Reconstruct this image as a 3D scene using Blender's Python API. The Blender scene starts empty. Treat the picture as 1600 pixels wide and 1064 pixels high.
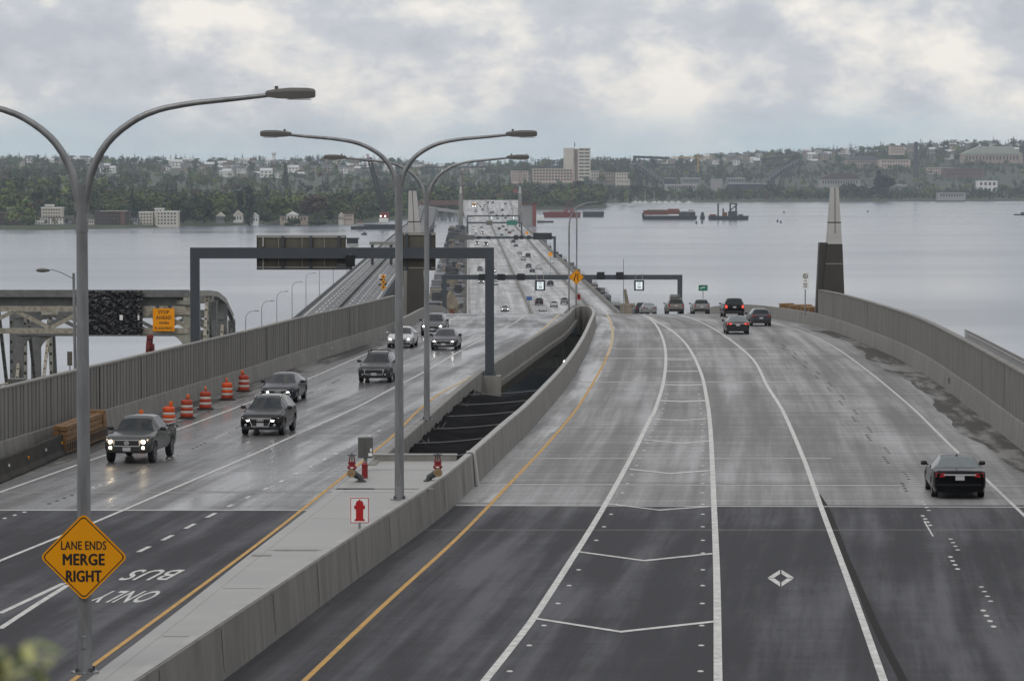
import bpy, math, random
import numpy as np
from mathutils import Vector, Matrix
R = math.radians
random.seed(7)
SC = bpy.context.scene
COL = SC.collection

# ------------------------------------------------------------------ camera
FPX, CW, CH, YH, CAMZ = 5020.0, 1600.0, 1064.0, 270.0, 42.0
PITCH = math.atan((CH / 2 - YH) / FPX)
cam_d = bpy.data.cameras.new('camera')
cam = bpy.data.objects.new('camera', cam_d)
COL.objects.link(cam)
cam.location = (0, 0, CAMZ)
cam.rotation_euler = (math.pi / 2 - PITCH, 0, 0)
cam_d.sensor_fit = 'HORIZONTAL'
cam_d.sensor_width = 22.3
cam_d.lens = 22.3 * FPX / CW
cam_d.clip_start = 0.5
cam_d.clip_end = 30000
cam_d.dof.use_dof = True
cam_d.dof.focus_distance = 110
cam_d.dof.aperture_fstop = 5.6
SC.camera = cam

# ------------------------------------------------------------------ sky
SUN_EL, SUN_AZ = R(48), R(205)
world = bpy.data.worlds.new('World')
SC.world = world
world.use_nodes = True
wt = world.node_tree
wt.nodes.clear()
def wn(t, **k):
    n = wt.nodes.new(t)
    for a, b in k.items(): setattr(n, a, b)
    return n
def wl(a, b): wt.links.new(a, b)
w_out = wn('ShaderNodeOutputWorld'); w_bg = wn('ShaderNodeBackground')
w_bg.inputs['Strength'].default_value = 0.1
w_sky = wn('ShaderNodeTexSky', sky_type='NISHITA', sun_disc=False)
w_sky.sun_elevation = SUN_EL; w_sky.sun_rotation = SUN_AZ
w_tc = wn('ShaderNodeTexCoord')
w_map = wn('ShaderNodeMapping'); w_map.inputs['Scale'].default_value = (26, 26, 46)
w_map.inputs['Location'].default_value = (4.3, 2.0, 0.35)
wl(w_tc.outputs['Generated'], w_map.inputs['Vector'])
w_n1 = wn('ShaderNodeTexNoise')
w_n1.inputs['Scale'].default_value = 1.0; w_n1.inputs['Detail'].default_value = 9.0
w_n1.inputs['Roughness'].default_value = 0.60; w_n1.inputs['Distortion'].default_value = 0.08
wl(w_map.outputs[0], w_n1.inputs['Vector'])
w_map2 = wn('ShaderNodeMapping'); w_map2.inputs['Scale'].default_value = (7, 7, 30)
w_map2.inputs['Location'].default_value = (1.2, 5.0, 0.9)
wl(w_tc.outputs['Generated'], w_map2.inputs['Vector'])
w_n2 = wn('ShaderNodeTexNoise')
w_n2.inputs['Scale'].default_value = 1.0; w_n2.inputs['Detail'].default_value = 6.0
wl(w_map2.outputs[0], w_n2.inputs['Vector'])
w_r1 = wn('ShaderNodeValToRGB')          # billows: grey bases to cream tops
e = w_r1.color_ramp.elements
e[0].position = 0.36; e[0].color = (0.52, 0.545, 0.61, 1)
e[1].position = 0.64; e[1].color = (0.97, 0.92, 0.86, 1)
m_ = e.new(0.47); m_.color = (0.62, 0.635, 0.68, 1)
m_ = e.new(0.545); m_.color = (0.78, 0.77, 0.765, 1)
wl(w_n1.outputs['Fac'], w_r1.inputs['Fac'])
w_sep = wn('ShaderNodeSeparateXYZ'); wl(w_tc.outputs['Generated'], w_sep.inputs[0])
w_add = wn('ShaderNodeMath', operation='MULTIPLY_ADD')   # elevation broken up by the second noise
w_add.inputs[1].default_value = 0.055; w_add.inputs[2].default_value = -0.0275
wl(w_n2.outputs['Fac'], w_add.inputs[0])
w_el = wn('ShaderNodeMath', operation='ADD'); wl(w_sep.outputs['Z'], w_el.inputs[0]); wl(w_add.outputs[0], w_el.inputs[1])
w_mr = wn('ShaderNodeMapRange'); w_mr.interpolation_type = 'SMOOTHSTEP'
w_mr.inputs['From Min'].default_value = -0.004; w_mr.inputs['From Max'].default_value = 0.024
wl(w_el.outputs[0], w_mr.inputs['Value'])
w_mix = wn('ShaderNodeMix', data_type='RGBA')
w_mix.inputs['A'].default_value = (0.55, 0.67, 0.735, 1)      # pale blue band low over the hills
wl(w_mr.outputs[0], w_mix.inputs['Factor']); wl(w_r1.outputs['Color'], w_mix.inputs['B'])
w_ten = wn('ShaderNodeMix', data_type='RGBA', blend_type='MULTIPLY')
w_ten.inputs['Factor'].default_value = 1.0; w_ten.inputs['B'].default_value = (10, 10, 10, 1)
wl(w_mix.outputs['Result'], w_ten.inputs['A'])
w_fin = wn('ShaderNodeMix', data_type='RGBA'); w_fin.inputs['Factor'].default_value = 0.93
wl(w_sky.outputs[0], w_fin.inputs['A']); wl(w_ten.outputs['Result'], w_fin.inputs['B'])
wl(w_fin.outputs['Result'], w_bg.inputs['Color']); wl(w_bg.outputs[0], w_out.inputs[0])

# ------------------------------------------------------------------ sun behind the cloud
sun_d = bpy.data.lights.new('sun', 'SUN')
sun_d.energy = 0.7; sun_d.angle = R(25); sun_d.color = (1.0, 0.96, 0.9)
sun = bpy.data.objects.new('sun', sun_d)
COL.objects.link(sun)
sv = Vector((math.sin(SUN_AZ) * math.cos(SUN_EL), math.cos(SUN_AZ) * math.cos(SUN_EL), math.sin(SUN_EL)))
sun.rotation_euler = sv.to_track_quat('Z', 'Y').to_euler()
sun.location = (0, -50, 90)

SC.view_settings.view_transform = 'Standard'
SC.view_settings.look = 'None'
SC.view_settings.exposure = 0.0
SC.view_settings.gamma = 1.0
SC.view_settings.use_curve_mapping = False
SC.render.engine = 'CYCLES'
SC.cycles.use_denoising = True
SC.cycles.max_bounces = 6
SC.cycles.diffuse_bounces = 2
SC.cycles.glossy_bounces = 3
SC.cycles.transmission_bounces = 3
SC.cycles.volume_bounces = 1
SC.cycles.caustics_reflective = False
SC.cycles.caustics_refractive = False

# ------------------------------------------------------------------ picture <-> place
_cp, _sp = math.cos(PITCH), math.sin(PITCH)
def slope(px, py):
    cx, cy = (px - CW / 2) / FPX, (CH / 2 - py) / FPX
    y = _cp + cy * _sp
    return cx / y, (cy * _cp - _sp) / y
def at(px, py, Y):
    sx, sz = slope(px, py)
    return Vector((sx * Y, Y, CAMZ + sz * Y))
def drop(Y):
    if Y < 230: return 10.2 + .0095 * Y
    if Y < 430:
        x = Y - 230; return 12.385 + .0095 * x + .00013 * x * x
    if Y < 610: return 19.485 + .0615 * (Y - 430)
    if Y < 690:
        x = Y - 610; return 30.555 + .0615 * x - .0615 * x * x / 160
    return 33.015
def sstep(a, b, x):
    t = min(1, max(0, (x - a) / (b - a))); return t * t * (3 - 2 * t)
def zR(Y):
    z = CAMZ - drop(Y)
    if Y > 2080:
        x = Y - 2080
        z += .034 * x * x / 400 if x < 200 else 3.4 + .034 * (x - 200)
    return z
def zL(Y): return zR(Y) + .05
def zI(Y): return zR(Y) + 1.16                 # top of the raised island
def on(px, py, zf, dz=0.0, lo=30.0, hi=372.0):
    sx, sz = slope(px, py)
    f = lambda Y: CAMZ + sz * Y - zf(Y) - dz
    a = lo
    step = 2.0
    while a < hi and f(a) * f(a + step) > 0: a += step
    b = a + step
    for _ in range(40):
        m = (a + b) / 2
        if f(a) * f(m) <= 0: b = m
        else: a = m
    return Vector((sx * a, a, zf(a) + dz))
def water_at(px, py):
    sx, sz = slope(px, py); Y = -CAMZ / sz
    return Vector((sx * Y, Y, 0))
class Curve1:                    # smooth X(Y) through control points
    def __init__(s, pts):
        pts = sorted(pts, key=lambda p: p[0]); s.y = [p[0] for p in pts]; s.x = [p[1] for p in pts]
        n = len(pts); s.m = []
        for i in range(n):
            if i == 0: m = (s.x[1] - s.x[0]) / (s.y[1] - s.y[0])
            elif i == n - 1: m = (s.x[-1] - s.x[-2]) / (s.y[-1] - s.y[-2])
            else: m = (s.x[i + 1] - s.x[i - 1]) / (s.y[i + 1] - s.y[i - 1])
            s.m.append(m)
    def __call__(s, Y):
        y, x, m = s.y, s.x, s.m
        if Y <= y[0]: return x[0] + m[0] * (Y - y[0])
        if Y >= y[-1]: return x[-1] + m[-1] * (Y - y[-1])
        i = 0
        while Y > y[i + 1]: i += 1
        h = y[i + 1] - y[i]; t = (Y - y[i]) / h
        return ((1 + 2 * t) * (1 - t) ** 2 * x[i] + t * (1 - t) ** 2 * h * m[i] + t * t * (3 - 2 * t) * x[i + 1] + t * t * (t - 1) * h * m[i + 1])
def curve_px(pix, zf, dz=0.0, extra=()):
    pts = []
    for p in pix:
        q = on(p[0], p[1], zf, dz); pts.append((q.y, q.x))
    pts += list(extra)
    pts.sort(); out = [pts[0]]
    for p in pts[1:]:
        if p[0] - out[-1][0] > 3: out.append(p)
    return Curve1(out)
def bridge_left(Y): return -.01394 * Y

# ------------------------------------------------------------------ mesh helpers
class MB:
    def __init__(s): s.v = []; s.f = []; s.uv = None
    def poly(s, pts):
        n = len(s.v); s.v += [tuple(p) for p in pts]; s.f.append(tuple(range(n, n + len(pts)))); return s
    def quad(s, a, b, c, d): return s.poly((a, b, c, d))
    def box(s, x0, x1, y0, y1, z0, z1):
        n = len(s.v)
        s.v += [(x0, y0, z0), (x1, y0, z0), (x1, y1, z0), (x0, y1, z0), (x0, y0, z1), (x1, y0, z1), (x1, y1, z1), (x0, y1, z1)]
        s.f += [(n, n + 3, n + 2, n + 1), (n + 4, n + 5, n + 6, n + 7), (n, n + 1, n + 5, n + 4), (n + 1, n + 2, n + 6, n + 5), (n + 2, n + 3, n + 7, n + 6), (n + 3, n, n + 4, n + 7)]
        return s
    def cbox(s, c, d): return s.box(c[0] - d[0] / 2, c[0] + d[0] / 2, c[1] - d[1] / 2, c[1] + d[1] / 2, c[2] - d[2] / 2, c[2] + d[2] / 2)
    def bbox(s, c, d, b=.01):              # box with chamfered edges
        x, y, z = d[0] / 2, d[1] / 2, d[2] / 2
        n = len(s.v); rings = [(z * -1, b), (-z + b, 0), (z - b, 0), (z, b)]
        for zz, k in rings:
            for px, py in ((-x + k + b, -y + k), (x - k - b, -y + k), (x - k, -y + k + b), (x - k, y - k - b), (x - k - b, y - k), (-x + k + b, y - k), (-x + k, y - k - b), (-x + k, -y + k + b)):
                s.v.append((c[0] + px, c[1] + py, c[2] + zz))
        for r in range(3):
            for i in range(8):
                a = n + r * 8 + i; bq = n + r * 8 + (i + 1) % 8
                s.f.append((a, bq, bq + 8, a + 8))
        s.f.append(tuple(n + i for i in range(7, -1, -1))); s.f.append(tuple(n + 24 + i for i in range(8)))
        return s
    def bar(s, p0, p1, w, h=None, up=(0, 0, 1)):
        h = h or w
        p0, p1 = Vector(p0), Vector(p1); d = (p1 - p0).normalized()
        sd = d.cross(Vector(up))
        if sd.length < 1e-4: sd = d.cross(Vector((1, 0, 0)))
        sd.normalize(); u = sd.cross(d)
        n = len(s.v)
        for p in (p0, p1):
            for a, b in ((-1, -1), (1, -1), (1, 1), (-1, 1)):
                s.v.append(tuple(p + sd * (a * w / 2) + u * (b * h / 2)))
        s.f += [(n, n + 1, n + 2, n + 3), (n + 7, n + 6, n + 5, n + 4)]
        for i in range(4):
            j = (i + 1) % 4; s.f.append((n + i, n + 4 + i, n + 4 + j, n + j))
        return s
    def tube(s, pts, rad, n=8, caps=True):
        pts = [Vector(p) for p in pts]
        if not isinstance(rad, (list, tuple)): rad = [rad] * len(pts)
        b0 = len(s.v); ref = None
        for i, p in enumerate(pts):
            d = (pts[min(i + 1, len(pts) - 1)] - pts[max(i - 1, 0)]).normalized()
            if ref is None:
                ref = d.cross(Vector((0, 0, 1)))
                if ref.length < 1e-3: ref = d.cross(Vector((0, 1, 0)))
            ref = (ref - d * ref.dot(d)).normalized(); u = d.cross(ref)
            for k in range(n):
                a = 2 * math.pi * k / n
                s.v.append(tuple(p + ref * (math.cos(a) * rad[i]) + u * (math.sin(a) * rad[i])))
        for i in range(len(pts) - 1):
            for k in range(n):
                a = b0 + i * n + k; b = b0 + i * n + (k + 1) % n
                s.f.append((a, b, b + n, a + n))
        if caps:
            s.f.append(tuple(b0 + k for k in range(n - 1, -1, -1))); e_ = b0 + (len(pts) - 1) * n
            s.f.append(tuple(e_ + k for k in range(n)))
        return s
    def lathe(s, prof, n=16, c=(0, 0, 0), axis='z', caps=True):
        b0 = len(s.v)
        for r, z in prof:
            for k in range(n):
                a = 2 * math.pi * k / n
                x, y = r * math.cos(a), r * math.sin(a)
                p = (x, y, z) if axis == 'z' else ((z, x, y) if axis == 'x' else (x, z, y))
                s.v.append((c[0] + p[0], c[1] + p[1], c[2] + p[2]))
        for i in range(len(prof) - 1):
            for k in range(n):
                a = b0 + i * n + k; b = b0 + i * n + (k + 1) % n
                s.f.append((a, b, b + n, a + n))
        if not caps: return s
        if prof[0][0] > 1e-5: s.f.append(tuple(b0 + k for k in range(n - 1, -1, -1)))
        if prof[-1][0] > 1e-5: s.f.append(tuple(b0 + (len(prof) - 1) * n + k for k in range(n)))
        return s
    def strip(s, A, B):
        n = len(s.v); m = len(A)
        s.v += [tuple(p) for p in A] + [tuple(p) for p in B]
        for i in range(m - 1): s.f.append((n + i, n + m + i, n + m + i + 1, n + i + 1))
        return s
    def loft(s, secs, close=False, cap=True):      # list of equal-length sections
        n = len(s.v); m = len(secs[0])
        for q in secs: s.v += [tuple(p) for p in q]
        mm = m if close else m - 1
        for i in range(len(secs) - 1):
            for k in range(mm):
                a = n + i * m + k; b = n + i * m + (k + 1) % m
                s.f.append((a, b, b + m, a + m))
        if close and cap:
            s.f.append(tuple(n + k for k in range(m - 1, -1, -1))); s.f.append(tuple(n + (len(secs) - 1) * m + k for k in range(m)))
        return s
    def mesh(s, off=(0, 0, 0), smooth=False):
        me = bpy.data.meshes.new('m')
        o = Vector(off)
        me.from_pydata([(a - o.x, b - o.y, c - o.z) for a, b, c in s.v], [], s.f)
        if s.uv is not None:
            l = me.uv_layers.new(name='UVMap')
            vi = np.empty(len(me.loops), dtype=np.int32); me.loops.foreach_get('vertex_index', vi)
            l.data.foreach_set('uv', np.array(s.uv, dtype=np.float32)[vi].ravel())
        if smooth: me.polygons.foreach_set('use_smooth', [True] * len(me.polygons))
        me.update(); return me
    def build(s, name, mat, parent=None, world=False, smooth=False, origin=None):
        """one mesh object; world=True: the vertices are world coordinates"""
        off = Vector((0, 0, 0))
        if world:
            if parent is not None: off = wloc(parent)
            elif origin is not None: off = Vector(origin)
            else:
                a = np.array(s.v); lo, hi = a.min(0), a.max(0); off = Vector(((lo[0] + hi[0]) / 2, (lo[1] + hi[1]) / 2, lo[2]))
        me = s.mesh(off, smooth); me.name = name
        o = bpy.data.objects.new(name, me); COL.objects.link(o)
        if mat is not None: me.materials.append(mat if not isinstance(mat, str) else M[mat])
        if parent is not None: o.parent = parent
        elif world: o.location = off
        return o
def wloc(o):
    p = Vector(o.location)
    while o.parent: o = o.parent; p = p + Vector(o.location)
    return p
def tag(o, label=None, cat=None, group=None, kind=None):
    if label: o['label'] = label
    if cat: o['category'] = cat
    if group: o['group'] = group
    if kind: o['kind'] = kind
    return o
def thing(name, label, cat, loc=(0, 0, 0), rz=0, group=None):
    o = bpy.data.objects.new(name, None); COL.objects.link(o)
    o.empty_display_size = .3; o.location = loc; o.rotation_euler = (0, 0, rz)
    return tag(o, label, cat, group)
def copy_tree(o, parent=None, swap=None):
    c = o.copy(); COL.objects.link(c); c.parent = parent
    if swap and c.type == 'MESH':
        for i, sl in enumerate(c.material_slots):
            if sl.material and sl.material.name in swap:
                nm = sl.material.name; sl.link = 'OBJECT'; sl.material = swap[nm]
    for ch in o.children: copy_tree(ch, c, swap)
    return c
def smooth_edges(o, ang=35):
    me = o.data
    me.polygons.foreach_set('use_smooth', [True] * len(me.polygons))
    try: me.set_sharp_from_angle(angle=R(ang))
    except Exception: pass
    return o
def text_mesh(body, size, bold=0.0, sx=1.0, align='CENTER', spacing=1.0):
    cu = bpy.data.curves.new('t', 'FONT'); cu.body = body; cu.size = size; cu.align_x = align; cu.align_y = 'CENTER'
    cu.offset = bold; cu.resolution_u = 3; cu.space_character = spacing
    o = bpy.data.objects.new('t', cu); COL.objects.link(o)
    dg = bpy.context.evaluated_depsgraph_get()
    me = bpy.data.meshes.new_from_object(o.evaluated_get(dg))
    bpy.data.objects.remove(o); bpy.data.curves.remove(cu)
    mb = MB(); mb.v = [(v.co.x * sx, v.co.y, v.co.z) for v in me.vertices]; mb.f = [tuple(p.vertices) for p in me.polygons]
    bpy.data.meshes.remove(me); return mb
def xform(mb, M4):
    mb.v = [tuple(M4 @ Vector(p)) for p in mb.v]; return mb

# ------------------------------------------------------------------ materials
M = {}
def mat(name, col, rough=.6, metal=0.0, var=0.0, vscale=1.0, stretch=(1, 1, 1), bump=0.0, bscale=8.0, rvar=0.0, spec=.5, emit=None, es=1.0, coat=0.0, col2=None, coords='Object'):
    m = bpy.data.materials.new(name); m.use_nodes = True
    nt = m.node_tree; b = nt.nodes['Principled BSDF']
    b.inputs['Base Color'].default_value = (*col, 1); b.inputs['Roughness'].default_value = rough; b.inputs['Metallic'].default_value = metal
    b.inputs['Specular IOR Level'].default_value = spec
    if coat: b.inputs['Coat Weight'].default_value = coat; b.inputs['Coat Roughness'].default_value = .06
    if emit: b.inputs['Emission Color'].default_value = (*emit, 1); b.inputs['Emission Strength'].default_value = es
    if var or rvar or bump:
        tc = nt.nodes.new('ShaderNodeTexCoord'); mp = nt.nodes.new('ShaderNodeMapping'); mp.inputs['Scale'].default_value = stretch
        nt.links.new(tc.outputs[coords], mp.inputs['Vector'])
    if var or rvar:
        n = nt.nodes.new('ShaderNodeTexNoise'); n.inputs['Scale'].default_value = vscale; n.inputs['Detail'].default_value = 7; n.inputs['Roughness'].default_value = .62
        nt.links.new(mp.outputs[0], n.inputs['Vector'])
        if var:
            r = nt.nodes.new('ShaderNodeValToRGB'); r.color_ramp.elements[0].position = .3; r.color_ramp.elements[1].position = .7
            c2 = col2 or tuple(c * (1 + var) for c in col); c1 = tuple(c * (1 - var) for c in col)
            r.color_ramp.elements[0].color = (*c1, 1); r.color_ramp.elements[1].color = (*c2, 1)
            nt.links.new(n.outputs['Fac'], r.inputs['Fac']); nt.links.new(r.outputs[0], b.inputs['Base Color'])
        if rvar:
            q = nt.nodes.new('ShaderNodeMapRange'); q.inputs['From Min'].default_value = .3; q.inputs['From Max'].default_value = .7
            q.inputs['To Min'].default_value = rough - rvar; q.inputs['To Max'].default_value = rough + rvar
            nt.links.new(n.outputs['Fac'], q.inputs['Value']); nt.links.new(q.outputs[0], b.inputs['Roughness'])
    if bump:
        n2 = nt.nodes.new('ShaderNodeTexNoise'); n2.inputs['Scale'].default_value = bscale; n2.inputs['Detail'].default_value = 4
        nt.links.new(mp.outputs[0], n2.inputs['Vector'])
        bp = nt.nodes.new('ShaderNodeBump'); bp.inputs['Strength'].default_value = bump; bp.inputs['Distance'].default_value = .05
        nt.links.new(n2.outputs['Fac'], bp.inputs['Height']); nt.links.new(bp.outputs[0], b.inputs['Normal'])
    M[name] = m
    return m
def road_mat(name, dark, light, r_dark, r_light, streak=(1.1, .035), cross=True, sp=.5, patch=.5, lohi=(.43, .57), bump=.25, cw=.22):
    """damp paving, wet sheen partly put into the lighter colour: streaks along the travel direction and faint cross lines, in road coordinates (u across, v along)"""
    m = bpy.data.materials.new(name); m.use_nodes = True; nt = m.node_tree; N = nt.nodes; L = nt.links
    b = N['Principled BSDF']; b.inputs['Specular IOR Level'].default_value = sp
    uv = N.new('ShaderNodeUVMap'); uv.uv_map = 'UVMap'
    def noise(sx, sy, det=6, rough=.6, loc=0):
        mp = N.new('ShaderNodeMapping'); mp.inputs['Scale'].default_value = (sx, sy, 1); mp.inputs['Location'].default_value = (loc, loc * 1.7, 0)
        L.new(uv.outputs[0], mp.inputs['Vector'])
        n = N.new('ShaderNodeTexNoise'); n.inputs['Scale'].default_value = 1; n.inputs['Detail'].default_value = det; n.inputs['Roughness'].default_value = rough
        L.new(mp.outputs[0], n.inputs['Vector']); return n.outputs['Fac']
    def math_(op, a, bb):
        q = N.new('ShaderNodeMath'); q.operation = op
        for i, x in enumerate((a, bb)):
            if isinstance(x, (int, float)): q.inputs[i].default_value = x
            else: L.new(x, q.inputs[i])
        return q.outputs[0]
    def rng(x, a, bb, c, d, sm=False):
        q = N.new('ShaderNodeMapRange')
        if sm: q.interpolation_type = 'SMOOTHSTEP'
        L.new(x, q.inputs['Value'])
        for k, vv in zip(('From Min', 'From Max', 'To Min', 'To Max'), (a, bb, c, d)): q.inputs[k].default_value = vv
        return q.outputs[0]
    st = noise(streak[0], streak[1], 5, .6)              # long wheel-path streaks
    pt = noise(.16, .05, 6, .62, 11)                      # broad damp patches
    cr = noise(.05, 1.6, 4, .7, 23)                       # drag texture across the lane
    gr = noise(7, 2.2, 5, .7, 5)                          # grain
    a = math_('ADD', math_('MULTIPLY', st, .75), math_('MULTIPLY', pt, patch))
    if cross: a = math_('ADD', a, math_('MULTIPLY', cr, cw))
    a = math_('ADD', a, math_('MULTIPLY', gr, .10))
    tot = .75 + patch + (cw if cross else 0) + .10
    a = math_('DIVIDE', a, tot)
    f = rng(a, lohi[0], lohi[1], 0, 1, True)
    mix = N.new('ShaderNodeMix'); mix.data_type = 'RGBA'
    mix.inputs['A'].default_value = (*dark, 1); mix.inputs['B'].default_value = (*light, 1)
    L.new(f, mix.inputs['Factor']); L.new(mix.outputs['Result'], b.inputs['Base Color'])
    L.new(rng(a, lohi[0], lohi[1], r_dark, r_light, True), b.inputs['Roughness'])
    bp = N.new('ShaderNodeBump'); bp.inputs['Strength'].default_value = bump; bp.inputs['Distance'].default_value = .02
    L.new(gr, bp.inputs['Height']); L.new(bp.outputs[0], b.inputs['Normal'])
    M[name] = m; return m
road_mat('asphalt', (.042, .042, .047), (.066, .066, .073), .85, .55, cross=True, sp=.25, patch=.7, lohi=(.42, .60), bump=.08, cw=.12)
road_mat('concrete_road', (.175, .173, .170), (.30, .298, .295), .86, .36, sp=.35, streak=(.9, .018), lohi=(.40, .63), cw=.42, bump=.06)  # lighter colour helps paint the wet sheen streaks
road_mat('concrete_wet', (.080, .079, .079), (.17, .169, .168), .48, .17, sp=.36, streak=(.8, .03), lohi=(.40, .60), bump=.03)
road_mat('wet_dark', (.075, .071, .066), (.19, .185, .175), .88, .5, sp=.3, streak=(1.2, .12), lohi=(.47, .56), bump=.03, patch=.9)
road_mat('shoulder_concrete', (.24, .24, .24), (.40, .398, .395), .7, .3, sp=.4, streak=(.8, .03))
road_mat('bridge_deck', (.30, .30, .30), (.50, .50, .495), .7, .4, sp=.35, lohi=(.42, .60), streak=(.5, .008), bump=.03)
road_mat('old_deck', (.045, .045, .048), (.11, .11, .112), .4, .6, sp=.25)
mat('concrete', (.225, .217, .20), .75, var=.26, vscale=1.3, stretch=(1.2, 1.2, .22), bump=.15, bscale=6)
mat('concrete_top', (.36, .355, .34), .6, var=.15, vscale=.8)
mat('concrete_pale', (.46, .455, .44), .65, var=.12, vscale=.4)
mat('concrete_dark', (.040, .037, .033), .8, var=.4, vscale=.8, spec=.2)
mat('rib_concrete', (.20, .193, .178), .8, var=.22, vscale=.7, stretch=(2.5, 2.5, .25), bump=.1)
mat('island', (.34, .335, .32), .55, var=.14, vscale=.35, stretch=(.5, 2.5, 1), rvar=.1)
mat('joint_seal', (.03, .03, .03), .5)
mat('white_paint', (.57, .57, .54), .6, var=.28, vscale=3.5, spec=.3)
mat('yellow_paint', (.52, .29, .055), .6, var=.22, vscale=2.5)
mat('yellow_worn', (.50, .37, .20), .5, var=.25, vscale=2.0)
mat('patch_dark', (.016, .015, .014), .7, spec=.1)
mat('galv', (.27, .275, .28), .45, metal=.5, var=.3, vscale=4, stretch=(1, 1, .2))
mat('gantry_steel', (.060, .072, .084), .5, var=.12, vscale=1.2)
mat('lamp_housing', (.12, .115, .105), .55)
mat('sign_yellow', (.84, .34, .004), .6, spec=.2)
mat('sign_orange', (.95, .36, .005), .6, spec=.2)
mat('sign_white', (.88, .88, .86), .5)
mat('sign_black', (.012, .010, .010), .5)
mat('sign_green', (.01, .17, .10), .5)
mat('sign_blue', (.06, .14, .36), .5)
mat('sign_red', (.45, .008, .012), .5)
mat('alu_back', (.135, .125, .10), .5, metal=.35, var=.25, vscale=.6, stretch=(3, 1, .3))
mat('alu_rail', (.42, .41, .38), .45, metal=.4)
mat('screen_black', (.012, .013, .016), .35)
mat('screen_lit', (.5, .55, .56), .4, emit=(.72, .82, .84), es=.75)
mat('lamp_on', (1, 1, 1), .4, emit=(1, .97, .92), es=4)
mat('rust', (.17, .055, .03), .8, var=.5, vscale=1.2)
mat('red_steel', (.19, .028, .024), .55, var=.3, vscale=1.5)
mat('valve_red', (.23, .012, .016), .42)
mat('brass', (.36, .25, .14), .45, metal=.4, var=.3, vscale=6)
mat('iron_dark', (.055, .06, .062), .55, var=.3, vscale=5)
mat('drum_orange', (.72, .085, .012), .5, var=.12, vscale=3)
mat('drum_orange_dull', (.40, .045, .018), .55, var=.15, vscale=3)
mat('drum_white', (.60, .57, .52), .5, var=.12, vscale=5)
mat('rubber', (.018, .018, .018), .75)
mat('amber_lens', (.75, .16, .015), .3)
mat('wood', (.20, .11, .045), .75, var=.45, vscale=3, stretch=(1, 1, 3))
mat('black_tarp', (.012, .012, .014), .38, var=.3, vscale=2, bump=.9, bscale=1.6)
mat('black_net', (.008, .008, .009), .95, var=.5, vscale=1.2, bump=.4, bscale=2, spec=.05)
mat('rope', (.24, .24, .24), .7)
mat('truss_paint', (.31, .31, .265), .6, var=.28, vscale=1.2)
mat('truss_grey', (.16, .165, .16), .6, var=.25, vscale=1.5)
mat('truss_rust', (.38, .32, .235), .7, var=.4, vscale=2.5, col2=(.47, .45, .38))
mat('glass_dark', (.012, .016, .018), .03, spec=.45)
mat('glass_pale', (.10, .13, .135), .08, spec=.7)
mat('tyre', (.013, .013, .014), .8)
mat('rim', (.35, .35, .36), .32, metal=.8)
mat('car_black', (.003, .003, .004), .12, spec=.24)
mat('car_plastic', (.014, .014, .015), .55)
mat('chrome', (.72, .72, .72), .3, metal=.35)
mat('plate', (.48, .48, .50), .5)
mat('tail_red', (.30, .012, .014), .25)
mat('brake_on', (.6, .03, .02), .3, emit=(1, .10, .06), es=.9)
mat('head_clear', (.45, .46, .47), .15)
mat('head_on', (1, 1, 1), .3, emit=(1, .96, .90), es=12)
mat('head_warm', (1, .9, .75), .3, emit=(1, .78, .48), es=22)
mat('head_glow_warm', (.8, .75, .65), .2, emit=(1, .72, .45), es=.55)
mat('head_glow', (.75, .75, .78), .2, emit=(1, .97, .95), es=.4)
mat('amber', (.55, .20, .02), .3)
for n_, c_ in dict(grey=(.062, .064, .062), navy=(.012, .013, .024), dgrey=(.035, .037, .04), white=(.66, .67, .67), silver=(.30, .305, .30), tan=(.24, .225, .20),
                   slate=(.085, .092, .10), green=(.035, .055, .05), red=(.22, .02, .025), maroon=(.10, .02, .022), blue=(.03, .05, .11), teal=(.12, .16, .16)).items():
    mat('paint_' + n_, tuple(x * .75 for x in c_), .17, spec=.32)
# ================================================================== SETTING
# ------------------------------------------------------------------ lake
def water_mat():
    m = bpy.data.materials.new('lake_water'); m.use_nodes = True; nt = m.node_tree; N = nt.nodes; L = nt.links
    b = N['Principled BSDF']; b.inputs['Base Color'].default_value = (.15, .18, .215, 1); b.inputs['IOR'].default_value = 1.33
    tc = N.new('ShaderNodeTexCoord')
    def noise(s, st, det):
        mp = N.new('ShaderNodeMapping'); mp.inputs['Scale'].default_value = st; L.new(tc.outputs['Object'], mp.inputs['Vector'])
        n = N.new('ShaderNodeTexNoise'); n.inputs['Scale'].default_value = s; n.inputs['Detail'].default_value = det; L.new(mp.outputs[0], n.inputs['Vector']); return n.outputs['Fac']
    w1 = noise(.55, (.5, 1, 1), 5); w2 = noise(.0045, (.35, 1, 1), 4)
    r = N.new('ShaderNodeMapRange'); L.new(w2, r.inputs['Value'])
    for k, v in zip(('From Min', 'From Max', 'To Min', 'To Max'), (.35, .65, .13, .24)): r.inputs[k].default_value = v
    L.new(r.outputs[0], b.inputs['Roughness'])
    bp = N.new('ShaderNodeBump'); bp.inputs['Strength'].default_value = .22; bp.inputs['Distance'].default_value = .09
    w3 = noise(.11, (.35, 1, 1), 4); mx = N.new('ShaderNodeMath'); mx.operation = 'MULTIPLY_ADD'; mx.inputs[1].default_value = 4.0; L.new(w3, mx.inputs[0]); L.new(w1, mx.inputs[2])
    L.new(mx.outputs[0], bp.inputs['Height']); L.new(bp.outputs[0], b.inputs['Normal'])
    M['water'] = m
water_mat()
mb = MB(); mb.quad((-3600, -200, 0), (3600, -200, 0), (3600, 8100, 0), (-3600, 8100, 0))
tag(mb.build('lake_water', 'water', world=True), kind='structure')

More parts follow.
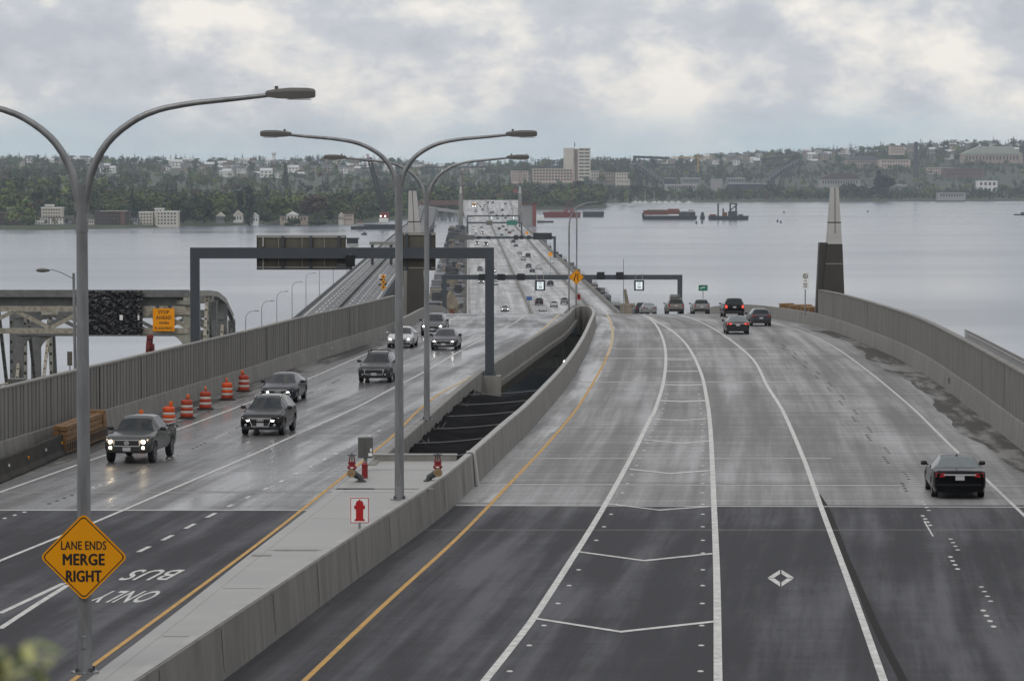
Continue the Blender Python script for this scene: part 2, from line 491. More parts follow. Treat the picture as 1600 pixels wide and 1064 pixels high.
# ------------------------------------------------------------------ near shore under the viaduct
mat('earth', (.07, .065, .045), .9, var=.4, vscale=.15)
mb = MB()
gx = [-700, -200, -60, -20, 30, 60, 200, 700]; gy = list(range(-80, 261, 20)) + [290, 330, 380, 430]
def zg(Y):
    if Y < -8: return 25.8 + 18 * sstep(-8, -70, Y) if False else 25.8 + 17 * (1 - sstep(-70, -8, Y))  # bank behind the camera raised to carry the unseen added trees
    return min(zR(max(Y, 0)) - 6, 26) * (1 - sstep(180, 425, Y)) - 2.5 * sstep(180, 425, Y)
for y in gy:
    for x in gx: mb.v.append((x, y, zg(y) + (3 * math.sin(x * .05 + y * .03) if abs(x) > 100 else 0)))
for j in range(len(gy) - 1):
    for i in range(len(gx) - 1):
        a = j * len(gx) + i; mb.f.append((a, a + 1, a + 1 + len(gx), a + len(gx)))
tag(mb.build('ground', 'earth', world=True), kind='structure')

# ------------------------------------------------------------------ edges of the two carriageways
ISL_END = on(655, 720, zI).y                                # far end of the paved island
eL = curve_px([(0, 728), (137, 682), (250, 645), (400, 596), (450, 578), (620, 521), (665, 497)], zL, 0,
              [(345, -8.2), (400, -8.3), (500, -8.7), (600, -9.0), (690, -9.62), (760, -10.6)])
eW = curve_px([(400, 1023), (550, 910), (700, 798), (800, 701), (825, 677), (857, 640), (885, 605), (910, 565), (925, 530), (931, 507)], zR, 0,
              [(330, 7.6), (400, 7.75), (500, 7.4), (600, 6.7), (690, 5.75)])
eI = curve_px([(670, 652), (747, 586), (800, 550), (850, 518), (882, 498)], zL, 1.05,
              [(ISL_END - 2, on(590, 717, zI, .1).x), (300, 5.9), (330, 6.6), (400, 6.95), (500, 6.7), (600, 6.1), (690, 5.2)])
eR = curve_px([(1562, 675), (1500, 625), (1425, 572), (1350, 537), (1275, 510)], zR, 0,
              [(300, 25.0), (340, 24.8), (400, 24.7), (500, 24.6), (600, 25.0), (690, 25.4)])
JR, JL = on(1115, 789, zR).y, on(250, 797, zL).y           # asphalt meets the concrete deck
YN = 300.0                                                   # nose where the two inner barriers meet
def yl_edge(Y): return eYL(Y)
eYL = curve_px([(112, 1064), (145, 1040), (400, 852), (540, 742), (585, 705), (615, 680), (655, 640), (687, 615), (725, 595), (825, 532), (860, 504), (875, 491)], zL, 0, [(340, 5.6), (400, 5.9)])
def frange(a, b, st):
    n = max(1, int(round((b - a) / st))); return [a + (b - a) * i / n for i in range(n + 1)]
def road(name, fl, fr, zf, Y0, Y1, m, st=3.0, nx=4, dz=0.0):
    mb = MB(); ys = frange(Y0, Y1, st); mb.uv = []
    for y in ys:
        a, b = fl(y), fr(y)
        for i in range(nx + 1):
            x = a + (b - a) * i / nx
            mb.v.append((x, y, zf(y) + dz)); mb.uv.append((x - a, y))
    for j in range(len(ys) - 1):
        for i in range(nx):
            a = j * (nx + 1) + i; mb.f.append((a, a + 1, a + nx + 2, a + nx + 1))
    return tag(mb.build(name, m, world=True), kind='structure')
rd_ra = road('road_asphalt_outbound', lambda y: eW(y) - .2, lambda y: eR(y) + .2, zR, 35, JR, 'asphalt')
rd_rc = road('road_concrete_outbound', lambda y: eW(y) - .2, lambda y: eR(y) + .2, zR, JR, 690, 'concrete_road')
eIs = curve_px([(145, 1055), (270, 960), (400, 858), (542, 751), (582, 722)], zI)
fLr = lambda y: (eIs(y) + .2) if y < ISL_END + 4 else eI(y) - .25
rd_la = road('road_asphalt_inbound', lambda y: eL(y) - 2.2, fLr, zL, 35, JL, 'asphalt')
rd_lc = road('road_concrete_inbound', lambda y: eL(y) - .2, fLr, zL, JL, 690, 'concrete_wet')
# pale strip of new concrete beside the inner barrier, with its uneven edge
def shoulder_edge(y): return eW(y) + 1.0 + .5 * sstep(130, 200, y) + .10 * (1 if int(y / 6.5) % 3 else -.6)
road('road_shoulder', lambda y: eW(y) - .1, shoulder_edge, zR, JR + 1, 330, 'shoulder_concrete', st=1.5, nx=1, dz=.004)

# damp dark shoulders with ragged edges
def ragged(f, o, a, s_): return lambda y: f(y) + o + a * (math.sin(y * .11 + s_) + .5 * math.sin(y * .37 + 2 * s_) + .15 * math.sin(y * 1.3 + s_))
cRE0 = curve_px([(1600, 805), (1500, 710), (1475, 686), (1425, 637), (1350, 575), (1300, 540), (1250, 517), (1200, 503)], zR)
road('road_shoulder', ragged(cRE0, 1.35, .30, 1.0), lambda y: eR(y) - .02, zR, JR + 1, 262, 'wet_dark', st=1.0, nx=2, dz=.004)
cLE0 = curve_px([(0, 769), (122, 726), (165, 711), (262, 677), (400, 625), (475, 595), (575, 552), (600, 542), (660, 522)], zL)
road('road_shoulder', lambda y: eL(y) + .02, ragged(cLE0, -.75, .16, 2.0), zL, JL + 1, 236, 'wet_dark', st=1.0, nx=2, dz=.004)
# ------------------------------------------------------------------ floating bridge deck and ramp to the west
rd_br = road('bridge_deck', lambda y: bridge_left(y) - (3 * sstep(2080, 2400, y)), lambda y: bridge_left(y) + 35 + 6 * sstep(2080, 2400, y), zR, 690, 2520, 'bridge_deck', st=15, nx=7)

# ------------------------------------------------------------------ painted markings, each a child of its road
def strip_px(name, pix, w, zf, parent, m='white_paint', dz=.008, st=2.5, extra=(), Y0=None, Y1=None):
    c = curve_px(pix, zf, 0, extra)
    a, b = (Y0 if Y0 else c.y[0]), (Y1 if Y1 else c.y[-1])
    ys = frange(a, b, st); A = []; B = []
    for y in ys:
        d = (c(y + .5) - c(y - .5)); k = w / 2 * math.sqrt(1 + d * d)
        A.append((c(y) - k, y, zf(y) + dz)); B.append((c(y) + k, y, zf(y) + dz))
    o = MB().strip(A, B).build(name, m, parent, world=True); return o, c
_, cYR = strip_px('edge_line', [(475, 1064), (600, 945), (715, 840), (800, 752), (862, 686), (907, 630), (947, 560), (957, 527), (953, 500), (947, 491)], .135, zR, rd_rc, 'yellow_paint', Y0=48, Y1=215)
strip_px('edge_line', [(862, 686), (907, 630), (947, 560), (957, 527), (953, 500), (947, 491)], .22, zR, rd_rc, 'yellow_worn', Y0=215)
_, cG1 = strip_px('gore_line', [(757, 1064), (800, 1010), (832, 968), (902, 860), (940, 798), (947, 785), (985, 717), (1017, 652), (1022, 645), (1037, 595), (1040, 550), (1032, 520), (1020, 502), (1000, 491)], .19, zR, rd_rc, Y0=45)
_, cG2 = strip_px('gore_line', [(1122, 1064), (1120, 906), (1116, 798), (1110, 670), (1105, 627), (1095, 582), (1075, 542), (1050, 517), (1030, 505), (1015, 496)], .19, zR, rd_rc, Y0=45)
_, cL3 = strip_px('lane_line', [(1381, 1064), (1325, 906), (1285, 798), (1275, 770), (1255, 715), (1222, 640), (1200, 605), (1175, 560), (1125, 520), (1087, 500), (1050, 491)], .175, zR, rd_rc, Y0=45)
_, cRE = strip_px('edge_line', [(1600, 805), (1500, 710), (1475, 686), (1425, 637), (1350, 575), (1300, 540), (1250, 517), (1200, 503)], .13, zR, rd_rc, Y0=45)
strip_px('seal_strip', [(1277, 772), (1293, 797), (1320, 866), (1337, 905), (1372, 985), (1412, 1064)], .19, zR, rd_ra, 'patch_dark', dz=.004, Y0=45)
strip_px('edge_line', [(112, 1064), (145, 1040), (400, 852), (540, 742), (585, 705), (615, 680), (655, 640), (687, 615)], .125, zL, rd_lc, 'yellow_paint', Y0=45)
strip_px('edge_line', [(655, 640), (687, 615), (725, 595), (825, 532), (860, 504), (875, 491)], .2, zL, rd_lc, 'yellow_worn', Y0=on(687, 615, zL).y)
_, cL1 = strip_px('lane_line', [(0, 876), (150, 815), (262, 767), (400, 708), (450, 685), (550, 640), (617, 605), (665, 580), (725, 545), (770, 522), (805, 504), (826, 491)], .14, zL, rd_lc, Y0=60)
_, cL2 = strip_px('edge_line', [(0, 769), (122, 726), (165, 711), (262, 677), (400, 625), (475, 595), (575, 552), (600, 542), (660, 522), (700, 502), (718, 493)], .14, zL, rd_lc, Y0=60)
strip_px('merge_line', [(0, 958), (50, 935), (100, 911)], .16, zL, rd_la)
strip_px('merge_line', [(0, 982), (50, 949), (106, 914)], .16, zL, rd_la)
# chevrons in the gore
def chevron(a, b, c_, w):
    mb = MB(); P = [on(*p, zR) for p in (a, b, c_)]
    A = [(p.x, p.y - w / 2, zR(p.y - w / 2) + .010) for p in P]; B = [(p.x, p.y + w / 2, zR(p.y + w / 2) + .010) for p in P]
    mb.strip(A, B).build('chevron', 'white_paint', rd_rc, world=True)
for a, b, c_ in [((835, 966), (970, 987), (1116, 971)), ((904, 862), (1007, 876), (1113, 865)), ((950, 787), (1030, 797), (1112, 791)), ((984, 733), (1047, 740), (1110, 735)),
                 ((1006, 687), (1065, 693), (1109, 689)), ((1020, 655), (1066, 657), (1107, 654)), ((1032, 626), (1066, 627.5), (1103, 626)), ((1038, 601), (1065, 602), (1097, 601)),
                 ((1041, 580), (1065, 580.6), (1090, 580)), ((1040, 562), (1060, 562.4), (1080, 562))]:
    chevron(a, b, c_, .32 if a[1] > 760 else (.5 if a[1] > 640 else .9))
# lane diamond
def diamond():
    mb = MB(); q = on(1220, 903, zR); c0 = Vector((q.x, q.y, 0))
    hx, hy, k = .36, 1.95, .5
    def P(x, y): return (c0.x + x + y * .084, c0.y + y, zR(c0.y + y) + .008)
    g = .02
    for sx in (-1, 1):
        for sy in (-1, 1):
            mb.quad(P(sx * g, sy * hy), P(sx * hx, sy * .06), P(sx * hx * k, sy * .06), P(sx * g, sy * hy * k))
    mb.build('lane_diamond', 'white_paint', rd_ra, world=True)
diamond()
# BUS ONLY, written for the oncoming traffic
def road_word(txt, pl, pr, length):
    a, b = on(*pl, zL), on(*pr, zL)
    mb = text_mesh(txt, 1.0, bold=.012, spacing=1.06)
    v = np.array(mb.v); lo, hi = v.min(0), v.max(0)
    ymid = (a.y + b.y) / 2; sk = (cL1(ymid + 5) - cL1(ymid - 5)) / 10
    out = []
    for x, y, z in mb.v:
        s = (x - lo[0]) / (hi[0] - lo[0]); t = (y - lo[1]) / (hi[1] - lo[1])
        Y = ymid + (.5 - t) * length
        X = b.x + (a.x - b.x) * s + (Y - ymid) * sk
        out.append((X, Y, zL(Y) + .008))
    mb.v = out; mb.build('road_word', 'white_paint', rd_la, world=True)
road_word('BUS', (198, 898), (275, 898), 2.5)
road_word('ONLY', (150, 932), (242, 932), 2.5)
# dashed line and raised lane dots
def patch_px(name, p, wx, wy, zf, parent, m, dz=.009):
    q = on(*p, zf); mb = MB()
    mb.quad((q.x - wx / 2, q.y - wy / 2, zf(q.y - wy / 2) + dz), (q.x + wx / 2, q.y - wy / 2, zf(q.y - wy / 2) + dz), (q.x + wx / 2, q.y + wy / 2, zf(q.y + wy / 2) + dz), (q.x - wx / 2, q.y + wy / 2, zf(q.y + wy / 2) + dz))
    return mb.build(name, m, parent, world=True)
dash_c = curve_px([(225, 858), (262, 840), (297, 822), (330, 805), (360, 790), (415, 764), (464, 740), (507, 718), (545, 699), (594, 672), (640, 648), (700, 607)], zL)
for i, p in enumerate([(225, 858), (262, 840), (297, 822), (330, 805), (360, 790), (387, 777), (415, 764), (440, 752), (464, 740), (486, 729), (507, 718), (525, 709), (545, 699), (579, 681), (594, 673)]):
    q = on(*p, zL); l = .75 if p[0] < 340 else .42
    A = [(dash_c(y) - .075, y, zL(y) + .008) for y in (q.y - l, q.y + l)]; B = [(dash_c(y) + .075, y, zL(y) + .008) for y in (q.y - l, q.y + l)]
    MB().strip(A, B).build('lane_dash', 'white_paint', rd_lc, world=True)
dot_me = MB().lathe([(.075, 0), (.07, .012), (.045, .02), (.0, .022)], 8).mesh(); dot_me.materials.append(M['white_paint'])
dot_dk = MB().lathe([(.075, 0), (.07, .012), (.045, .02), (.0, .022)], 8).mesh(); dot_dk.materials.append(M['joint_seal'])
def dot(p, zf, parent, dk=False, sy=1.6):
    q = p if isinstance(p, Vector) else on(*p, zf)
    o = bpy.data.objects.new('lane_marker', dot_dk if dk else dot_me); COL.objects.link(o); o.parent = parent
    o.location = Vector((q.x, q.y, zf(q.y) + .002)) - wloc(parent); o.scale = (1, sy, 1)
lane_c = curve_px([(1598, 1043), (1550, 975), (1500, 895), (1460, 830), (1430, 790), (1400, 740), (1350, 675), (1312, 627), (1282, 595), (1237, 555), (1205, 532)], zR)
y0 = on(1544, 966, zR).y; k = 0
while y0 < 240:
    for j in range(4):
        y = y0 + (j - 1.5) * 1.02; dot(Vector((lane_c(y), y, 0)), zR, rd_rc, dk=y0 > JR, sy=2.0)
    for j in range(4):
        y = y0 + 3.4 + j * 1.02
        dot(Vector((lane_c(y) + .34, y, 0)), zR, rd_rc, dk=y0 > JR, sy=.9)
    y0 += 12.2; k += 1
strip_px('lane_line', [(1444, 814), (1458, 838)], .05, zR, rd_ra)
for side, c_ in ((.38, cG1), (-.38, cG2)):
    y0 = 62.0
    while y0 < 175:
        dot(Vector((c_(y0) + side * (1 if side > 0 else 1), y0, 0)), zR, rd_rc, sy=1.2); y0 += 3.9 + .4 * math.sin(y0)
ld = curve_px([(0, 812), (45, 798), (82, 785), (140, 764), (181, 749), (237, 727), (310, 697), (430, 640), (520, 598), (560, 578)], zL)
y0 = 90.0; k = 0
while y0 < 185:
    for j in range(4): y = y0 + j * 1.02; dot(Vector((ld(y), y, 0)), zL, rd_lc, dk=k % 2 == 1, sy=1.6)
    y0 += 6.1; k += 1
# expansion joints and construction seams across the decks
def seam(fl, fr, zf, Y, w, m, parent, skew=0.0, dz=.006):
    mb = MB(); n = 10; A = []; B = []
    for i in range(n + 1):
        x0 = fl(Y); x = x0 + (fr(Y) - x0) * i / n; y = Y + skew * (i / n)
        A.append((x, y - w / 2, zf(y - w / 2) + dz)); B.append((x, y + w / 2, zf(y + w / 2) + dz))
    mb.strip(A, B).build('expansion_joint', m, parent, world=True)
fRr = lambda y: eR(y) - .05
fWr = lambda y: eW(y) + .05
for py, w, m in ((789.5, .28, 'concrete_pale'), (756.5, .35, 'concrete_pale'), (755, .16, 'joint_seal')):
    seam(fWr, fRr, zR, on(1115, py, zR).y, w, m, rd_rc, skew=-.7)
for py, w in ((716, .45), (597, .9), (560, 1.2), (545, 1.0)):
    y = on(1100, py, zR).y; seam(fWr, lambda y: eW(y) + (eR(y) - eW(y)) * .62, zR, y, w, 'concrete_top', rd_rc, dz=.0055)
for py, w, m in ((797, .3, 'concrete_pale'), (769, .22, 'concrete_top'), (768.2, .14, 'joint_seal')):
    seam(lambda y: eL(y) + .05, lambda y: eIs(y) + .1, zL, on(250, py, zL).y, w, m, rd_lc)
seam(fWr, fRr, zR, on(1400, 828, zR).y, .12, 'concrete', rd_ra)
# ------------------------------------------------------------------ island between the carriageways
mb = MB(); ys = frange(35, ISL_END, 2.5); secs = []
for y in ys:
    a, b = eIs(y), eW(y) - .33; z = zI(y)
    secs.append([(a - .05, y, zL(y) - .05), (a, y, z), (a + .32, y, z), (a + .32, y, z - .006), (a + .36, y, z - .006), (a + .36, y, z), (b, y, z), (b, y, z - .05), (b + .06, y, z - .05)])
mb.loft(secs)
isl = tag(mb.build('island_pavement', 'island', world=True), kind='structure')
for y in frange(50, ISL_END - 4, 9.0):          # control joints sawn in the slab
    MB().quad((eIs(y) + .38, y, zI(y) + .003), (eW(y) - .35, y, zI(y) + .003), (eW(y) - .35, y + .05, zI(y) + .003), (eIs(y) + .38, y + .05, zI(y) + .003)).build('control_joint', 'joint_seal', isl, world=True)
for p, wx in (((462, 860), 1.1), ((408, 868), .5), ((594, 764), 3.4), ((555, 764), 1.2)):
    q = on(*p, zI, .008); MB().quad((q.x - wx / 2, q.y, q.z), (q.x + wx / 2, q.y, q.z), (q.x + wx / 2, q.y + .28, q.z), (q.x - wx / 2, q.y + .28, q.z)).build('drain_slot', 'concrete', isl, world=True)

# ------------------------------------------------------------------ barriers
def profile_loft(pts, ys, xf, zf, sgn=1):
    """cross-section points (offset from the edge curve, height) swept along the road"""
    mb = MB(); secs = [[(xf(y) + sgn * o, y, zf(y) + h) for o, h in pts] for y in ys]
    return mb.loft(secs, close=True)
def wall_w():
    t = thing('median_barrier', 'long tan concrete median wall curving beside the outbound yellow line', 'barrier', (eW(60), 60, zR(60)))
    hf = lambda y: 1.16
    ys = frange(35, YN, 3.0)
    profile_loft([(.12, -.3), (.02, 0), (-.06, 1.16), (-.10, 1.19), (-.30, 1.19), (-.34, 1.15), (-.34, -.5)], ys, eW, zR).build('wall_body', 'concrete', t, world=True)
    MB().strip([(eW(y) - .32, y, zR(y) + 1.196) for y in ys], [(eW(y) - .09, y, zR(y) + 1.196) for y in ys]).build('coping', 'concrete_top', t, world=True)
    for y in frange(50, 290, 6.1):
        o = MB().quad((eW(y) + .013, y, zR(y) + .15), (eW(y + .05) + .013, y + .05, zR(y) + .15), (eW(y + .05) - .05, y + .05, zR(y) + 1.1), (eW(y) - .05, y, zR(y) + 1.1)).build('joint', 'concrete_dark', t, world=True)
    # expansion cover plate at the end of the island
    y = on(745, 760, zR).y
    profile_loft([(.14, 0), (.05, 0), (-.045, 1.17), (-.10, 1.215), (-.30, 1.215), (-.30, 1.26), (-.08, 1.26), (.0, 1.2)], [y, y + .5], eW, zR).build('cover_plate', 'concrete_pale', t, world=True)
wall_w()
def wall_i():
    y0 = ISL_END - 2
    t = thing('deck_barrier', 'concrete barrier on the inbound deck edge above the dark netting', 'barrier', (eI(140), 140, zL(140)))
    ys = frange(y0, YN, 3.0)
    mb = MB(); hI = lambda y: 1.15 - .1 * sstep(ISL_END - 2, ISL_END + 22, y)
    mb.loft([[(eI(y) + o, y, zL(y) + h * hI(y)) for o, h in ((-.42, 0), (-.34, .95), (-.30, 1.0), (-.02, 1.0), (.0, .95), (.02, -.05), (-.42, -.05))] for y in ys], close=True)
    mb.build('wall_body', 'concrete', t, world=True)
    kf = lambda y: sstep(150, 200, y)
    MB().loft([[(eI(y) + (o * (.08 + .92 * kf(y)) if o > 0 else o), y, zL(y) + h) for o, h in ((-.6, -.06), (.22, -.06), (.24, -.12), (.24, -.42), (.05, -.5), (-.6, -1.6))] for y in ys], close=True).build('deck_edge', 'concrete', t, world=True)
    for y in frange(y0 + 9, YN - 10, 6.1):
        MB().quad((eI(y) + .024, y, zL(y)), (eI(y + .05) + .024, y + .05, zL(y)), (eI(y + .05) + .006, y + .05, zL(y) + .98), (eI(y) + .006, y, zL(y) + .98)).build('joint', 'concrete_dark', t, world=True)
wall_i()
def nose():
    t = thing('barrier_nose', 'rounded concrete end wall closing the gap between the two decks', 'barrier', (6.5, YN, zR(YN)))
    n = 14; secs = []
    a, b = eI(YN), eW(YN); c0 = (a + b) / 2; r = (b - a) / 2
    for i in range(n + 1):
        th = math.pi * i / n; cx, sy = -math.cos(th), math.sin(th)
        z = zR(YN)
        ro, ri = r + .02, max(.1, r - .34)
        secs.append([(c0 + cx * ro, YN + sy * ro * 4, z - .1), (c0 + cx * ro, YN + sy * ro * 4, z + 1.17), (c0 + cx * ri, YN + sy * ri * 4, z + 1.17), (c0 + cx * ri, YN + sy * ri * 4, z - 1.4)])
    MB().loft(secs, close=True).build('wall_body', 'concrete', t, world=True)
    ys = frange(YN + 6, 690, 8)
    profile_loft([(-.75, -.1), (-.5, 1.05), (-.2, 1.05), (0, -.1)], ys, eW, zR).build('median_run', 'concrete', t, world=True)
nose()
# low parapet across the far end of the island
y = ISL_END; xa, xb = on(584, 719, zI).x, eW(y) - .36
t = thing('parapet', 'low concrete parapet closing the island above the black netting', 'barrier', ((xa + xb) / 2, y, zI(y)))
MB().box(xa, xb, y, y + .3, zI(y) - 1.2, zI(y) + .2).build('wall_body', 'concrete', t, world=True)
MB().box(xa - .02, xb + .02, y - .02, y + .32, zI(y) + .202, zI(y) + .235).build('coping', 'concrete_top', t, world=True)

# ------------------------------------------------------------------ black netting in the gap
rnd = random.Random(3)
def netting():
    t = thing('debris_netting', 'sagging black debris netting with white ropes in the gap between decks', 'netting', (0, ISL_END + 20, zR(130) - 1.5))
    Y0, Y1 = ISL_END + .4, 166.0
    ys = frange(Y0, Y1, .8); nx = 14; mb = MB()
    for y in ys:
        a, b = eI(y) + .03, eW(y) - .35
        for i in range(nx + 1):
            s = i / nx; sag = math.sin(math.pi * s)
            base = (zL(y) + .5) * (1 - s) + (zR(y) + .75) * s
            ph = (y - Y0) / 8.2
            z = base - .22 * sag - .22 * abs(math.sin(math.pi * ph)) * (.15 + sag) + .05 * math.sin(y * 2.7 + 4 * s) + .05 * math.sin(13 * s + y) + rnd.uniform(-.02, .02)
            mb.v.append((a + (b - a) * s, y, z))
    for j in range(len(ys) - 1):
        for i in range(nx):
            a = j * (nx + 1) + i; mb.f.append((a, a + 1, a + nx + 2, a + nx + 1))
    smooth_edges(mb.build('net_sheet', 'black_net', t, world=True), 60)
    for k in range(1, 7):
        y = Y0 + 8.2 * k
        if y > 167: break
        a, b = eI(y) + .1, eW(y) - .34; pts = []
        for i in range(13):
            s = i / 12; pts.append((a + (b - a) * s, y, (zL(y) + .48) * (1 - s) + (zR(y) + .8) * s - .05 * math.sin(math.pi * s)))
        MB().tube(pts, .016, 5).build('rope', 'rope', t, world=True)
        mb = MB()
        for i in range(7):
            q = Vector(pts[0]).lerp(Vector(pts[2]), rnd.random() * .9); d = Vector((rnd.uniform(-.25, .25), rnd.uniform(-.6, .6), rnd.uniform(-.2, .3)))
            mb.tube([q, q + d * .5, q + d], .008, 4, False)
        mb.build('rope_tangle', 'rope', t, world=True)['kind'] = 'stuff'
netting()
# column down in the gap, coloured dark to carry the gap's shade
t = thing('pier', 'concrete pier deep in the gap between decks, shade put into its colour', 'pier', at(858, 640, 215))
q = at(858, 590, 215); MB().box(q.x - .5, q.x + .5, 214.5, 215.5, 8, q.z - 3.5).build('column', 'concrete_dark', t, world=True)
t = thing('work_light', 'small bright work light glowing in the dark gap', 'lamp', at(882.5, 567, 215))
q = at(882.5, 565, 215)
MB().lathe([(0, -.09), (.08, -.07), (.11, 0), (.08, .07), (0, .09)], 10, q).build('bulb', 'lamp_on', t, world=True)
MB().tube([q + Vector((0, .1, 0)), q + Vector((0, .1, .9))], .02, 5).build('hanger', 'iron_dark', t, world=True)

# ------------------------------------------------------------------ ribbed walls along the outer edges
def ribbed_wall(name, label, ef, zf, Y0, Y1, sgn, hb, hr, rail=None, seed=1):
    """sgn=+1: the traffic is on the +X side"""
    r_ = random.Random(seed)
    t = thing(name, label, 'wall', (ef(Y0), Y0, zf(Y0)))
    ys = frange(Y0, Y1, 3.0)
    profile_loft([(.04, -.3), (0, 0), (-.10, hb - .04), (-.13, hb), (-.5, hb), (-.5, -.3)], ys, ef, zf, sgn).build('base_barrier', 'concrete', t, world=True)
    y = Y0
    while y < Y1 - .5:                        # ribbed panels, one object each
        ye = min(y + 9.0, Y1); pts = []; yy = y
        while yy < ye - .02:
            w = r_.uniform(.26, .62); g = r_.uniform(.10, .24)
            pts += [(yy, -.17), (min(yy + w, ye), -.17), (min(yy + w + .05, ye), -.30), (min(yy + w + g, ye), -.30)]
            yy += w + g + .05
        secs = [[(ef(p) + sgn * o, p, zf(p) + hb - .02), (ef(p) + sgn * o, p, zf(p) + hb + hr)] for p, o in pts]
        back = [[(ef(p) + sgn * -.44, p, zf(p) + hb - .02), (ef(p) + sgn * -.44, p, zf(p) + hb + hr)] for p in (ye, y)]
        mb = MB(); mb.loft(secs); mb.loft(back); mb.build('ribbed_panel', 'rib_concrete', t, world=True)
        y = ye
    ys2 = frange(Y0, Y1, 4.5)
    profile_loft([(-.14, hr + hb - .01), (-.14, hr + hb + .07), (-.47, hr + hb + .07), (-.47, hr + hb - .01)], ys2, ef, zf, sgn).build('cap', 'concrete', t, world=True)
    for y in (Y0, Y1):
        MB().box(ef(y) + sgn * -.44, ef(y) + sgn * -.18, y - .12, y + .12, zf(y) + hb - .02, zf(y) + hb + hr - .01).build('end_post', 'concrete', t, world=True)
    return t
YLW = on(622, 520, zL).y
wl_l = ribbed_wall('ribbed_wall', 'long ribbed concrete wall beside the inbound lanes and orange drums', eL, zL, 62, YLW, 1, .9, 2.0, seed=4)
YRW = on(1274, 510, zR).y
wl_r = ribbed_wall('ribbed_wall', 'tall ribbed concrete wall along the outbound shoulder, lakeside', eR, zR, 62, YRW, -1, 1.05, 2.0, seed=5)
# plain low barriers going on over the crest
t = thing('edge_barrier', 'plain low concrete barrier running on past the ribbed wall, outbound side', 'barrier', (eR(YRW), YRW, zR(YRW)))
profile_loft([(.04, -.3), (0, 0), (-.12, 1.06), (-.42, 1.06), (-.5, -.3)], frange(YRW, 690, 5), eR, zR, -1).build('wall_body', 'concrete', t, world=True)
t = thing('edge_barrier', 'plain low concrete barrier past the ribbed wall, inbound side by the pylon', 'barrier', (eL(YLW), YLW, zL(YLW)))
profile_loft([(.04, -.3), (0, 0), (-.12, .95), (-.42, .95), (-.5, -.3)], frange(YLW, 690, 5), eL, zL, 1).build('wall_body', 'concrete', t, world=True)
for px, py in ((1493, 598), (1489, 598)):
    q = on(px, py, zR, .5); MB().cbox((eR(q.y) - .02, q.y, zR(q.y) + .62), (.03, .12, .3)).build('delineator', 'sign_white', wl_r, world=True)
for px, py in ((512, 537), (520, 536)):
    q = on(px, py + 10, zL, .4); MB().cbox((eL(q.y) + .04, q.y, zL(q.y) + .5), (.03, .3, .1)).build('delineator', 'sign_white', wl_l, world=True)
# chain of rail posts behind the right wall
def back_rail():
    t = thing('guard_railing', 'slim metal railing with slanted bars behind the outbound ribbed wall', 'railing', (eR(100) + 1.2, 100, zR(100)))
    ys = frange(62, on(1478, 640, zR).y + 12, 1.0)
    for h in (3.5, 3.3): MB().tube([(eR(y) + .62, y, zR(y) + h) for y in ys[::3]], .03, 6).build('rail', 'alu_rail', t, world=True)
    mb0 = MB().bar((0, 0, 2.7), (0, .3, 3.5), .045).mesh(); mb0.materials.append(M['galv'])
    for y in frange(62, ys[-1], .55):
        o = bpy.data.objects.new('baluster', mb0); COL.objects.link(o); o.parent = t
        o.location = Vector((eR(y) + .62, y, zR(y))) - wloc(t)
    profile_loft([(.5, 2.0), (.5, 2.7), (.9, 2.7), (.9, 2.0)], frange(62, ys[-1] + 4, 4), eR, zR, 1).build('ledge', 'concrete', t, world=True)
back_rail()

# ------------------------------------------------------------------ bridge sides: barriers, path and median on the floating deck
def bspan(name, label, off, prof, Y0=690, Y1=2520, m='concrete_top', flare=0.0):
    ys = frange(Y0, Y1, 20)
    f = lambda y: bridge_left(y) + off + flare * sstep(2080, 2400, y)
    t = thing(name, label, 'barrier', (f(Y0), Y0, zR(Y0)))
    profile_loft(prof, ys, f, zR).build('wall_body', m, t, world=True)
    return t
BW = [(-.25, -.1), (-.15, .95), (.15, .95), (.25, -.1)]
bspan('bridge_barrier', 'pale edge barrier on the pontoon side of the floating bridge', .2, [(-.3, -1.2), (-.3, 1.0), (0, 1.0), (.1, -.1)], flare=-3)
bspan('bridge_barrier', 'grey median barrier dividing the two directions on the floating bridge', 15, BW, m='concrete')
bspan('bridge_barrier', 'tan barrier between the outbound lanes and the bridge path', 29.6, BW, m='concrete', flare=4)
bspan('bridge_barrier', 'outer parapet of the path along the floating bridge', 34.9, [(-.15, -1.3), (-.15, 1.25), (.12, 1.25), (.12, -1.3)], m='concrete', flare=6)
for off, nm in ((4.2, 'lane_line'), (7.9, 'lane_line'), (11.6, 'lane_line'), (18.4, 'lane_line'), (22.1, 'lane_line'), (25.8, 'lane_line')):
    mb = MB()
    for y in frange(700, 2080, 12.2): mb.quad((bridge_left(y) + off - .07, y, zR(y) + .02), (bridge_left(y) + off + .07, y, zR(y) + .02), (bridge_left(y) + off + .07, y + 3, zR(y) + .02), (bridge_left(y) + off - .07, y + 3, zR(y) + .02))
    mb.build(nm, 'concrete', rd_br, world=True)
for off in (.7, 14.4, 15.7, 28.9):
    ys = frange(700, 2080, 30)
    MB().strip([(bridge_left(y) + off - .06, y, zR(y) + .02) for y in ys], [(bridge_left(y) + off + .06, y, zR(y) + .02) for y in ys]).build('edge_line', 'concrete', rd_br, world=True)
